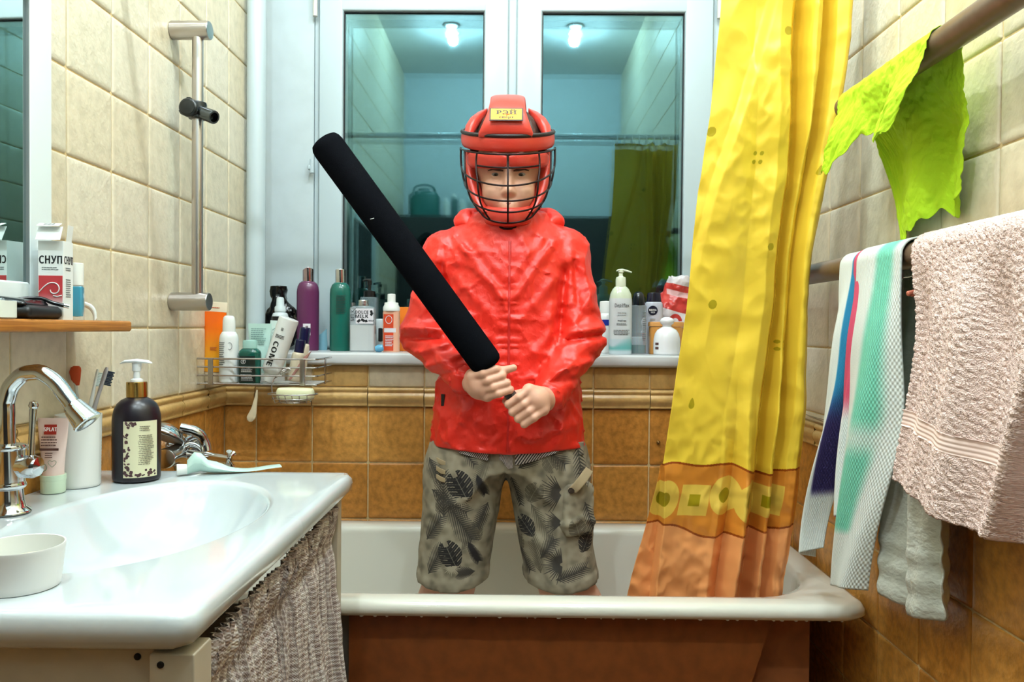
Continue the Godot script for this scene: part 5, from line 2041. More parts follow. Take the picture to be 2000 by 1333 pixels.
	patch(m, 0.026, 0.040, Transform3D(Basis(), Vector3(0.004, 0.048, 0.0182)), 0.0182, 0.0006, 0.012)
	obj("label", m, black, t, true)
	# ---- right
	p = on_sill(1183, 2.30)
	t = round_bottle("white_cream_bottle", "white bottle with a blue band beside the boy's right-hand sleeve", p, [[0.001, 0.0], [0.0225, 0.0], [0.0245, 0.002], [0.0250, 0.100], [0.0235, 0.112], [0.018, 0.118], [0.001, 0.119]], mat("white_gloss"), [[0.001, 0.117], [0.019, 0.117], [0.0195, 0.119], [0.0190, 0.150], [0.017, 0.153], [0.001, 0.154]], white)
	t.set_meta("label", "white bottle with a blue band between the boy's sleeve and the tall pump bottle")
	m = M.new()
	patch(m, 0.040, 0.017, Transform3D(Basis(Vector3.UP, 0.1), Vector3(0.0025, 0.090, 0.0250)), 0.0251, 0.0006)
	obj("band", m, mat("band_blue", Color(0.05, 0.17, 0.55), 0.35), t, true)
	p = on_sill(1211, 2.20)
	t = thing("gel_pump_bottle", "large clear pump bottle with a pale green top and dark thin lettering", "bottle", p, LEDGE)
	m = M.new()
	lathe(m, [[0.001, 0.0], [0.030, 0.0], [0.0320, 0.002], [0.0322, 0.140], [0.0318, 0.152], [0.0290, 0.170], [0.0225, 0.184], [0.0165, 0.190], [0.001, 0.191]], Transform3D(), 48, 1.0, 0.8, 2.4)
	var gelm := mat("gel_bottle", Color(1, 1, 1), 0.2)
	var img := Image.create(64, 64, false, Image.FORMAT_RGB8)
	for y in 64:
		for x in 64:
			var f := y / 63.0 * 0.26
			var c := Color(0.74, 0.80, 0.82)
			if f > 0.187:
				c = Color(0.80, 0.84, 0.74)
			elif f > 0.072:
				c = Color(0.80, 0.82, 0.82)
			var g := smoothstep(0.072 + 0.018 * sin(x / 63.0 * TAU * 2.0), 0.045, f) * smoothstep(0.036, 0.046, f)
			img.set_pixel(x, 63 - y, c.lerp(Color(0.30, 0.62, 0.60), g * 0.8))
	gelm.albedo_texture = ImageTexture.create_from_image(img)
	gelm.uv1_scale = Vector3(1, -1.0 / 0.26, 1)
	gelm.uv1_offset = Vector3(0, 1, 0)
	obj("bottle", m, gelm, t, true)
	var cream := mat("pump_green_white", Color(0.86, 0.89, 0.80), 0.3)
	m = M.new()
	lathe(m, [[0.001, 0.189], [0.0140, 0.189], [0.0146, 0.190], [0.0144, 0.211], [0.0128, 0.217], [0.0075, 0.219], [0.0060, 0.220], [0.0058, 0.230], [0.0085, 0.231], [0.0085, 0.236], [0.001, 0.237]], Transform3D(), 30)
	strip(m, [[Vector3(-0.013, 0.2345, 0), Vector3(0, 0.0014, 0), Vector3(0, 0, 0.005)], [Vector3(-0.008, 0.2365, 0), Vector3(0, 0.0032, 0), Vector3(0, 0, 0.008)], [Vector3(0.004, 0.2375, 0), Vector3(0, 0.0036, 0), Vector3(0, 0, 0.008)], [Vector3(0.018, 0.2345, 0), Vector3(0, 0.0030, 0), Vector3(0, 0, 0.0055)], [Vector3(0.030, 0.231, 0), Vector3(0, 0.0022, 0), Vector3(0, 0, 0.0035)]], 2.4, 16)
	obj("pump", m, cream, t, true)
	m = M.new()
	words(m, "Depilflax", 0.0135, Transform3D(Basis(), Vector3(0.001, 0.136, 0.0265)), false, 0.062, 0.82)
	words(m, "Prepil Gel", 0.0058, Transform3D(Basis(), Vector3(0.001, 0.094, 0.0265)), true, 0.062, 0.9)
	print_rows(m, 0.042, 0.003, 1, Transform3D(Basis(), Vector3(0.001, 0.056, 0.0265)), 0.062, 5)
	obj("lettering", m, mat("print_ink", Color(0.16, 0.16, 0.17), 0.5), t, true)
	m = M.new()
	words(m, "ГЕЛЬ ПЕРЕД", 0.0042, Transform3D(Basis(), Vector3(0.001, 0.116, 0.0265)), false, 0.062)
	words(m, "ДЕПИЛЯЦИЕЙ", 0.0042, Transform3D(Basis(), Vector3(0.001, 0.110, 0.0265)), false, 0.062)
	print_rows(m, 0.03, 0.007, 2, Transform3D(Basis(), Vector3(0.001, 0.085, 0.0265)), 0.062, 8)
	print_rows(m, 0.046, 0.012, 3, Transform3D(Basis(), Vector3(0.001, 0.064, 0.0265)), 0.062, 9)
	obj("small_print", m, mat("print_grey"), t, true)
	# clear bottle, dark dome cap
	p = on_sill(1246, 2.235)
	t = round_bottle("clear_lotion_bottle", "clear bottle with a little green liquid and a dark domed cap beside the pump bottle", p, [[0.001, 0.0], [0.0215, 0.0], [0.0230, 0.002], [0.0228, 0.136], [0.021, 0.140], [0.001, 0.141]], mats["bottle_grey"], [[0.001, 0.139], [0.0175, 0.139], [0.0178, 0.141], [0.0172, 0.160], [0.0140, 0.172], [0.008, 0.178], [0.001, 0.1795]], mat("cap_dark_teal", Color(0.05, 0.08, 0.11), 0.2), 0.8)
	m = M.new()
	lathe(m, [[0.001, 0.003], [0.0205, 0.003], [0.0215, 0.005], [0.0214, 0.026], [0.001, 0.0265]], Transform3D(), 36, 1.0, 0.78)
	obj("liquid", m, mat("liquid_green", Color(0.03, 0.36, 0.32), 0.2), t, true)
	m = M.new()
	print_rows(m, 0.014, 0.085, 16, Transform3D(Basis(Vector3.UP, 0.7), Vector3(0.0150, 0.080, 0.0140)), 0.0, 3)
	obj("small_print", m, mat("print_grey"), t, true)
	# white-grey bottle with a round dark emblem
	p = on_sill(1276, 2.29)
	t = round_bottle("grey_gel_bottle", "light grey bottle with a navy flip cap and a round navy emblem", p, [[0.001, 0.0], [0.0245, 0.0], [0.0262, 0.003], [0.0255, 0.090], [0.0262, 0.135], [0.0250, 0.148], [0.022, 0.151], [0.001, 0.152]], mat("grey_white", Color(0.72, 0.73, 0.78), 0.25), [], black, 0.75, 2.4)
	m = M.new()
	lathe(m, [[0.001, 0.150], [0.0215, 0.150], [0.0220, 0.152], [0.0190, 0.176], [0.0180, 0.178], [0.001, 0.179]], Transform3D(), 32, 1.0, 0.75, 2.4)
	obj("cap", m, mat("cap_navy", Color(0.04, 0.05, 0.14), 0.2), t, true)
	m = M.new()
	var disc := Transform3D(Basis(Vector3.RIGHT, PI / 2.0), Vector3(-0.006, 0.126, 0.0192))
	lathe(m, [[0.0, 0.0012], [0.0138, 0.0010], [0.0140, 0.0], [0.0, -0.001]], disc, 30)
	obj("emblem", m, mat("emblem_navy", Color(0.03, 0.06, 0.16), 0.3), t, true)
	m = M.new()
	words(m, "NIVEA", 0.0052, Transform3D(Basis(), Vector3(-0.006, 0.1275, 0.0206)), true)
	words(m, "MEN", 0.0042, Transform3D(Basis(), Vector3(-0.006, 0.1205, 0.0206)), false)
	obj("lettering", m, mat("print_white"), t, true)
	m = M.new()
	print_rows(m, 0.016, 0.016, 4, Transform3D(Basis(), Vector3(-0.006, 0.095, 0.0196)), 0.0, 6)
	obj("small_print", m, mat("print_grey"), t, true)
	# amber jar box
	p = on_sill(1300, 2.245)
	t = thing("amber_tub", "amber plastic tub with a flat lid behind the white bell-shaped jar", "tub", p, LEDGE)
	m = M.new()
	lathe(m, [[0.001, 0.0], [0.045, 0.0], [0.0475, 0.002], [0.0480, 0.078], [0.001, 0.079]], Transform3D(), 44, 1.0, 0.55, 4.0)
	obj("body", m, mat("amber", Color(0.80, 0.56, 0.28), 0.25), t, true)
	m = M.new()
	lathe(m, [[0.001, 0.079], [0.0490, 0.079], [0.0500, 0.080], [0.0500, 0.090], [0.048, 0.093], [0.001, 0.0935]], Transform3D(), 44, 1.0, 0.55, 4.0)
	obj("lid", m, mat("amber_lid", Color(0.84, 0.60, 0.34), 0.3), t, true)
	# white ceramic bell jar
	p = on_sill(1302, 2.185)
	t = thing("white_bell_jar", "white glossy bell-shaped jar with a mushroom knob, rightmost on the window ledge", "jar", p, LEDGE)
	m = M.new()
	lathe(m, [[0.001, 0.0], [0.0345, 0.0], [0.0365, 0.002], [0.0370, 0.006], [0.0372, 0.030], [0.0365, 0.045], [0.0330, 0.060], [0.0265, 0.070], [0.0165, 0.076], [0.0130, 0.0785], [0.001, 0.079]], Transform3D(), 48)
	obj("body", m, mat("porcelain", Color(0.92, 0.93, 0.94), 0.1), t, true)
	m = M.new()
	lathe(m, [[0.001, 0.078], [0.0128, 0.078], [0.0125, 0.083], [0.0145, 0.085], [0.0180, 0.088], [0.0200, 0.093], [0.0190, 0.098], [0.0145, 0.103], [0.007, 0.1055], [0.001, 0.106]], Transform3D(), 36)
	obj("knob", m, mat("porcelain"), t, true)
	m = M.new()
	patch(m, 0.013, 0.007, Transform3D(Basis(Vector3.UP, -1.0), Vector3(sin(-1.0) * 0.0372, 0.031, cos(-1.0) * 0.0372)), 0.0372, 0.0004)
	patch(m, 0.013, 0.007, Transform3D(Basis(Vector3.UP, -1.0), Vector3(sin(-1.0) * 0.0372, 0.019, cos(-1.0) * 0.0372)), 0.0372, 0.0004)
	obj("print", m, mat("print_brown"), t, true)
	plastic_bag()
	# tiny hook screwed into the tile
	m = M.new()
	var hp := at(1287, 866, 2.135)
	lathe(m, [[0.001, 0.0], [0.005, 0.0], [0.0055, 0.002], [0.003, 0.006], [0.001, 0.007]], Transform3D(Basis(Vector3.RIGHT, PI / 2.0), Vector3(hp.x, hp.y, ZB + 0.001)), 14)
	solo("tile_screw", m, mat("screw_brass", Color(0.5, 0.38, 0.2), 0.4, 0.8), "small brown screw head in an ochre tile left of the yellow curtain", "screw")

func plastic_bag() -> void:
	var c := at(1310, 580, 2.36)
	c.y = SILL
	var f := func(q: Vector3) -> float:
		var d := q - c
		var y := d.y
		var half := table([[0.0, 0.085], [0.06, 0.090], [0.12, 0.075], [0.17, 0.052], [0.20, 0.040], [0.225, 0.034]], y)
		var off := table([[0.0, 0.0], [0.12, 0.004], [0.19, 0.020], [0.225, 0.026]], y)
		var r := Vector2((d.x - off) / half, d.z / (0.045 if y < 0.17 else 0.04))
		var e := (r.length() - 1.0) * 0.04
		e += 0.010 * noise.get_noise_3d(d.x * 18.0, d.y * 18.0, d.z * 18.0) + 0.008 * absf(noise.get_noise_3d(d.x * 36.0 + d.y * 12.0, d.y * 26.0 - d.x * 10.0, d.z * 20.0))
		e = maxf(e, y - 0.228 - 0.01 * noise.get_noise_2d(d.x * 40.0, d.z * 40.0))
		return maxf(maxf(e, 0.0006 - y), -(d.z + 0.052))
	var m := M.new()
	nets(m, f, c + Vector3(-0.13, -0.012, -0.07), c + Vector3(0.14, 0.26, 0.07), 0.004)
	for i in m.v.size():
		var d := m.v[i] - c
		m.uv[i] = Vector2((d.x + 0.13) / 0.27, 1.0 - d.y / 0.24)
	var s := mat("bag_print", Color(1, 1, 1), 0.28)
	var n := 256
	var img := Image.create(n, n, false, Image.FORMAT_RGB8)
	var red := Color(0.76, 0.22, 0.20)
	var wht := Color(0.88, 0.85, 0.87)
	for y in n:
		for x in n:
			var u := float(x) / n
			var v := float(y) / n
			var col := wht
			var e := v + 0.05 * sin(u * 7.0)
			if e > 0.12 and e < 0.46:
				col = red
			if e > 0.20 and e < 0.27 and u > 0.42 and u < 0.70:
				col = wht.lerp(red, 0.3)
			if e > 0.80:
				col = red
			if absf(u - 0.27) < 0.055 and absf(v - 0.60) < 0.085 and not (absf(u - 0.27) < 0.02 and absf(v - 0.585) < 0.03):
				col = red
			var w := Vector2((u - 0.50) / 0.075, (v - 0.61) / 0.10)
			if w.length() < 1.0 and not (w.length() < 0.5) and not (w.x > 0.2 and w.y > -0.1 and w.y < 0.6):
				col = red
			if u > 0.66 and u < 0.84 and absf(v - 0.66) < 0.10 and not (u > 0.75 and absf(v - 0.64) < 0.04):
				col = red
			img.set_pixel(x, y, col)
	s.albedo_texture = ImageTexture.create_from_image(img)
	s.backlight_enabled = true
	s.backlight = Color(0.25, 0.25, 0.25)
	solo("plastic_bag", m, s, "crumpled red and white plastic bag behind the bottles, next to the yellow curtain", "bag", LEDGE)

# ---------------------------------------------------------------- rails and towels on the right wall
const UP_RAIL := Vector3(0.620, 1.556, 0.0)
const LOW_RAIL := Vector3(0.629, 1.252, 0.0)

func rail(called: String, label: String, c: Vector3, z0: float, z1: float, r: float) -> void:
	var paint := mottled("rail_paint", Color(0.46, 0.37, 0.29), 0.12, 0.32, 6.0)
	var t := thing(called, label, "towel rail", Vector3(c.x, c.y, (z0 + z1) / 2.0))
	var m := M.new()
	tube(m, [Vector3(c.x, c.y, z0), Vector3(c.x, c.y, z1)], r, 32)
	obj("pipe", m, paint, t)
	for z in [z0 + 0.02, z1 - 0.02]:
		m = M.new()
		tube(m, [Vector3(c.x, c.y, z), Vector3(XR + 0.001, c.y, z)], r * 0.62, 20)
		obj("bracket", m, paint, t)

# length along a cloth that hangs over a pipe -> place in the plane across it: x towards the wall, y up; s = 0 on top
func over(s: float, r: float) -> Vector2:
	var q := r * PI / 2.0
	if absf(s) < q:
		var a := s / r
		return Vector2(-sin(a) * r, cos(a) * r)
	return Vector2(-signf(s) * r, -(absf(s) - q))

func rails() -> void:
	rail("upper_towel_rail", "thick brown grey pipe rail high on the right wall, carrying a lime cloth", UP_RAIL, -1.50, -0.45, 0.0212)
	rail("lower_towel_rail", "thick brown grey pipe rail on the right wall, carrying two hung towels", LOW_RAIL, -2.10, -0.45, 0.0212)
	# lime cloth
	var t := mat("lime_cloth", Color(0.75, 0.93, 0.12), 0.8)
	t.backlight_enabled = true
	t.backlight = Color(0.45, 0.45, 0.45)
	t.normal_enabled = true
	t.normal_texture = noise_tex("cloth_bump", 0.05, [], 256, FastNoiseLite.TYPE_CELLULAR, 3, true, 4.0)
	t.normal_scale = 0.5
	t.uv1_scale = Vector3(4, 4, 1)
	var m := M.new()
	sheet(m, lime_at, 90, 120, 0.0010)
	solo("lime_cloth", m, t, "bright lime green cleaning cloth draped over the upper rail on the right wall", "cloth")
	# pink terry towel
	var terry := mat("terry_pink", Color(0.97, 0.855, 0.82), 0.95)
	terry.rim_enabled = true
	terry.rim = 0.4
	terry.normal_enabled = true
	terry.normal_texture = noise_tex("terry_bump", 0.10, [], 512, FastNoiseLite.TYPE_CELLULAR, 2, true, 10.0)
	terry.normal_scale = 0.9
	terry.uv1_scale = Vector3(5, 7.5, 1)
	m = M.new()
	sheet(m, terry_at, 150, 340, 0.006)
	var a := thing("pink_towel", "thick pale pink terry towel with a woven border hung over the lower rail", "towel", Vector3(0.6, 0.85, -1.0))
	obj("cloth", m, terry, a)
	m = M.new()
	sheet(m, func(u: float, v: float) -> Vector3:
		var p := terry_at(u, lerpf(0.836, 0.872, v))
		return p + Vector3(-0.0042 - 0.0006 * sin(v * TAU * 4.0), 0, 0), 90, 20, 0.001)
	var bw := mat("terry_band", Color(0.97, 0.865, 0.83), 0.8)
	obj("woven_border", m, bw, a)
	# striped kitchen towel, folded in three
	a = thing("striped_towel", "white waffle towel with blue, pink and mint stripes hung over the lower rail", "towel", Vector3(0.6, 0.65, -1.35))
	for k in 3:
		m = M.new()
		sheet(m, striped_at.bind(k), 70, 200, 0.003)
		var s := mat("stripes%d" % k, Color(1, 1, 1), 0.9)
		s.albedo_texture = stripes(k)
		s.normal_enabled = true
		s.normal_texture = waffle()
		s.normal_scale = 0.45
		s.uv1_scale = Vector3(1, 1, 1)
		obj("fold", m, s, a)
	m = M.new()
	sheet(m, grey_at, 90, 140, 0.003)
	var g := mottled("shaded_back_terry", Color(0.80, 0.81, 0.77), 0.1, 0.95, 6.0, 0.8)  # striped towel's back half, its shade put into the grey
	solo("striped_towel_back", m, g, "back half of the striped towel, shade put into its grey, close to the wall", "towel")
	# clothes peg between the towels
	m = M.new()
	var pk := at(1790, 570, 1.21)
	rbox(m, Vector3(0.030, 0.008, 0.008), Transform3D(Basis(Vector3.BACK, 0.25), pk), 0.002)
	rbox(m, Vector3(0.026, 0.005, 0.008), Transform3D(Basis(Vector3.BACK, -0.05), pk + Vector3(0.004, -0.006, 0)), 0.002)
	solo("clothes_peg", m, mat("peg_coral", Color(0.80, 0.45, 0.36), 0.4), "coral clothes peg clipped on the edge of the pink towel", "clothes peg")

func lime_at(u: float, v: float) -> Vector3:
	# u from the deep end to the near end, v from the room's hem over the rail to the wall's hem
	var zt := lerpf(-1.475, -1.155, u)
	var front := table([[0.0, 0.130], [0.10, 0.135], [0.30, 0.085], [0.6, 0.098], [0.85, 0.125], [1.0, 0.115]], u)
	var back := table([[0.0, 0.10], [0.2, 0.27], [0.30, 0.262], [0.6, 0.232], [0.80, 0.252], [1.0, 0.215]], u)
	var s := lerpf(front + 0.033, -(back + 0.033), v)
	var r := 0.0235
	var q := over(s, r)
	var hang := maxf(0.0, absf(s) - r * PI / 2.0)
	var p := Vector3(UP_RAIL.x + q.x, UP_RAIL.y + q.y, zt)
	if s > 0.0:
		p.x -= 0.10 * hang * (0.4 + u) + 0.020 * smoothstep(0.0, 0.08, hang) * sin(u * 7.5 + 1.2)
		p.z += 0.010 * sin(hang * 30.0) - 0.50 * hang * (1.0 - u) * 0.15
		p.z -= hang * 0.42 * smoothstep(0.35, 1.0, u)
		p.y += 0.004 * sin(u * 50.0) * smoothstep(0.04, 0.1, hang)
	else:
		p.x += minf(0.35 * hang, 0.036) + 0.010 * smoothstep(0.0, 0.1, hang) * sin(u * 11.0)
		p.z += hang * 0.06 * (u - 0.2) - hang * 0.25 * smoothstep(0.7, 1.0, u)
		p.y += 0.005 * sin(u * 43.0) * smoothstep(0.15, 0.2, hang)
	p.x += 0.003 * noise.get_noise_2d(u * 9.0, v * 14.0) + 0.002 * noise.get_noise_2d(u * 22.0, v * 33.0)
	p.x = minf(p.x, XR - 0.006)
	return p

func terry_at(u: float, v: float) -> Vector3:
	# u from the deep edge to the near edge; v from the wall side over the rail to the front hem
	var zt := lerpf(-1.196, -0.800, u)
	var front := lerpf(0.400, 0.452, u)
	var s := lerpf(-0.30, front, v)
	var r := 0.0275
	var q := over(s, r)
	var hang := maxf(0.0, s - r * PI / 2.0)
	var p := Vector3(LOW_RAIL.x + q.x, LOW_RAIL.y + q.y, zt)
	var fold := 0.013 * sin(u * 13.0 + 0.6) + 0.006 * sin(u * 27.0 + hang * 3.0)
	var edge := lerpf(0.86, 0.50, clampf(hang / 0.42, 0.0, 1.0))
	fold += (0.034 * smoothstep(edge - 0.005, edge + 0.018, u) - 0.012 * exp(-pow((u - edge + 0.02) / 0.03, 2.0))) * smoothstep(0.02, 0.12, hang)
	if s > 0.0:
		p.x += fold * smoothstep(0.0, 0.12, hang) - 0.045 * hang * (1.0 - u)
		p.z += -0.10 * hang * (1.0 - u) * smoothstep(0.0, 0.4, hang) + 0.10 * hang * u
		p.z += 0.010 * sin(hang * 12.0) * (1.0 - u)
	else:
		p.x += 0.020 * smoothstep(0.0, 0.1, -s)
		p.x = minf(p.x, XR - 0.012)
	# pile
	var pile := noise.get_noise_2d(u * 46.0, v * 86.0) + 0.7 * noise.get_noise_2d(u * 92.0, v * 170.0)
	if not (v > 0.836 and v < 0.872):
		p.x -= 0.0028 * pile + 0.0015
	return p

func striped_at(u: float, v: float, k: int) -> Vector3:
	# three lengthwise folds of one towel, from the deep one to the near one
	var za: float = [-1.475, -1.410, -1.395][k]
	var zb: float = [-1.385, -1.355, -1.235][k]
	var low: float = [0.60, 0.50, 0.628][k]
	var r: float = [0.0240, 0.0255, 0.0270][k]
	var s := lerpf(-0.07, low, v)
	var q := over(s, r)
	var hang := maxf(0.0, s - r * PI / 2.0)
	var w := hang / low
	var p := Vector3(LOW_RAIL.x + q.x, LOW_RAIL.y + q.y, 0)
	if s <= 0.0:
		p.z = lerpf(za, zb, u)
		p.x = minf(p.x + 0.012 * smoothstep(0.0, 0.1, -s), XR - 0.016)
		return p
	var bend := smoothstep(0.0, 0.5, w)
	var far := smoothstep(0.35, 1.0, w)
	var a: float = za + [-0.020, -0.02, -0.050][k] * bend + [-0.075, -0.03, -0.030][k] * far
	var b: float = zb + [-0.050, -0.02, -0.010][k] * bend + [-0.10, -0.03, -0.115][k] * far
	p.z = lerpf(a, b, u)
	p.x += -0.014 * sin(u * PI) * smoothstep(0.0, 0.15, hang) - 0.02 * w * [1.2, 0.0, 0.5][k]
	p.x += [0.012, 0.018, 0.0][k] * smoothstep(0.5, 1.0, u) * bend + 0.030 * bend * pow(absf(u - 0.5) * 2.0, 3.0) * [0.5, 0.3, 0.6][k]
	p.x += 0.005 * sin(u * 9.0 + hang * 14.0 + k) * bend
	p.z += 0.008 * sin(hang * 11.0 + k * 1.3) * bend
	p.y += 0.03 * (u - 0.5) * w
	return p

func grey_at(u: float, v: float) -> Vector3:
	var z := lerpf(-1.375, -1.170, u)
	var low := table([[0.0, 0.535], [0.5, 0.55], [0.85, 0.535], [1.0, 0.48]], u)
	var y := LOW_RAIL.y - 0.03 - low * v
	var x := LOW_RAIL.x + 0.034 - 0.024 * smoothstep(0.1, 0.5, v)
	x += (0.006 + 0.010 * v) * sin(u * 15.0 + 1.0) + 0.004 * sin(u * 33.0 + v * 5.0)
	z += 0.03 * (v - 0.3) * (u - 0.5)
	if v > 0.80:
		x -= 0.002 * sin((v - 0.8) * 80.0)
	return Vector3(minf(x, XR - 0.008), y, z)

func stripes(k: int) -> ImageTexture:
	var w := 128
	var h := 512
	var img := Image.create(w, h, false, Image.FORMAT_RGB8)
	var white := Color(0.88, 0.91, 0.90)
	for y in h:
		for x in w:
			var u := float(x) / w
			var v := float(y) / h
			var c := white
			if k == 0:
				if u > 0.60:
					c = white.lerp(Color(0.10, 0.50, 0.68).lerp(Color(0.16, 0.12, 0.34), smoothstep(0.48, 0.62, v)), smoothstep(0.60, 0.66, u) * (1.0 - smoothstep(0.80, 0.84, v)))
			elif k == 1:
				if u < 0.75:
					c = Color(0.82, 0.30, 0.42).lerp(white, smoothstep(0.60, 0.70, v))
			else:
				var d := absf(u - (0.66 - 0.25 * smoothstep(0.5, 0.9, v)))
				c = white.lerp(Color(0.46, 0.80, 0.70), (1.0 - smoothstep(0.10, 0.26, d)) * (1.0 - 0.75 * smoothstep(0.06, 0.0, absf(v - 0.60))))
				c = c.lerp(white, smoothstep(0.83, 0.86, v))
			img.set_pixel(x, y, c)
	return ImageTexture.create_from_image(img)

func waffle() -> ImageTexture:
	if not mats.has("waffle"):
		var w := 512
		var h := 1024
		var img := Image.create(w, h, false, Image.FORMAT_RGB8)
		for y in h:
			for x in w:
				var j := floori(y / 8.0) % 2
				var k := 0.5 + 0.5 * sin((x + j * 9) * TAU / 18.0) * absf(sin(y * PI / 8.0))
				img.set_pixel(x, y, Color(k, k, k))
		img.bump_map_to_normal_map(4.0)
		mats["waffle"] = ImageTexture.create_from_image(img)
	return mats["waffle"]

# ---------------------------------------------------------------- the boy
const BZ := 1.83
var folds := []        # creases of the jacket: [a, b, amount, width] in the front plane
var jp := {}           # joints

func pxy(x: float, y: float, z := 1.77) -> Vector2:
	var p := at(x, y, z)
	return Vector2(p.x, p.y)

func seg_d(p: Vector2, a: Vector2, b: Vector2) -> float:
	var ba := b - a
	var t := clampf((p - a).dot(ba) / ba.length_squared(), 0.0, 1.0)
	return (p - a - ba * t).length()

const J_HALF := [[0.84, 0.178], [0.90, 0.176], [1.00, 0.166], [1.10, 0.156], [1.22, 0.148], [1.29, 0.140], [1.335, 0.105], [1.375, 0.068]]
const J_DEEP := [[0.84, 0.116], [0.95, 0.114], [1.10, 0.105], [1.22, 0.100], [1.30, 0.088], [1.34, 0.072], [1.375, 0.060]]
const J_HEM := 0.850

func jacket_field(p: Vector3) -> float:
	var cx := -0.022
	var a := table(J_HALF, p.y)
	var b := table(J_DEEP, p.y)
	var q := Vector2(absf(p.x - cx) / a, absf(p.z + BZ) / b)
	var r := pow(pow(q.x, 2.4) + pow(q.y, 2.4), 1.0 / 2.4)
	var d := (r - 1.0) * minf(a, b)
	d = maxf(d, p.y - 1.385)
	# yoke, sleeves
	for s in ["l", "r"]:
		var n: Vector3 = jp["neck" + s]
		var sh: Vector3 = jp["shoulder" + s]
		var el: Vector3 = jp["elbow" + s]
		var wr: Vector3 = jp["wrist" + s]
		d = smin(d, cap(p, n, sh, 0.046, 0.056), 0.05)
		var up := cap(p, sh, el, 0.056, 0.049)
		d = smin(d, up, 0.022)
		var lo := cap(p, el, wr, 0.050, 0.036)
		d = smin(d, lo, 0.016)
	# collar round the neck
	d = smin(d, cap(p, jp.collar0, jp.collar1, 0.076, 0.063), 0.03)
	if absf(d) < 0.03:
		var f := 0.0
		var w := Vector2(p.x, p.y)
		if p.z > -BZ - 0.03:
			for c in folds:
				var e: float = seg_d(w, c[0], c[1]) / c[3]
				if e < 2.2:
					f += c[2] * exp(-e * e)
			# puckers beside the zip
			var x := p.x - cx
			f += 0.0022 * sin(p.y * 330.0 + 4.0 * noise.get_noise_2d(p.y * 20.0, 3.0)) * exp(-pow((absf(x) - 0.012) / 0.014, 2.0)) * smoothstep(1.25, 1.20, p.y) * smoothstep(1.0, 1.05, p.y)
			f -= 0.0022 * exp(-pow(x / 0.0022, 2.0))
		var rn := noise.get_noise_3d(p.x * 9.0 + p.y * 9.0, p.y * 6.0 - p.x * 5.0, p.z * 8.0 + 7.0)
		f += 0.0040 * pow(maxf(0.0, 1.0 - absf(rn) / 0.20), 1.5)
		f += 0.0035 * (0.35 - absf(noise.get_noise_3d(p.x * 13.0 + p.y * 4.0, p.y * 8.0 - p.x * 4.0, p.z * 10.0))) + 0.0028 * (0.3 - absf(noise.get_noise_3d(p.x * 30.0 - p.y * 14.0, p.y * 24.0 + p.x * 12.0, p.z * 24.0)))
		d -= f
	return maxf(d, J_HEM + 0.010 * absf(p.x - cx) / 0.17 - p.y)

func shorts_field(p: Vector3) -> float:
	var d := cap(p, jp.hipl, jp.kneel, 0.093, 0.080)
	var e := cap(p, jp.hipr, jp.kneer, 0.093, 0.082)
	d = smin(d, e, 0.012)
	var a := table([[0.70, 0.13], [0.78, 0.160], [0.86, 0.168], [0.90, 0.165]], p.y)
	var q := Vector2(absf(p.x + 0.022) / a, absf(p.z + BZ) / 0.102)
	var t := (pow(pow(q.x, 2.3) + pow(q.y, 2.3), 1.0 / 2.3) - 1.0) * 0.1
	t = maxf(t, maxf(0.805 - 0.05 * smoothstep(0.03, 0.10, absf(p.x + 0.022)) - p.y, p.y - 0.90))
	d = smin(d, t, 0.05)
	if absf(d) < 0.025:
		d -= 0.005 * (0.3 - absf(noise.get_noise_3d(p.x * 12.0, p.y * 9.0 + p.x * 5.0, p.z * 10.0 + 5.0))) + 0.003 * (0.3 - absf(noise.get_noise_3d(p.x * 28.0 + p.y * 10.0, p.y * 22.0, p.z * 20.0)))
		for c in jp.seams:
			var s: float = seg_d(Vector2(p.x, p.y), c[0], c[1]) / c[3]
			if s < 2.0 and p.z > -BZ:
				d -= c[2] * exp(-s * s)
		# hem roll
		var hy := hem_at(p.x)
		d -= 0.003 * smoothstep(0.030, 0.022, p.y - hy)
	return maxf(d, hem_at(p.x) - p.y)

func hem_at(x: float) -> float:
	var u := x + 0.022
	var c := absf(u) - 0.128
	return 0.532 + 1.9 * c * c

func hp(x: float, y: float, dz: float) -> Vector3:
	return at(x, y, 1.825 - dz)

func ridges() -> NoiseTexture2D:
	var n := FastNoiseLite.new()
	n.noise_type = FastNoiseLite.TYPE_SIMPLEX_SMOOTH
	n.frequency = 0.009
	n.fractal_type = FastNoiseLite.FRACTAL_RIDGED
	n.fractal_octaves = 3
	n.domain_warp_enabled = true
	n.domain_warp_amplitude = 25.0
	var t := NoiseTexture2D.new()
	t.width = 512
	t.height = 512
	t.seamless = true
	t.noise = n
	t.as_normal_map = true
	t.bump_strength = 9.0
	return t

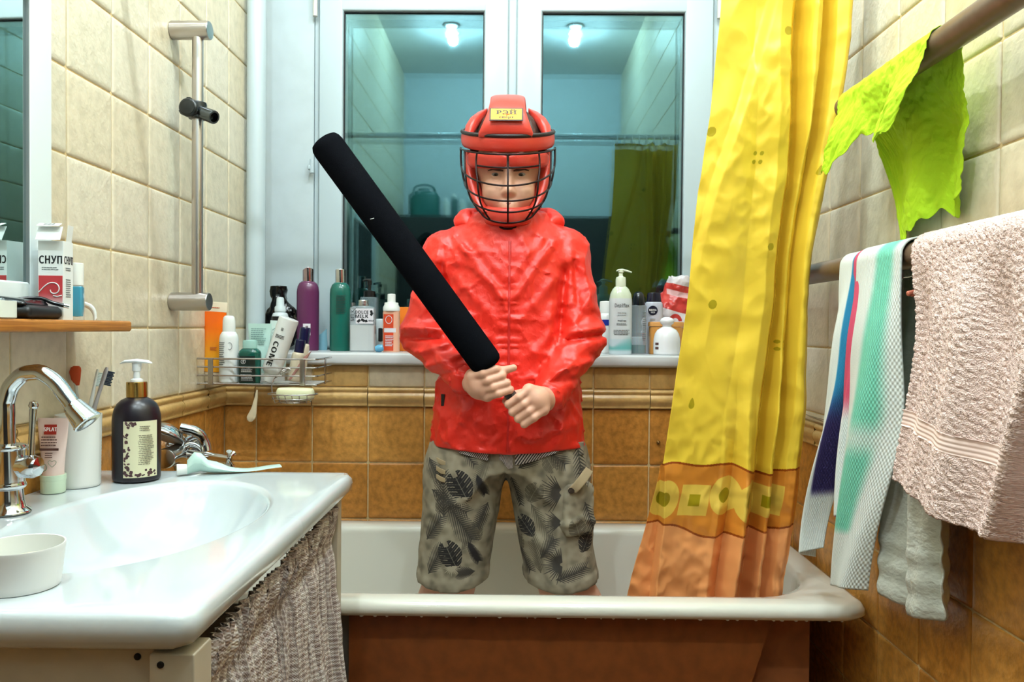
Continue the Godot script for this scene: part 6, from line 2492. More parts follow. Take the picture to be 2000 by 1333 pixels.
func skin_field(p: Vector3) -> float:
	var d := cap(p, jp.kneel + Vector3(0, 0.04, 0), jp.calfl, 0.058, 0.053)
	d = smin(d, cap(p, jp.calfl, jp.anklel, 0.053, 0.030), 0.02)
	var e := cap(p, jp.kneer + Vector3(0, 0.04, 0), jp.calfr, 0.058, 0.053)
	e = smin(e, cap(p, jp.calfr, jp.ankler, 0.053, 0.030), 0.02)
	for s in [["anklel", -0.02], ["ankler", 0.025]]:
		var an: Vector3 = jp[s[0]]
		var heel := an + Vector3(0, -0.020, -0.030)
		var ball := an + Vector3(s[1], -0.032, 0.085)
		var f := cap(p, heel, an, 0.026, 0.030)
		f = smin(f, cap(p, an + Vector3(0, -0.01, 0.01), ball, 0.030, 0.022), 0.02)
		f = smin(f, cap(p, ball + Vector3(-0.024, 0, 0.004), ball + Vector3(0.024, 0, 0.004), 0.020, 0.020), 0.015)
		for k in 5:
			var o := ball + Vector3(-0.028 + 0.014 * k, -0.008, 0.018)
			f = smin(f, cap(p, o, o + Vector3(0, -0.002, 0.022 - 0.003 * absf(k - (1 if s[1] > 0 else 3))), 0.0095, 0.0085), 0.004)
		f = maxf(f, 0.2192 - p.y)
		if s[0] == "anklel":
			d = smin(d, f, 0.02)
		else:
			e = smin(e, f, 0.02)
	return minf(d, e)

func trunk_field(p: Vector3) -> float:
	# the body under the clothes, joined to legs, neck and arms
	var d := cap(p, jp.hipl, jp.kneel, 0.070, 0.056)
	d = smin(d, cap(p, jp.hipr, jp.kneer, 0.070, 0.056), 0.02)
	d = smin(d, cap(p, Vector3(-0.022, 0.91, -BZ), Vector3(-0.022, 1.20, -BZ), 0.082, 0.088), 0.05)
	for s in ["l", "r"]:
		d = smin(d, cap(p, jp["shoulder" + s], jp["elbow" + s], 0.040, 0.034), 0.03)
		d = smin(d, cap(p, jp["elbow" + s], jp["wrist" + s], 0.034, 0.023), 0.02)
		d = smin(d, cap(p, Vector3(-0.022, 1.27, -BZ), jp["shoulder" + s], 0.05, 0.04), 0.03)
	d = smin(d, cap(p, Vector3(-0.022, 1.26, -BZ), hp(993, 380, -0.02), 0.05, 0.046), 0.03)
	return smin(d, skin_field(p), 0.02)

func face_field(p: Vector3) -> float:
	var d := ell(p, hp(993, 322, -0.006), Vector3(0.074, 0.096, 0.088))
	d = smin(d, ell(p, hp(993, 385, 0.026), Vector3(0.056, 0.058, 0.055)), 0.03)
	for s in [-1.0, 1.0]:
		d = smin(d, (p - hp(993 + s * 27, 376, 0.056)).length() - 0.020, 0.03)
		d = smin(d, cap(p, hp(993 + s * 34, 331, 0.066), hp(993 + s * 9, 334, 0.080), 0.008, 0.008), 0.016)
		# sockets
		var so := hp(993 + s * 24.5, 342, 0.092)
		d = -smin(-d, ell(p, so, Vector3(0.018, 0.012, 0.016)), 0.014)
		# lids over the eyeball
		var ec := hp(993 + s * 24.5, 342, 0.064)
		var q := p - ec
		var lid := q.length() - 0.0143
		var gap := absf(q.y - 0.0002) - (0.0048 - 24.0 * q.x * q.x)
		lid = maxf(lid, -maxf(gap, -q.z))
		d = smin(d, lid, 0.004)
		d = smin(d, (p - hp(993 + s * 8.0, 376, 0.082)).length() - 0.0060, 0.008)
		# ear
		d = smin(d, ell(p, hp(993 + s * 62, 350, -0.012), Vector3(0.010, 0.030, 0.018)), 0.012)
	d = smin(d, cap(p, hp(993, 346, 0.080), hp(993, 372, 0.092), 0.0065, 0.0092), 0.014)
	# lips and chin
	d = smin(d, cap(p, hp(983, 397, 0.078), hp(1003, 397, 0.078), 0.0062, 0.0062), 0.008)
	d = smin(d, cap(p, hp(985, 403, 0.077), hp(1001, 403, 0.077), 0.0062, 0.0062), 0.008)
	d = smin(d, (p - hp(993, 418, 0.066)).length() - 0.018, 0.02)
	# neck
	d = smin(d, cap(p, hp(993, 385, -0.02), hp(993, 460, -0.02), 0.047, 0.05), 0.03)
	return d

# a fist round the bat's handle: c on the handle, u down the handle, w the way the fingers run in front
func fist_field(p: Vector3, h: Dictionary) -> float:
	var d := cap(p, h.wrist0, h.wrist, 0.024, 0.023)
	d = smin(d, cap(p, h.wrist, h.mid, 0.023, 0.024), 0.02)
	d = smin(d, cap(p, h.k0, h.k1, 0.0150, 0.0130), 0.016)
	d = smin(d, cap(p, h.mid, (h.k0 + h.k1) * 0.5, 0.023, 0.016), 0.014)
	for f in h.fingers:
		var e := cap(p, f[0], f[1], f[4], f[4] * 0.98)
		e = smin(e, cap(p, f[1], f[2], f[4] * 0.98, f[4] * 0.92), 0.003)
		e = smin(e, cap(p, f[2], f[3], f[4] * 0.92, f[4] * 0.80), 0.003)
		d = smin(d, e, 0.0045)
	var t: Array = h.thumb
	var e2 := cap(p, t[0], t[1], 0.0125, 0.0095)
	e2 = smin(e2, cap(p, t[1], t[2], 0.0092, 0.0075), 0.004)
	return smin(d, e2, 0.006)

func fist(c: Vector3, u: Vector3, w: Vector3, wrist0: Vector3, wrist: Vector3, k_out: float, k_front: float, thumb: Array, sizes: Array) -> Dictionary:
	var z := Vector3.BACK
	var fs := []
	var off := [-0.0275, -0.0095, 0.0085, 0.0250]
	for k in 4:
		var o: Vector3 = c + u * off[k]
		var r: float = sizes[k]
		var reach: float = [0.95, 1.06, 1.0, 0.86][k]
		fs.append([o - w * k_out + z * k_front, o - w * 0.006 + z * 0.0275, o + w * 0.0215 * reach + z * 0.0215, o + w * 0.0235 * reach - z * 0.003, r])
	return {"wrist0": wrist0, "wrist": wrist, "mid": c - w * (k_out + 0.004) + z * (k_front - 0.016), "k0": c + u * -0.026 - w * k_out + z * (k_front - 0.004), "k1": c + u * 0.024 - w * k_out + z * (k_front - 0.004), "fingers": fs, "thumb": thumb}

func boy() -> void:
	jp = {
		"neckl": at(945, 462, 1.845), "neckr": at(1040, 460, 1.845),
		"shoulderl": at(874, 503, 1.845), "shoulderr": at(1101, 497, 1.845),
		"elbowl": at(827, 652, 1.795), "elbowr": at(1137, 662, 1.785),
		"wristl": at(908, 738, 1.692), "wristr": at(1073, 774, 1.692),
		"collar0": at(993, 478, 1.825), "collar1": at(993, 440, 1.812),
		"hipl": at(908, 925, 1.835), "kneel": at(879, 1155, 1.825),
		"hipr": at(1070, 925, 1.835), "kneer": at(1100, 1155, 1.825),
		"calfl": at(860, 1180, 1.835), "calfr": at(1130, 1180, 1.835),
		"anklel": Vector3(-0.195, 0.275, -1.845), "ankler": Vector3(0.160, 0.275, -1.845),
	}
	jp.seams = []
	for c in [[1098, 890, 1108, 1110, -0.003, 0.003], [858, 900, 850, 1080, -0.003, 0.003], [905, 1000, 935, 1030, 0.004, 0.01], [1030, 1040, 1075, 1075, 0.004, 0.012], [845, 1000, 870, 1030, 0.005, 0.010], [985, 880, 985, 940, -0.003, 0.004]]:
		jp.seams.append([pxy(c[0], c[1]), pxy(c[2], c[3]), c[4], c[5]])
	for c in [[900, 478, 983, 585, 0.0060, 0.009], [1082, 472, 1001, 590, 0.0060, 0.009], [925, 470, 985, 545, 0.0038, 0.009], [1060, 468, 1000, 545, 0.0038, 0.009], [885, 540, 965, 620, 0.0038, 0.011], [1092, 540, 1015, 625, 0.0038, 0.011],
			[867, 545, 882, 640, -0.011, 0.010], [1104, 530, 1092, 650, -0.011, 0.009], [1078, 600, 1062, 690, 0.006, 0.012], [910, 620, 930, 690, 0.006, 0.012], [1040, 690, 1090, 640, 0.005, 0.010],
			[1178, 655, 1108, 665, -0.010, 0.006], [1172, 640, 1110, 648, 0.009, 0.009], [1150, 705, 1078, 722, 0.008, 0.008], [1140, 735, 1068, 742, -0.006, 0.006], [1120, 700, 1060, 745, 0.006, 0.007],
			[788, 640, 868, 642, 0.010, 0.009], [792, 660, 862, 662, -0.010, 0.006], [815, 690, 880, 670, 0.008, 0.008], [835, 715, 905, 690, 0.008, 0.008], [850, 735, 915, 715, -0.006, 0.005], [860, 690, 900, 730, 0.006, 0.008],
			[1140, 500, 1155, 600, 0.006, 0.008], [1122, 510, 1130, 610, -0.006, 0.006], [1165, 560, 1118, 630, 0.006, 0.009], [850, 500, 838, 600, 0.006, 0.009], [862, 520, 866, 590, -0.006, 0.007],
			[900, 800, 960, 830, 0.004, 0.012], [1030, 850, 1110, 830, 0.004, 0.012], [880, 850, 930, 780, 0.004, 0.012], [1105, 790, 1090, 860, 0.005, 0.012]]:
		folds.append([pxy(c[0], c[1]), pxy(c[2], c[3]), c[4], c[5]])
	var skin := mat("skin", Color(0.86, 0.65, 0.55), 0.5)
	skin.subsurf_scatter_enabled = true
	skin.subsurf_scatter_strength = 0.06
	var who := Node3D.new()
	who.name = "person"
	who.position = Vector3(-0.02, 0.2185, -1.83)
	named(who, self)
	tag(who, "boy in red jacket and leaf print shorts standing in the bathtub, holding a bat", "person")
	# body
	var u := (at(1045, 838, 1.645) - at(955, 715, 1.645)).normalized()
	var c1 := at(966, 747, 1.645)
	var c2 := at(1024, 798, 1.645)
	var w1 := Vector3(0.93, 0.30, 0.0).normalized()
	var w2 := Vector3(-0.80, -0.58, 0.0).normalized()
	var h1 := fist(c1, u, w1, jp.wristl, at(926, 745, 1.672), 0.030, 0.010, [c1 - u * 0.030 - w1 * 0.014 - Vector3(0, 0, 0.008), at(981, 725, 1.633), at(1003, 719, 1.628)], [0.0094, 0.0094, 0.0092, 0.0086])
	var h2 := fist(c2, u, w2, jp.wristr, at(1062, 780, 1.672), 0.0310, 0.020, [c2 - u * 0.026 - w2 * 0.012 - Vector3(0, 0, 0.012), c2 - u * 0.038 + w2 * 0.010 - Vector3(0, 0, 0.010), c2 - u * 0.034 + w2 * 0.024 - Vector3(0, 0, 0.012)], [0.0094, 0.0096, 0.0094, 0.0088])
	var m := M.new()
	nets(m, trunk_field, Vector3(-0.28, 0.215, -1.96), Vector3(0.24, 1.42, -1.60), 0.011)
	nets(m, face_field, hp(993, 322, 0) - Vector3(0.10, 0.155, 0.12), hp(993, 322, 0) + Vector3(0.10, 0.11, 0.125), 0.0024)
	for h in [[h1, c1], [h2, c2]]:
		nets(m, func(p: Vector3) -> float: return fist_field(p, h[0]), h[1] - Vector3(0.075, 0.065, 0.06), h[1] + Vector3(0.075, 0.065, 0.05), 0.0019)
	obj("body", m, skin, who)
	# face details
	for s in [-1.0, 1.0]:
		m = M.new()
		var ec := hp(993 + s * 24.5, 342, 0.064)
		var rings := []
		var look := (EYE - ec).normalized()
		var eb := Basis(Quaternion(Vector3.UP, (look + Vector3(0, -0.12, 0)).normalized()))
		for b in [[0.0, 0.165, Color(0.01, 0.008, 0.008)], [0.165, 0.44, Color(0.05, 0.028, 0.018)], [0.44, 1.7, Color(0.30, 0.25, 0.235)]]:
			m.tint = b[2]
			rings = []
			for k in 7:
				var a := lerpf(b[0], b[1], k / 6.0)
				rings.append(ring_y(maxf(sin(a) * 0.0127, 0.00002), cos(a) * 0.0127, 24))
			var v0 := m.v.size()
			loft(m, rings, false, false, 0.0)
			m.move(Transform3D(eb, ec), v0)
		var em := mat("eye", Color(1, 1, 1), 0.12)
		em.vertex_color_use_as_albedo = true
		obj("eye", m, em, who)
		m = M.new()
		strip(m, [[hp(993 + s * 10, 334, 0.0880), Vector3(0, 0.0015, 0), Vector3(0, 0, 0.003)], [hp(993 + s * 20, 331.5, 0.0870), Vector3(0, 0.0036, 0), Vector3(0, 0, 0.004)], [hp(993 + s * 31, 330.5, 0.0800), Vector3(0, 0.0024, 0), Vector3(0, 0, 0.005)], [hp(993 + s * 40, 334, 0.069), Vector3(0, 0.001, 0), Vector3(0, 0, 0.004)]], 2.0, 10)
		obj("eyebrow", m, mat("brow", Color(0.25, 0.15, 0.10), 0.8), who)
	m = M.new()
	strip(m, [[hp(979, 398.5, 0.0775), Vector3(0, 0.001, 0), Vector3(0, 0, 0.002)], [hp(986, 397.5, 0.0838), Vector3(0, 0.003, 0), Vector3(0, 0, 0.0020)], [hp(993, 399.5, 0.0855), Vector3(0, 0.004, 0), Vector3(0, 0, 0.0022)], [hp(1000, 397.5, 0.0838), Vector3(0, 0.003, 0), Vector3(0, 0, 0.0020)], [hp(1007, 398.5, 0.0775), Vector3(0, 0.001, 0), Vector3(0, 0, 0.002)]], 2.0, 12)
	obj("lips", m, mat("lips", Color(0.66, 0.30, 0.27), 0.4), who)
	m = M.new()
	nets(m, func(p: Vector3) -> float:
		var d := ell(p, hp(993, 305, -0.012), Vector3(0.090, 0.112, 0.100))
		d -= 0.004 * noise.get_noise_3d(p.x * 90.0, p.y * 14.0, p.z * 30.0)
		return maxf(d, hp(993, 297, 0).y - 0.6 * maxf(0.0, -p.z - 1.81) - p.y), hp(993, 305, 0) - Vector3(0.11, 0.16, 0.13), hp(993, 305, 0) + Vector3(0.11, 0.11, 0.12), 0.0035)
	obj("hair", m, mat("hair_brown", Color(0.22, 0.13, 0.09), 0.55), who)
	# jacket
	var nylon := mat("jacket_nylon", Color(0.91, 0.165, 0.105), 0.40)
	nylon.rim_enabled = true
	nylon.rim = 0.15
	nylon.normal_enabled = true
	nylon.normal_texture = ridges()
	nylon.normal_scale = 0.22
	nylon.uv1_triplanar = true
	nylon.uv1_scale = Vector3(3.2, 2.2, 3.2)
	m = M.new()
	nets(m, jacket_field, Vector3(-0.305, 0.83, -1.975), Vector3(0.235, 1.42, -1.62), 0.0050)
	var jacket := obj("jacket", m, nylon, who)
	m = M.new()
	var hd := [at(915, 428, 1.86), at(1070, 428, 1.865), at(903, 434, 1.845), at(960, 458, 1.78), at(1088, 434, 1.845), at(1028, 456, 1.79), at(993, 445, 1.93)]
	nets(m, func(p: Vector3) -> float:
		var d := cap(p, hd[0], hd[1], 0.026, 0.026)
		d = smin(d, cap(p, hd[2], hd[3], 0.019, 0.011), 0.02)
		d = smin(d, cap(p, hd[4], hd[5], 0.019, 0.011), 0.02)
		d = smin(d, ell(p, hd[6], Vector3(0.13, 0.055, 0.05)), 0.03)
		return d - 0.005 * (0.3 - absf(noise.get_noise_3d(p.x * 20.0 + p.y * 8.0, p.y * 20.0, p.z * 20.0))), at(993, 440, 1.85) - Vector3(0.17, 0.09, 0.16), at(993, 440, 1.85) + Vector3(0.17, 0.09, 0.13), 0.005)
	obj("hood", m, nylon, jacket)
	m = M.new()
	var rail_ := []
	for k in 40:
		var y := lerpf(1.325, J_HEM + 0.004, k / 39.0)
		rail_.append(meet(jacket_field, Vector3(-0.0205, y, -1.55), Vector3(0, 0, -1)) + Vector3(0, 0, 0.0012))
	var st := []
	for q in rail_:
		st.append([q, Vector3(0.0028, 0, 0), Vector3(0, 0, 0.0014)])
	strip(m, st, 3.0, 10)
	obj("zipper", m, mat("zip_red", Color(0.80, 0.12, 0.09), 0.5), jacket)
	for s in [["wristl", at(921, 743, 1.677)], ["wristr", at(1066, 778.5, 1.677)]]:
		m = M.new()
		var a: Vector3 = jp[s[0]]
		var d: Vector3 = ((s[1] as Vector3) - a).normalized()
		var bs := Basis(Quaternion(Vector3.UP, d))
		var rings := []
		for k in 8:
			var ring := PackedVector3Array()
			var f := k / 7.0
			for q in 60:
				var w := TAU * q / 60.0
				var r := lerpf(0.0375, 0.0300, pow(f, 0.7)) + 0.0012 * sin(w * 15.0) * (1.0 - 0.4 * f) - (0.004 if k == 7 else 0.0) + 0.0012 * sin(f * 14.0)
				ring.append(a + d * (-0.010 + 0.032 * f) + bs * Vector3(cos(w) * r, 0, sin(w) * r))
			rings.append(ring)
		loft(m, rings, true, true, 0.0)
		obj("cuff", m, nylon, jacket)
	m = M.new()
	var tg := meet(jacket_field, at(865, 782, 1.58), (at(865, 782, 1.8) - at(865, 782, 1.58)).normalized())
	rbox(m, Vector3(0.009, 0.027, 0.003), Transform3D(Basis(Vector3.UP, -0.5), tg), 0.0008)
	obj("tag", m, mat("tag_black", Color(0.03, 0.02, 0.02), 0.5), jacket)
	# shirt hem below the jacket
	m = M.new()
	var shirt := func(x: float, v: float, drop: Array) -> Vector3:
		var top := 0.868
		var y := lerpf(top, table(drop, x), v)
		var q := meet(shorts_field, Vector3(x, minf(y, 0.862), -1.60), Vector3(0, 0, -1))
		return Vector3(x, y, q.z + 0.0035 + 0.002 * sin(x * 90.0))
	sheet(m, func(uu: float, v: float) -> Vector3: return shirt.call(lerpf(pxy(905, 0).x, pxy(962, 0).x, uu), v, [[-0.13, 0.852], [-0.075, 0.838], [-0.05, 0.834]]), 26, 8, 0.0012)
	sheet(m, func(uu: float, v: float) -> Vector3: return shirt.call(lerpf(pxy(984, 0).x, pxy(1010, 0).x, uu), v, [[-0.035, 0.838], [-0.02, 0.818], [0.0, 0.822]]), 20, 8, 0.0012)
	sheet(m, func(uu: float, v: float) -> Vector3: return shirt.call(lerpf(pxy(1014, 0).x, pxy(1112, 0).x, uu), v, [[0.0, 0.828], [0.03, 0.834], [0.12, 0.866]]), 30, 8, 0.0012)
	var sm := mat("shirt_stripe", Color(1, 1, 1), 0.8)
	var img := Image.create(64, 16, false, Image.FORMAT_RGB8)
	for y in 16:
		for x in 64:
			img.set_pixel(x, y, Color(0.82, 0.78, 0.76) if (x + y) % 8 < 4 else Color(0.16, 0.14, 0.16))
	sm.albedo_texture = ImageTexture.create_from_image(img)
	sm.uv1_scale = Vector3(2, 2, 1)
	obj("shirt_hem", m, sm, who).set_meta("kind", "stuff")
	shorts(who)
	helmet()
	bat(u)

# ---------------------------------------------------------------- shorts with a leaf print
const SX := 1024
const SY := 832
func spx(x: float, y: float) -> Vector2:
	return Vector2((x - 800.0) / 380.0 * SX, (y - 860.0) / 310.0 * SY)

func dab(img: Image, p: Vector2, r: float, c: Color, k: float) -> void:
	for y in range(maxi(0, floori(p.y - r)), mini(SY - 1, ceili(p.y + r)) + 1):
		for x in range(maxi(0, floori(p.x - r)), mini(SX - 1, ceili(p.x + r)) + 1):
			if Vector2(x - p.x, y - p.y).length() <= r:
				img.set_pixel(x, y, img.get_pixel(x, y).lerp(c, k))

func stroke(img: Image, a: Vector2, b: Vector2, r0: float, r1: float, c: Color) -> void:
	var n := maxi(2, ceili(a.distance_to(b) / 2.0))
	for k in n + 1:
		var t := float(k) / n
		dab(img, a.lerp(b, t), lerpf(r0, r1, t), c, 0.75)

func frond(img: Image, a: Vector2, b: Vector2, len: float, n: int, c: Color, lean := 0.6) -> void:
	stroke(img, a, b, 3.2, 2.0, c)
	var d := (b - a).normalized()
	for k in n:
		var t := (k + 0.5) / n
		var o := a.lerp(b, t)
		var l := len * (0.45 + 0.55 * sin(PI * (0.15 + 0.8 * t)))
		for s in [-1.0, 1.0]:
			stroke(img, o, o + d.rotated(s * lean) * l, 4.4, 1.2, c)

func fan(img: Image, o: Vector2, dir: float, spread: float, len: float, n: int, c: Color) -> void:
	for k in n:
		var a := dir + spread * (float(k) / (n - 1) - 0.5)
		var d := Vector2(cos(a), sin(a))
		stroke(img, o + d * len * 0.12, o + d * len * (0.85 + 0.15 * sin(k * 2.3)), 5.4, 1.4, c)

func monstera(img: Image, o: Vector2, size: float, turn: float, c: Color, light: Color) -> void:
	for y in range(maxi(0, floori(o.y - size * 1.3)), mini(SY - 1, ceili(o.y + size * 1.3))):
		for x in range(maxi(0, floori(o.x - size * 1.3)), mini(SX - 1, ceili(o.x + size * 1.3))):
			var q := (Vector2(x, y) - o).rotated(-turn) / size
			var hx := absf(q.x)
			# heart outline, tip down
			var edge := 0.78 * sqrt(maxf(0.0, 1.0 - pow(q.y * 0.95, 2.0))) * (1.0 - 0.30 * smoothstep(0.0, 1.0, q.y)) 
			if q.y < -0.62 and hx < 0.16:
				continue
			if q.y > -0.95 and q.y < 1.0 and hx < edge:
				var slit := fposmod(q.y * 3.2 + hx * 1.5, 1.0)
				if hx > edge * 0.42 and slit < 0.20:
					continue
				img.set_pixel(x, y, light if hx < 0.022 or (slit > 0.56 and slit < 0.62) else c)

func shorts_print() -> ImageTexture:
	var img := Image.create(SX, SY, false, Image.FORMAT_RGB8)
	var base := Color(0.575, 0.535, 0.455)
	var light := Color(0.65, 0.61, 0.53)
	var dark := Color(0.13, 0.115, 0.115)
	var mid := Color(0.24, 0.22, 0.20)
	var soft := Color(0.40, 0.37, 0.31)
	img.fill(base)
	for y in SY:
		for x in SX:
			var k := noise.get_noise_2d(x * 0.012, y * 0.012)
			img.set_pixel(x, y, base.lerp(soft if k < 0.0 else light, absf(k) * 1.1))
	# faint leaves first, darker ones over them
	for q in [[1045, 960, 62, 0.4], [930, 1040, 55, -0.5], [1010, 1070, 60, 0.2], [870, 985, 60, 0.7], [1130, 1030, 60, -0.3], [1075, 900, 55, 2.6]]:
		monstera(img, spx(q[0], q[1]), q[2], q[3], soft, Color(0.55, 0.52, 0.44))
	for q in [[1040, 985, 1085, 1060, 60], [960, 880, 930, 950, 55], [905, 1075, 950, 1010, 60], [1060, 1120, 1040, 1040, 55]]:
		frond(img, spx(q[0], q[1]), spx(q[2], q[3]), q[4], 14, soft)
	for q in [[845, 960, 915, 1000, 70, 14], [835, 1060, 865, 1010, 60, 11], [930, 1120, 900, 1120, 50, 9], [1010, 1080, 1040, 1120, 56, 10], [1060, 1090, 1085, 1050, 60, 10], [1090, 1130, 1150, 1110, 60, 12], [1015, 910, 1050, 890, 48, 8], [955, 985, 935, 1030, 50, 10], [1145, 980, 1165, 1040, 50, 10], [838, 900, 866, 945, 62, 11], [880, 985, 925, 1055, 82, 16], [870, 1010, 868, 925, 74, 14], [1075, 880, 1105, 905, 60, 8], [840, 1125, 868, 1070, 64, 12], [1000, 935, 1020, 990, 40, 10], [1130, 870, 1140, 940, 60, 10], [905, 875, 930, 905, 40, 7]]:
		frond(img, spx(q[0], q[1]), spx(q[2], q[3]), q[4], q[5], mid, 0.75)
	fan(img, spx(1098, 958), PI, 2.3, 130, 17, mid)
	fan(img, spx(1098, 1018), PI, 1.6, 95, 12, mid)
	fan(img, spx(1100, 1100), PI, 3.0, 110, 20, mid)
	fan(img, spx(1160, 920), PI * 0.75, 2.0, 90, 12, mid)
	for q in [[903, 948, 88, -0.5], [884, 1085, 80, -0.45], [1030, 1030, 62, -0.7], [1150, 1060, 60, 0.4]]:
		monstera(img, spx(q[0], q[1]), q[2], q[3], dark, Color(0.42, 0.40, 0.36))
		var o := spx(q[0] + 2, q[1] + 22)
		fan(img, o, PI * 0.5 + q[3] * 0.3, 3.0, q[2] * 0.62, 12, light)
	for q in [[935, 925, 950, 965, 46, 12], [918, 1060, 938, 1100, 46, 12]]:
		frond(img, spx(q[0], q[1]), spx(q[2], q[3]), q[4], q[5], dark)
	return ImageTexture.create_from_image(img)

func shorts_uv(m: M) -> void:
	for i in m.v.size():
		var p := m.v[i]
		var cx := (-0.155 if p.x < -0.022 else 0.10)
		var z := p.z + BZ
		var x := p.x + signf(p.x - cx) * maxf(0.0, 0.045 - z) * 0.5
		var px := 1012.0 + x * F / 1.76
		var py := 642.0 - (p.y - EYE.y) * F / 1.76
		m.uv[i] = Vector2((px - 800.0) / 380.0, (py - 860.0) / 310.0)

func shorts(who: Node) -> void:
	var cloth := mat("shorts_print", Color(1, 1, 1), 0.85)
	cloth.albedo_texture = shorts_print()
	var m := M.new()
	nets(m, shorts_field, Vector3(-0.27, 0.50, -1.96), Vector3(0.23, 0.91, -1.69), 0.0055)
	shorts_uv(m)
	var o := obj("shorts", m, cloth, who)
	# cargo pocket and its flap on the left leg, tabs on the right
	m = M.new()
	var pc := meet(shorts_field, at(1139, 1030, 1.60), Vector3(0, 0, -1)) + Vector3(0, 0, -0.006)
	nets(m, func(p: Vector3) -> float:
		var q := (p - pc).rotated(Vector3.UP, -0.55)
		var hgt := 0.066
		var d := Vector3(maxf(absf(q.x) - 0.026, 0), maxf(absf(q.y) - hgt + 0.02, 0), maxf(absf(q.z) - 0.004, 0)).length() - 0.014
		var e := absf(q.y + 0.018 + 0.3 * absf(q.x)) / 0.008
		return d - 0.006 * exp(-e * e) - 0.005 * (0.3 - absf(noise.get_noise_3d(p.x * 40.0, p.y * 30.0, p.z * 30.0))), pc - Vector3(0.07, 0.085, 0.06), pc + Vector3(0.07, 0.085, 0.06), 0.004)
	shorts_uv(m)
	obj("cargo_pocket", m, cloth, o)
	m = M.new()
	var f0 := meet(shorts_field, at(1126, 986, 1.60), Vector3(0, 0, -1)) + Vector3(0, 0, 0.012)
	strip(m, [[f0, Vector3(0.010, -0.004, 0), Vector3(0, 0, 0.0025)], [f0 + Vector3(0.010, 0.012, 0.006), Vector3(0.008, -0.006, 0), Vector3(0, 0, 0.0025)], [f0 + Vector3(0.026, 0.030, -0.002), Vector3(0.008, -0.007, 0), Vector3(0, 0, 0.0025)], [f0 + Vector3(0.040, 0.046, -0.016), Vector3(0.008, -0.006, 0), Vector3(0, 0, 0.0022)]], 4.0, 14)
	var tab := mat("tab_khaki", Color(0.66, 0.58, 0.45), 0.85)
	obj("pocket_tab", m, tab, o)
	m = M.new()
	lathe(m, [[0.0, 0.002], [0.006, 0.0015], [0.0072, 0.0], [0.0, -0.002]], Transform3D(Basis(Vector3.RIGHT, PI / 2.0), f0 + Vector3(-0.002, 0.002, 0.0035)), 18)
	obj("button", m, mat("button_brown", Color(0.20, 0.15, 0.12), 0.4), o)
	m = M.new()
	var g0 := meet(shorts_field, at(1135, 905, 1.60), Vector3(0, 0, -1)) + Vector3(0, 0, 0.002)
	strip(m, [[g0 + Vector3(-0.026, 0.002, 0.004), Vector3(0, 0.016, 0), Vector3(0, 0, 0.003)], [g0, Vector3(0, 0.018, 0), Vector3(0, 0, 0.004)], [g0 + Vector3(0.020, 0.004, -0.014), Vector3(0, 0.015, 0), Vector3(0, 0, 0.003)]], 3.5, 14)
	shorts_uv(m)
	obj("pocket_flap", m, cloth, o)
	for y in [927.0, 945.0, 962.0]:
		m = M.new()
		var q := meet(shorts_field, at(846, y, 1.60), Vector3(0, 0, -1)) + Vector3(0, 0, 0.002)
		strip(m, [[q + Vector3(0.012, -0.003, 0.005), Vector3(0, 0.005, 0), Vector3(0, 0, 0.002)], [q, Vector3(0, 0.006, 0), Vector3(0, 0, 0.002)], [q + Vector3(-0.010, 0.004, -0.012), Vector3(0, 0.005, 0), Vector3(0, 0, 0.002)]], 4.0, 12)
		obj("pocket_tab", m, tab, o)

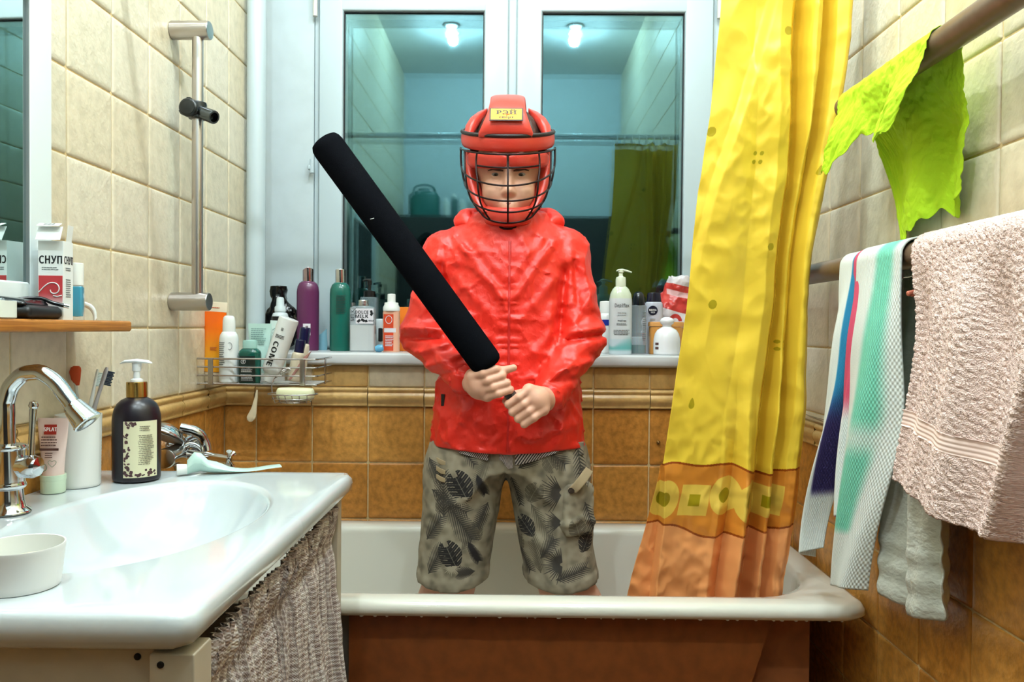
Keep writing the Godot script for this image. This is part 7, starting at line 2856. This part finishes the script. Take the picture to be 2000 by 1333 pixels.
# ---------------------------------------------------------------- helmet
func helmet() -> void:
	var t := thing("helmet", "padded red leather sparring helmet with a dark wire face cage on the boy's head", "helmet", hp(992, 300, 0.0))
	var red := mat("helmet_leather", Color(0.85, 0.255, 0.20), 0.33)
	red.normal_enabled = true
	red.normal_texture = noise_tex("leather", 0.09, [], 256, FastNoiseLite.TYPE_CELLULAR, 2, true, 2.0)
	red.normal_scale = 0.25
	red.uv1_triplanar = true
	red.uv1_scale = Vector3(14, 14, 14)
	var dark := mat("cage_wire", Color(0.12, 0.05, 0.06), 0.3, 0.6)
	var piping := mat("piping", Color(0.10, 0.04, 0.05), 0.5)
	# brow band, a padded ring tilted forward
	var hb := Transform3D(Basis(Vector3.RIGHT, 0.33), at(992, 281, 1.825) + Vector3(0, 0.012, 0))
	var m := M.new()
	var prof := []
	for q in 16:
		var w := TAU * q / 16.0
		prof.append(Vector2(signf(cos(w)) * pow(absf(cos(w)), 0.8) * 0.0115, signf(sin(w)) * pow(absf(sin(w)), 0.8) * 0.0185))
	ering(m, prof, 0.0975, 0.112, hb, 72)
	obj("brow_band", m, red, t)
	m = M.new()
	prof = []
	for q in 8:
		prof.append(Vector2(cos(TAU * q / 8.0) * 0.0045 + 0.0085, sin(TAU * q / 8.0) * 0.0045 + 0.0165))
	ering(m, prof, 0.0975, 0.112, hb, 72)
	obj("piping", m, piping, t)
	# lower brow pad in two halves
	for s in [-1.0, 1.0]:
		m = M.new()
		var st := []
		for k in 9:
			var th := lerpf(0.03, 1.15, k / 8.0)
			var e := 0.6 if k == 0 or k == 8 else 1.0
			var n := Vector3(s * sin(th), 0, cos(th))
			st.append([hp(992 + s * 84 * sin(th), 315 - 5.0 * (1.0 - cos(th)), 0.0 + 0.102 * cos(th)), Vector3(0, 0.0165 * e, 0.004), n * 0.0085 * e])
		strip(m, st, 2.6, 18)
		obj("brow_pad", m, red, t)
	# crown pad over the top
	m = M.new()
	var cs := []
	for k in [[987, 269, 0.103, 0.059, 0.005, -0.2], [988, 260, 0.109, 0.060, 0.011, 0.0], [989, 240, 0.110, 0.0505, 0.012, 0.40], [990, 222, 0.099, 0.0430, 0.012, 0.5], [991, 207, 0.083, 0.0400, 0.012, 0.75], [992, 198, 0.058, 0.0395, 0.012, 1.15], [992, 195, 0.020, 0.040, 0.012, 1.5], [992, 197, -0.03, 0.042, 0.013, 1.9], [992, 215, -0.075, 0.045, 0.013, 2.4], [992, 250, -0.108, 0.05, 0.012, 2.9], [992, 280, -0.118, 0.05, 0.006, 3.1]]:
		cs.append([hp(k[0], k[1], k[2]), Vector3(k[3], 0, 0), Vector3(0, sin(k[5]), cos(k[5])) * k[4]])
	strip(m, cs, 3.2, 28)
	obj("crown_pad", m, red, t)
	for s in [-1.0, 1.0]:
		m = M.new()
		strip(m, [[hp(992 + s * 77, 266, 0.040), Vector3(s * 0.006, 0.004, -0.016), Vector3(s * 0.007, 0.002, 0.006)], [hp(992 + s * 73, 251, 0.034), Vector3(s * 0.007, 0.006, -0.020), Vector3(s * 0.009, 0.005, 0.007)], [hp(992 + s * 65, 238, 0.018), Vector3(s * 0.006, 0.004, -0.024), Vector3(s * 0.008, 0.009, 0.006)], [hp(992 + s * 54, 228, -0.010), Vector3(s * 0.006, 0.004, -0.026), Vector3(s * 0.005, 0.010, 0.004)], [hp(992 + s * 40, 220, -0.045), Vector3(0, 0.004, -0.026), Vector3(0, 0.010, 0)]], 2.4, 20)
		obj("side_pad", m, red, t)
		# cheek guard running down to the chin
		m = M.new()
		var st := []
		for k in [[75, 300, 0.000, 0.018, 0.009], [71, 332, 0.008, 0.021, 0.011], [66, 362, 0.018, 0.022, 0.012], [59, 388, 0.032, 0.021, 0.012], [49, 408, 0.050, 0.020, 0.012], [38, 420, 0.064, 0.018, 0.010]]:
			st.append([hp(992 + s * k[0], k[1], k[2]), Vector3(s * 0.4, 0.25, 0.75).normalized() * k[3], Vector3(s * 0.85, -0.1, -0.35).normalized() * k[4]])
		strip(m, st, 2.6, 20)
		obj("cheek_guard", m, red, t)
	# chin guard
	m = M.new()
	var st2 := []
	for k in 13:
		var th := lerpf(-1.2, 1.2, k / 12.0)
		var e := 0.6 if k == 0 or k == 12 else 1.0
		st2.append([hp(992 + 47 * sin(th), 424 - 8.0 * (1.0 - cos(th)), 0.030 + 0.062 * cos(th)), Vector3(0, 0.0200 * e, 0.002), Vector3(sin(th), -0.1, cos(th)) * 0.0095 * e])
	strip(m, st2, 2.6, 20)
	obj("chin_guard", m, red, t)
	# badge
	var bx := Transform3D(Basis(Vector3.RIGHT, -0.42), hp(989, 223.5, 0.1215))
	m = M.new()
	rbox(m, Vector3(0.0735, 0.0345, 0.0016), bx, 0.0006)
	var badge := obj("badge", m, mat("badge_brown", Color(0.22, 0.10, 0.05), 0.5), t)
	m = M.new()
	rbox(m, Vector3(0.0675, 0.0290, 0.0022), bx, 0.0004)
	obj("badge_field", m, mat("badge_yellow", Color(0.92, 0.72, 0.16), 0.5), badge)
	m = M.new()
	words(m, "РЭЙ", 0.0135, bx.translated_local(Vector3(0, 0.0062, 0.0013)), true, 0.0, 1.55, "Droid Serif")
	words(m, "спорт", 0.0064, bx.translated_local(Vector3(0, -0.0098, 0.0013)), true, 0.0, 1.35, "Droid Serif")
	obj("lettering", m, mat("badge_ink", Color(0.16, 0.08, 0.05), 0.5), badge)
	m = M.new()
	tube(m, [bx * Vector3(-0.008, -0.001, 0.0012), bx * Vector3(-0.002, 0.001, 0.0012), bx * Vector3(0.003, -0.0015, 0.0012), bx * Vector3(0.009, 0.001, 0.0012)], 0.0006, 6)
	tube(m, [bx * Vector3(0.004, 0.0008, 0.0012), bx * Vector3(0.0, -0.003, 0.0012), bx * Vector3(0.002, -0.0058, 0.0012)], 0.0006, 6)
	obj("figure_mark", m, mat("badge_red", Color(0.75, 0.15, 0.08), 0.5), badge)
	# wire cage
	var cage := Node3D.new()
	cage.name = "face_cage"
	named(cage, t)
	var hoops := [[92.0, 289.0, 0.0, 302.0, 0.128, 1.57], [94.0, 309.0, 0.0, 328.0, 0.130, 0.70], [90.0, 326.0, 0.012, 363.0, 0.142, 1.57], [85.0, 356.0, 0.022, 393.0, 0.138, 1.57], [74.0, 383.0, 0.035, 415.0, 0.124, 1.57], [52.0, 414.0, 0.055, 436.0, 0.102, 1.57]]
	for h in hoops:
		m = M.new()
		var path := []
		for k in 29:
			var th := lerpf(-h[5], h[5], k / 28.0)
			path.append(hp(992 + h[0] * sin(th), h[1] + (h[3] - h[1]) * cos(th), h[2] + (h[4] - h[2]) * cos(th)))
		tube(m, path, 0.0021, 10)
		obj("cage_bar", m, dark, cage)
	# uprights follow the hoops at fixed shares of their width
	for f in [-0.92, -0.66, 0.0, 0.66, 0.92]:
		m = M.new()
		var pts := []
		for k in hoops.size():
			var h: Array = hoops[k]
			if k == 1 and absf(f) > 0.68:
				continue
			var th := asin(f)
			pts.append(hp(992 + h[0] * f, h[1] + (h[3] - h[1]) * cos(th), h[2] + (h[4] - h[2]) * cos(th)))
		tube(m, arc(pts, 30), 0.0021, 10)
		obj("cage_bar", m, dark, cage)
	m = M.new()
	var loop := []
	for q in [[900, 288, 0.0], [902, 330, 0.010], [914, 372, 0.024], [936, 408, 0.040], [962, 434, 0.062], [992, 447, 0.080], [1022, 434, 0.062], [1048, 408, 0.040], [1070, 372, 0.024], [1082, 330, 0.010], [1084, 288, 0.0]]:
		loop.append(hp(q[0], q[1], q[2]))
	tube(m, arc(loop, 60), 0.0025, 10)
	obj("cage_rim", m, dark, cage)
	# strap under the chin
	m = M.new()
	strip(m, [[hp(930, 405, 0.0), Vector3(0, 0.004, 0.010), Vector3(0.002, 0, 0)], [hp(955, 440, 0.03), Vector3(0, 0.002, 0.012), Vector3(0.002, 0.002, 0)], [hp(992, 452, 0.045), Vector3(0, 0, 0.012), Vector3(0, 0.002, 0)], [hp(1030, 440, 0.03), Vector3(0, 0.002, 0.012), Vector3(-0.002, 0.002, 0)], [hp(1054, 405, 0.0), Vector3(0, 0.004, 0.010), Vector3(-0.002, 0, 0)]], 3.0, 12)
	obj("chin_strap", m, mat("strap_dark", Color(0.16, 0.04, 0.06), 0.6), t)

# a closed profile (outwards, up) carried round an ellipse
func ering(m: M, prof: Array, a: float, b: float, x: Transform3D, n: int) -> void:
	var i0 := m.idx.size()
	var base := m.v.size()
	var k := prof.size()
	for i in n:
		var w := TAU * i / n
		for q in prof:
			m.vert(x * Vector3(sin(w) * (a + q.x), q.y, cos(w) * (b + q.x)))
	for i in n:
		for q in k:
			m.quad(base + i * k + q, base + i * k + (q + 1) % k, base + ((i + 1) % n) * k + (q + 1) % k, base + ((i + 1) % n) * k + q)
	m.fix(i0)

func bat(u: Vector3) -> void:
	var a := at(631, 273, 1.600)
	var b := at(957, 719, 1.640)
	var d := (a - b).normalized()
	var l := a.distance_to(b)
	var t := thing("foam_bat", "long black foam bat held up diagonally in both of the boy's hands", "bat", b)
	var bs := Basis(Quaternion(Vector3.UP, d))
	var m := M.new()
	lathe(m, [[0.001, 0.0], [0.022, 0.001], [0.029, 0.005], [0.0330, 0.012], [0.0340, 0.022], [0.0340, l * 0.5], [0.0340, l - 0.020], [0.0325, l - 0.010], [0.0285, l - 0.003], [0.022, l], [0.001, l + 0.0005]], Transform3D(bs, b), 48)
	var foam := mat("foam_black", Color(0.055, 0.06, 0.075), 0.95)
	foam.metallic_specular = 0.08
	foam.normal_enabled = true
	foam.normal_texture = noise_tex("foam_bump", 0.25, [], 256, FastNoiseLite.TYPE_SIMPLEX_SMOOTH, 2, true, 6.0)
	foam.normal_scale = 0.6
	foam.uv1_triplanar = true
	foam.uv1_scale = Vector3(12, 12, 12)
	obj("foam_sleeve", m, foam, t)
	m = M.new()
	tube(m, [b + d * 0.05, at(1036, 824, 1.645)], 0.0125, 24)
	obj("handle", m, mat("handle_grey", Color(0.25, 0.23, 0.23), 0.5), t)
	m = M.new()
	rbox(m, Vector3(0.0012, 0.008, 0.0008), Transform3D(bs, at(733, 432, 1.60) + Vector3(0, 0, 0.0345)) * Transform3D(Basis(Vector3.BACK, 1.2), Vector3.ZERO), 0.0003)
	obj("lint", m, mat("white_plastic"), t)

# ---------------------------------------------------------------- behind the photographer, seen as reflections in the window panes
func behind() -> void:
	var dark := mat("wardrobe_dark", Color(0.10, 0.10, 0.10), 0.55)
	var t := thing("wardrobe", "tall dark cabinet along the rear wall, seen only as a reflection in the night window", "wardrobe", Vector3(-0.06, 0.0, 0.42))
	var m := M.new()
	bar(m, Vector3(XL + 0.012, 0.0, 0.26), Vector3(XR - 0.012, 1.87, ZR - 0.008), 0.004)
	obj("body", m, dark, t)
	for s in [-1.0, 0.0, 1.0]:
		m = M.new()
		bar(m, Vector3(-0.06 + s * 0.49 - 0.24, 0.06, 0.240), Vector3(-0.06 + s * 0.49 + 0.24, 1.85, 0.2585), 0.004)
		var d := obj("door", m, mat("wardrobe_door", Color(0.12, 0.12, 0.115), 0.5), t)
		m = M.new()
		tube(m, [Vector3(-0.06 + s * 0.49 + 0.19, 0.95, 0.225), Vector3(-0.06 + s * 0.49 + 0.19, 1.10, 0.225)], 0.006, 10)
		obj("handle", m, mat("chrome"), d)
	t = thing("teal_canister", "teal canister with a carrying handle on the dark cabinet, mirrored in the pane", "canister", Vector3(-0.64, 1.87, 0.40))
	m = M.new()
	lathe(m, [[0.001, 0.0], [0.10, 0.0], [0.105, 0.006], [0.105, 0.14], [0.085, 0.165], [0.04, 0.175], [0.035, 0.19], [0.001, 0.19]], Transform3D(), 36, 1.0, 0.8, 3.0)
	obj("body", m, mat("canister_teal", Color(0.10, 0.38, 0.36), 0.35), t, true)
	m = M.new()
	tube(m, arc([Vector3(-0.07, 0.16, 0), Vector3(-0.05, 0.21, 0), Vector3(0.05, 0.21, 0), Vector3(0.07, 0.16, 0)], 18), 0.008, 10)
	obj("handle", m, mat("canister_teal"), t, true)
	var tints := [Color(0.80, 0.82, 0.80), Color(0.25, 0.40, 0.40), Color(0.75, 0.78, 0.76), Color(0.60, 0.62, 0.62)]
	for k in 4:
		var b := thing("reserve_bottle", ["pale bottle nearest the canister on the dark cabinet, a dim reflection in the left pane", "dark teal bottle second from the canister on the dark cabinet, a dim reflection", "pale bottle third from the canister on the dark cabinet, a dim reflection", "greyish bottle farthest from the canister on the dark cabinet, a dim reflection"][k], "bottle", Vector3(-0.49 + k * 0.055, 1.87, 0.38), "bottles on the dark cabinet")
		m = M.new()
		var h: float = [0.13, 0.16, 0.12, 0.14][k]
		lathe(m, [[0.001, 0.0], [0.022, 0.0], [0.024, 0.003], [0.024, h * 0.75], [0.012, h * 0.85], [0.001, h * 0.86]], Transform3D(), 24)
		obj("bottle", m, mat("reserve%d" % k, tints[k], 0.35), b, true)
		m = M.new()
		lathe(m, [[0.001, h * 0.85], [0.012, h * 0.85], [0.012, h], [0.001, h]], Transform3D(), 20)
		obj("cap", m, mat("white_plastic"), b, true)
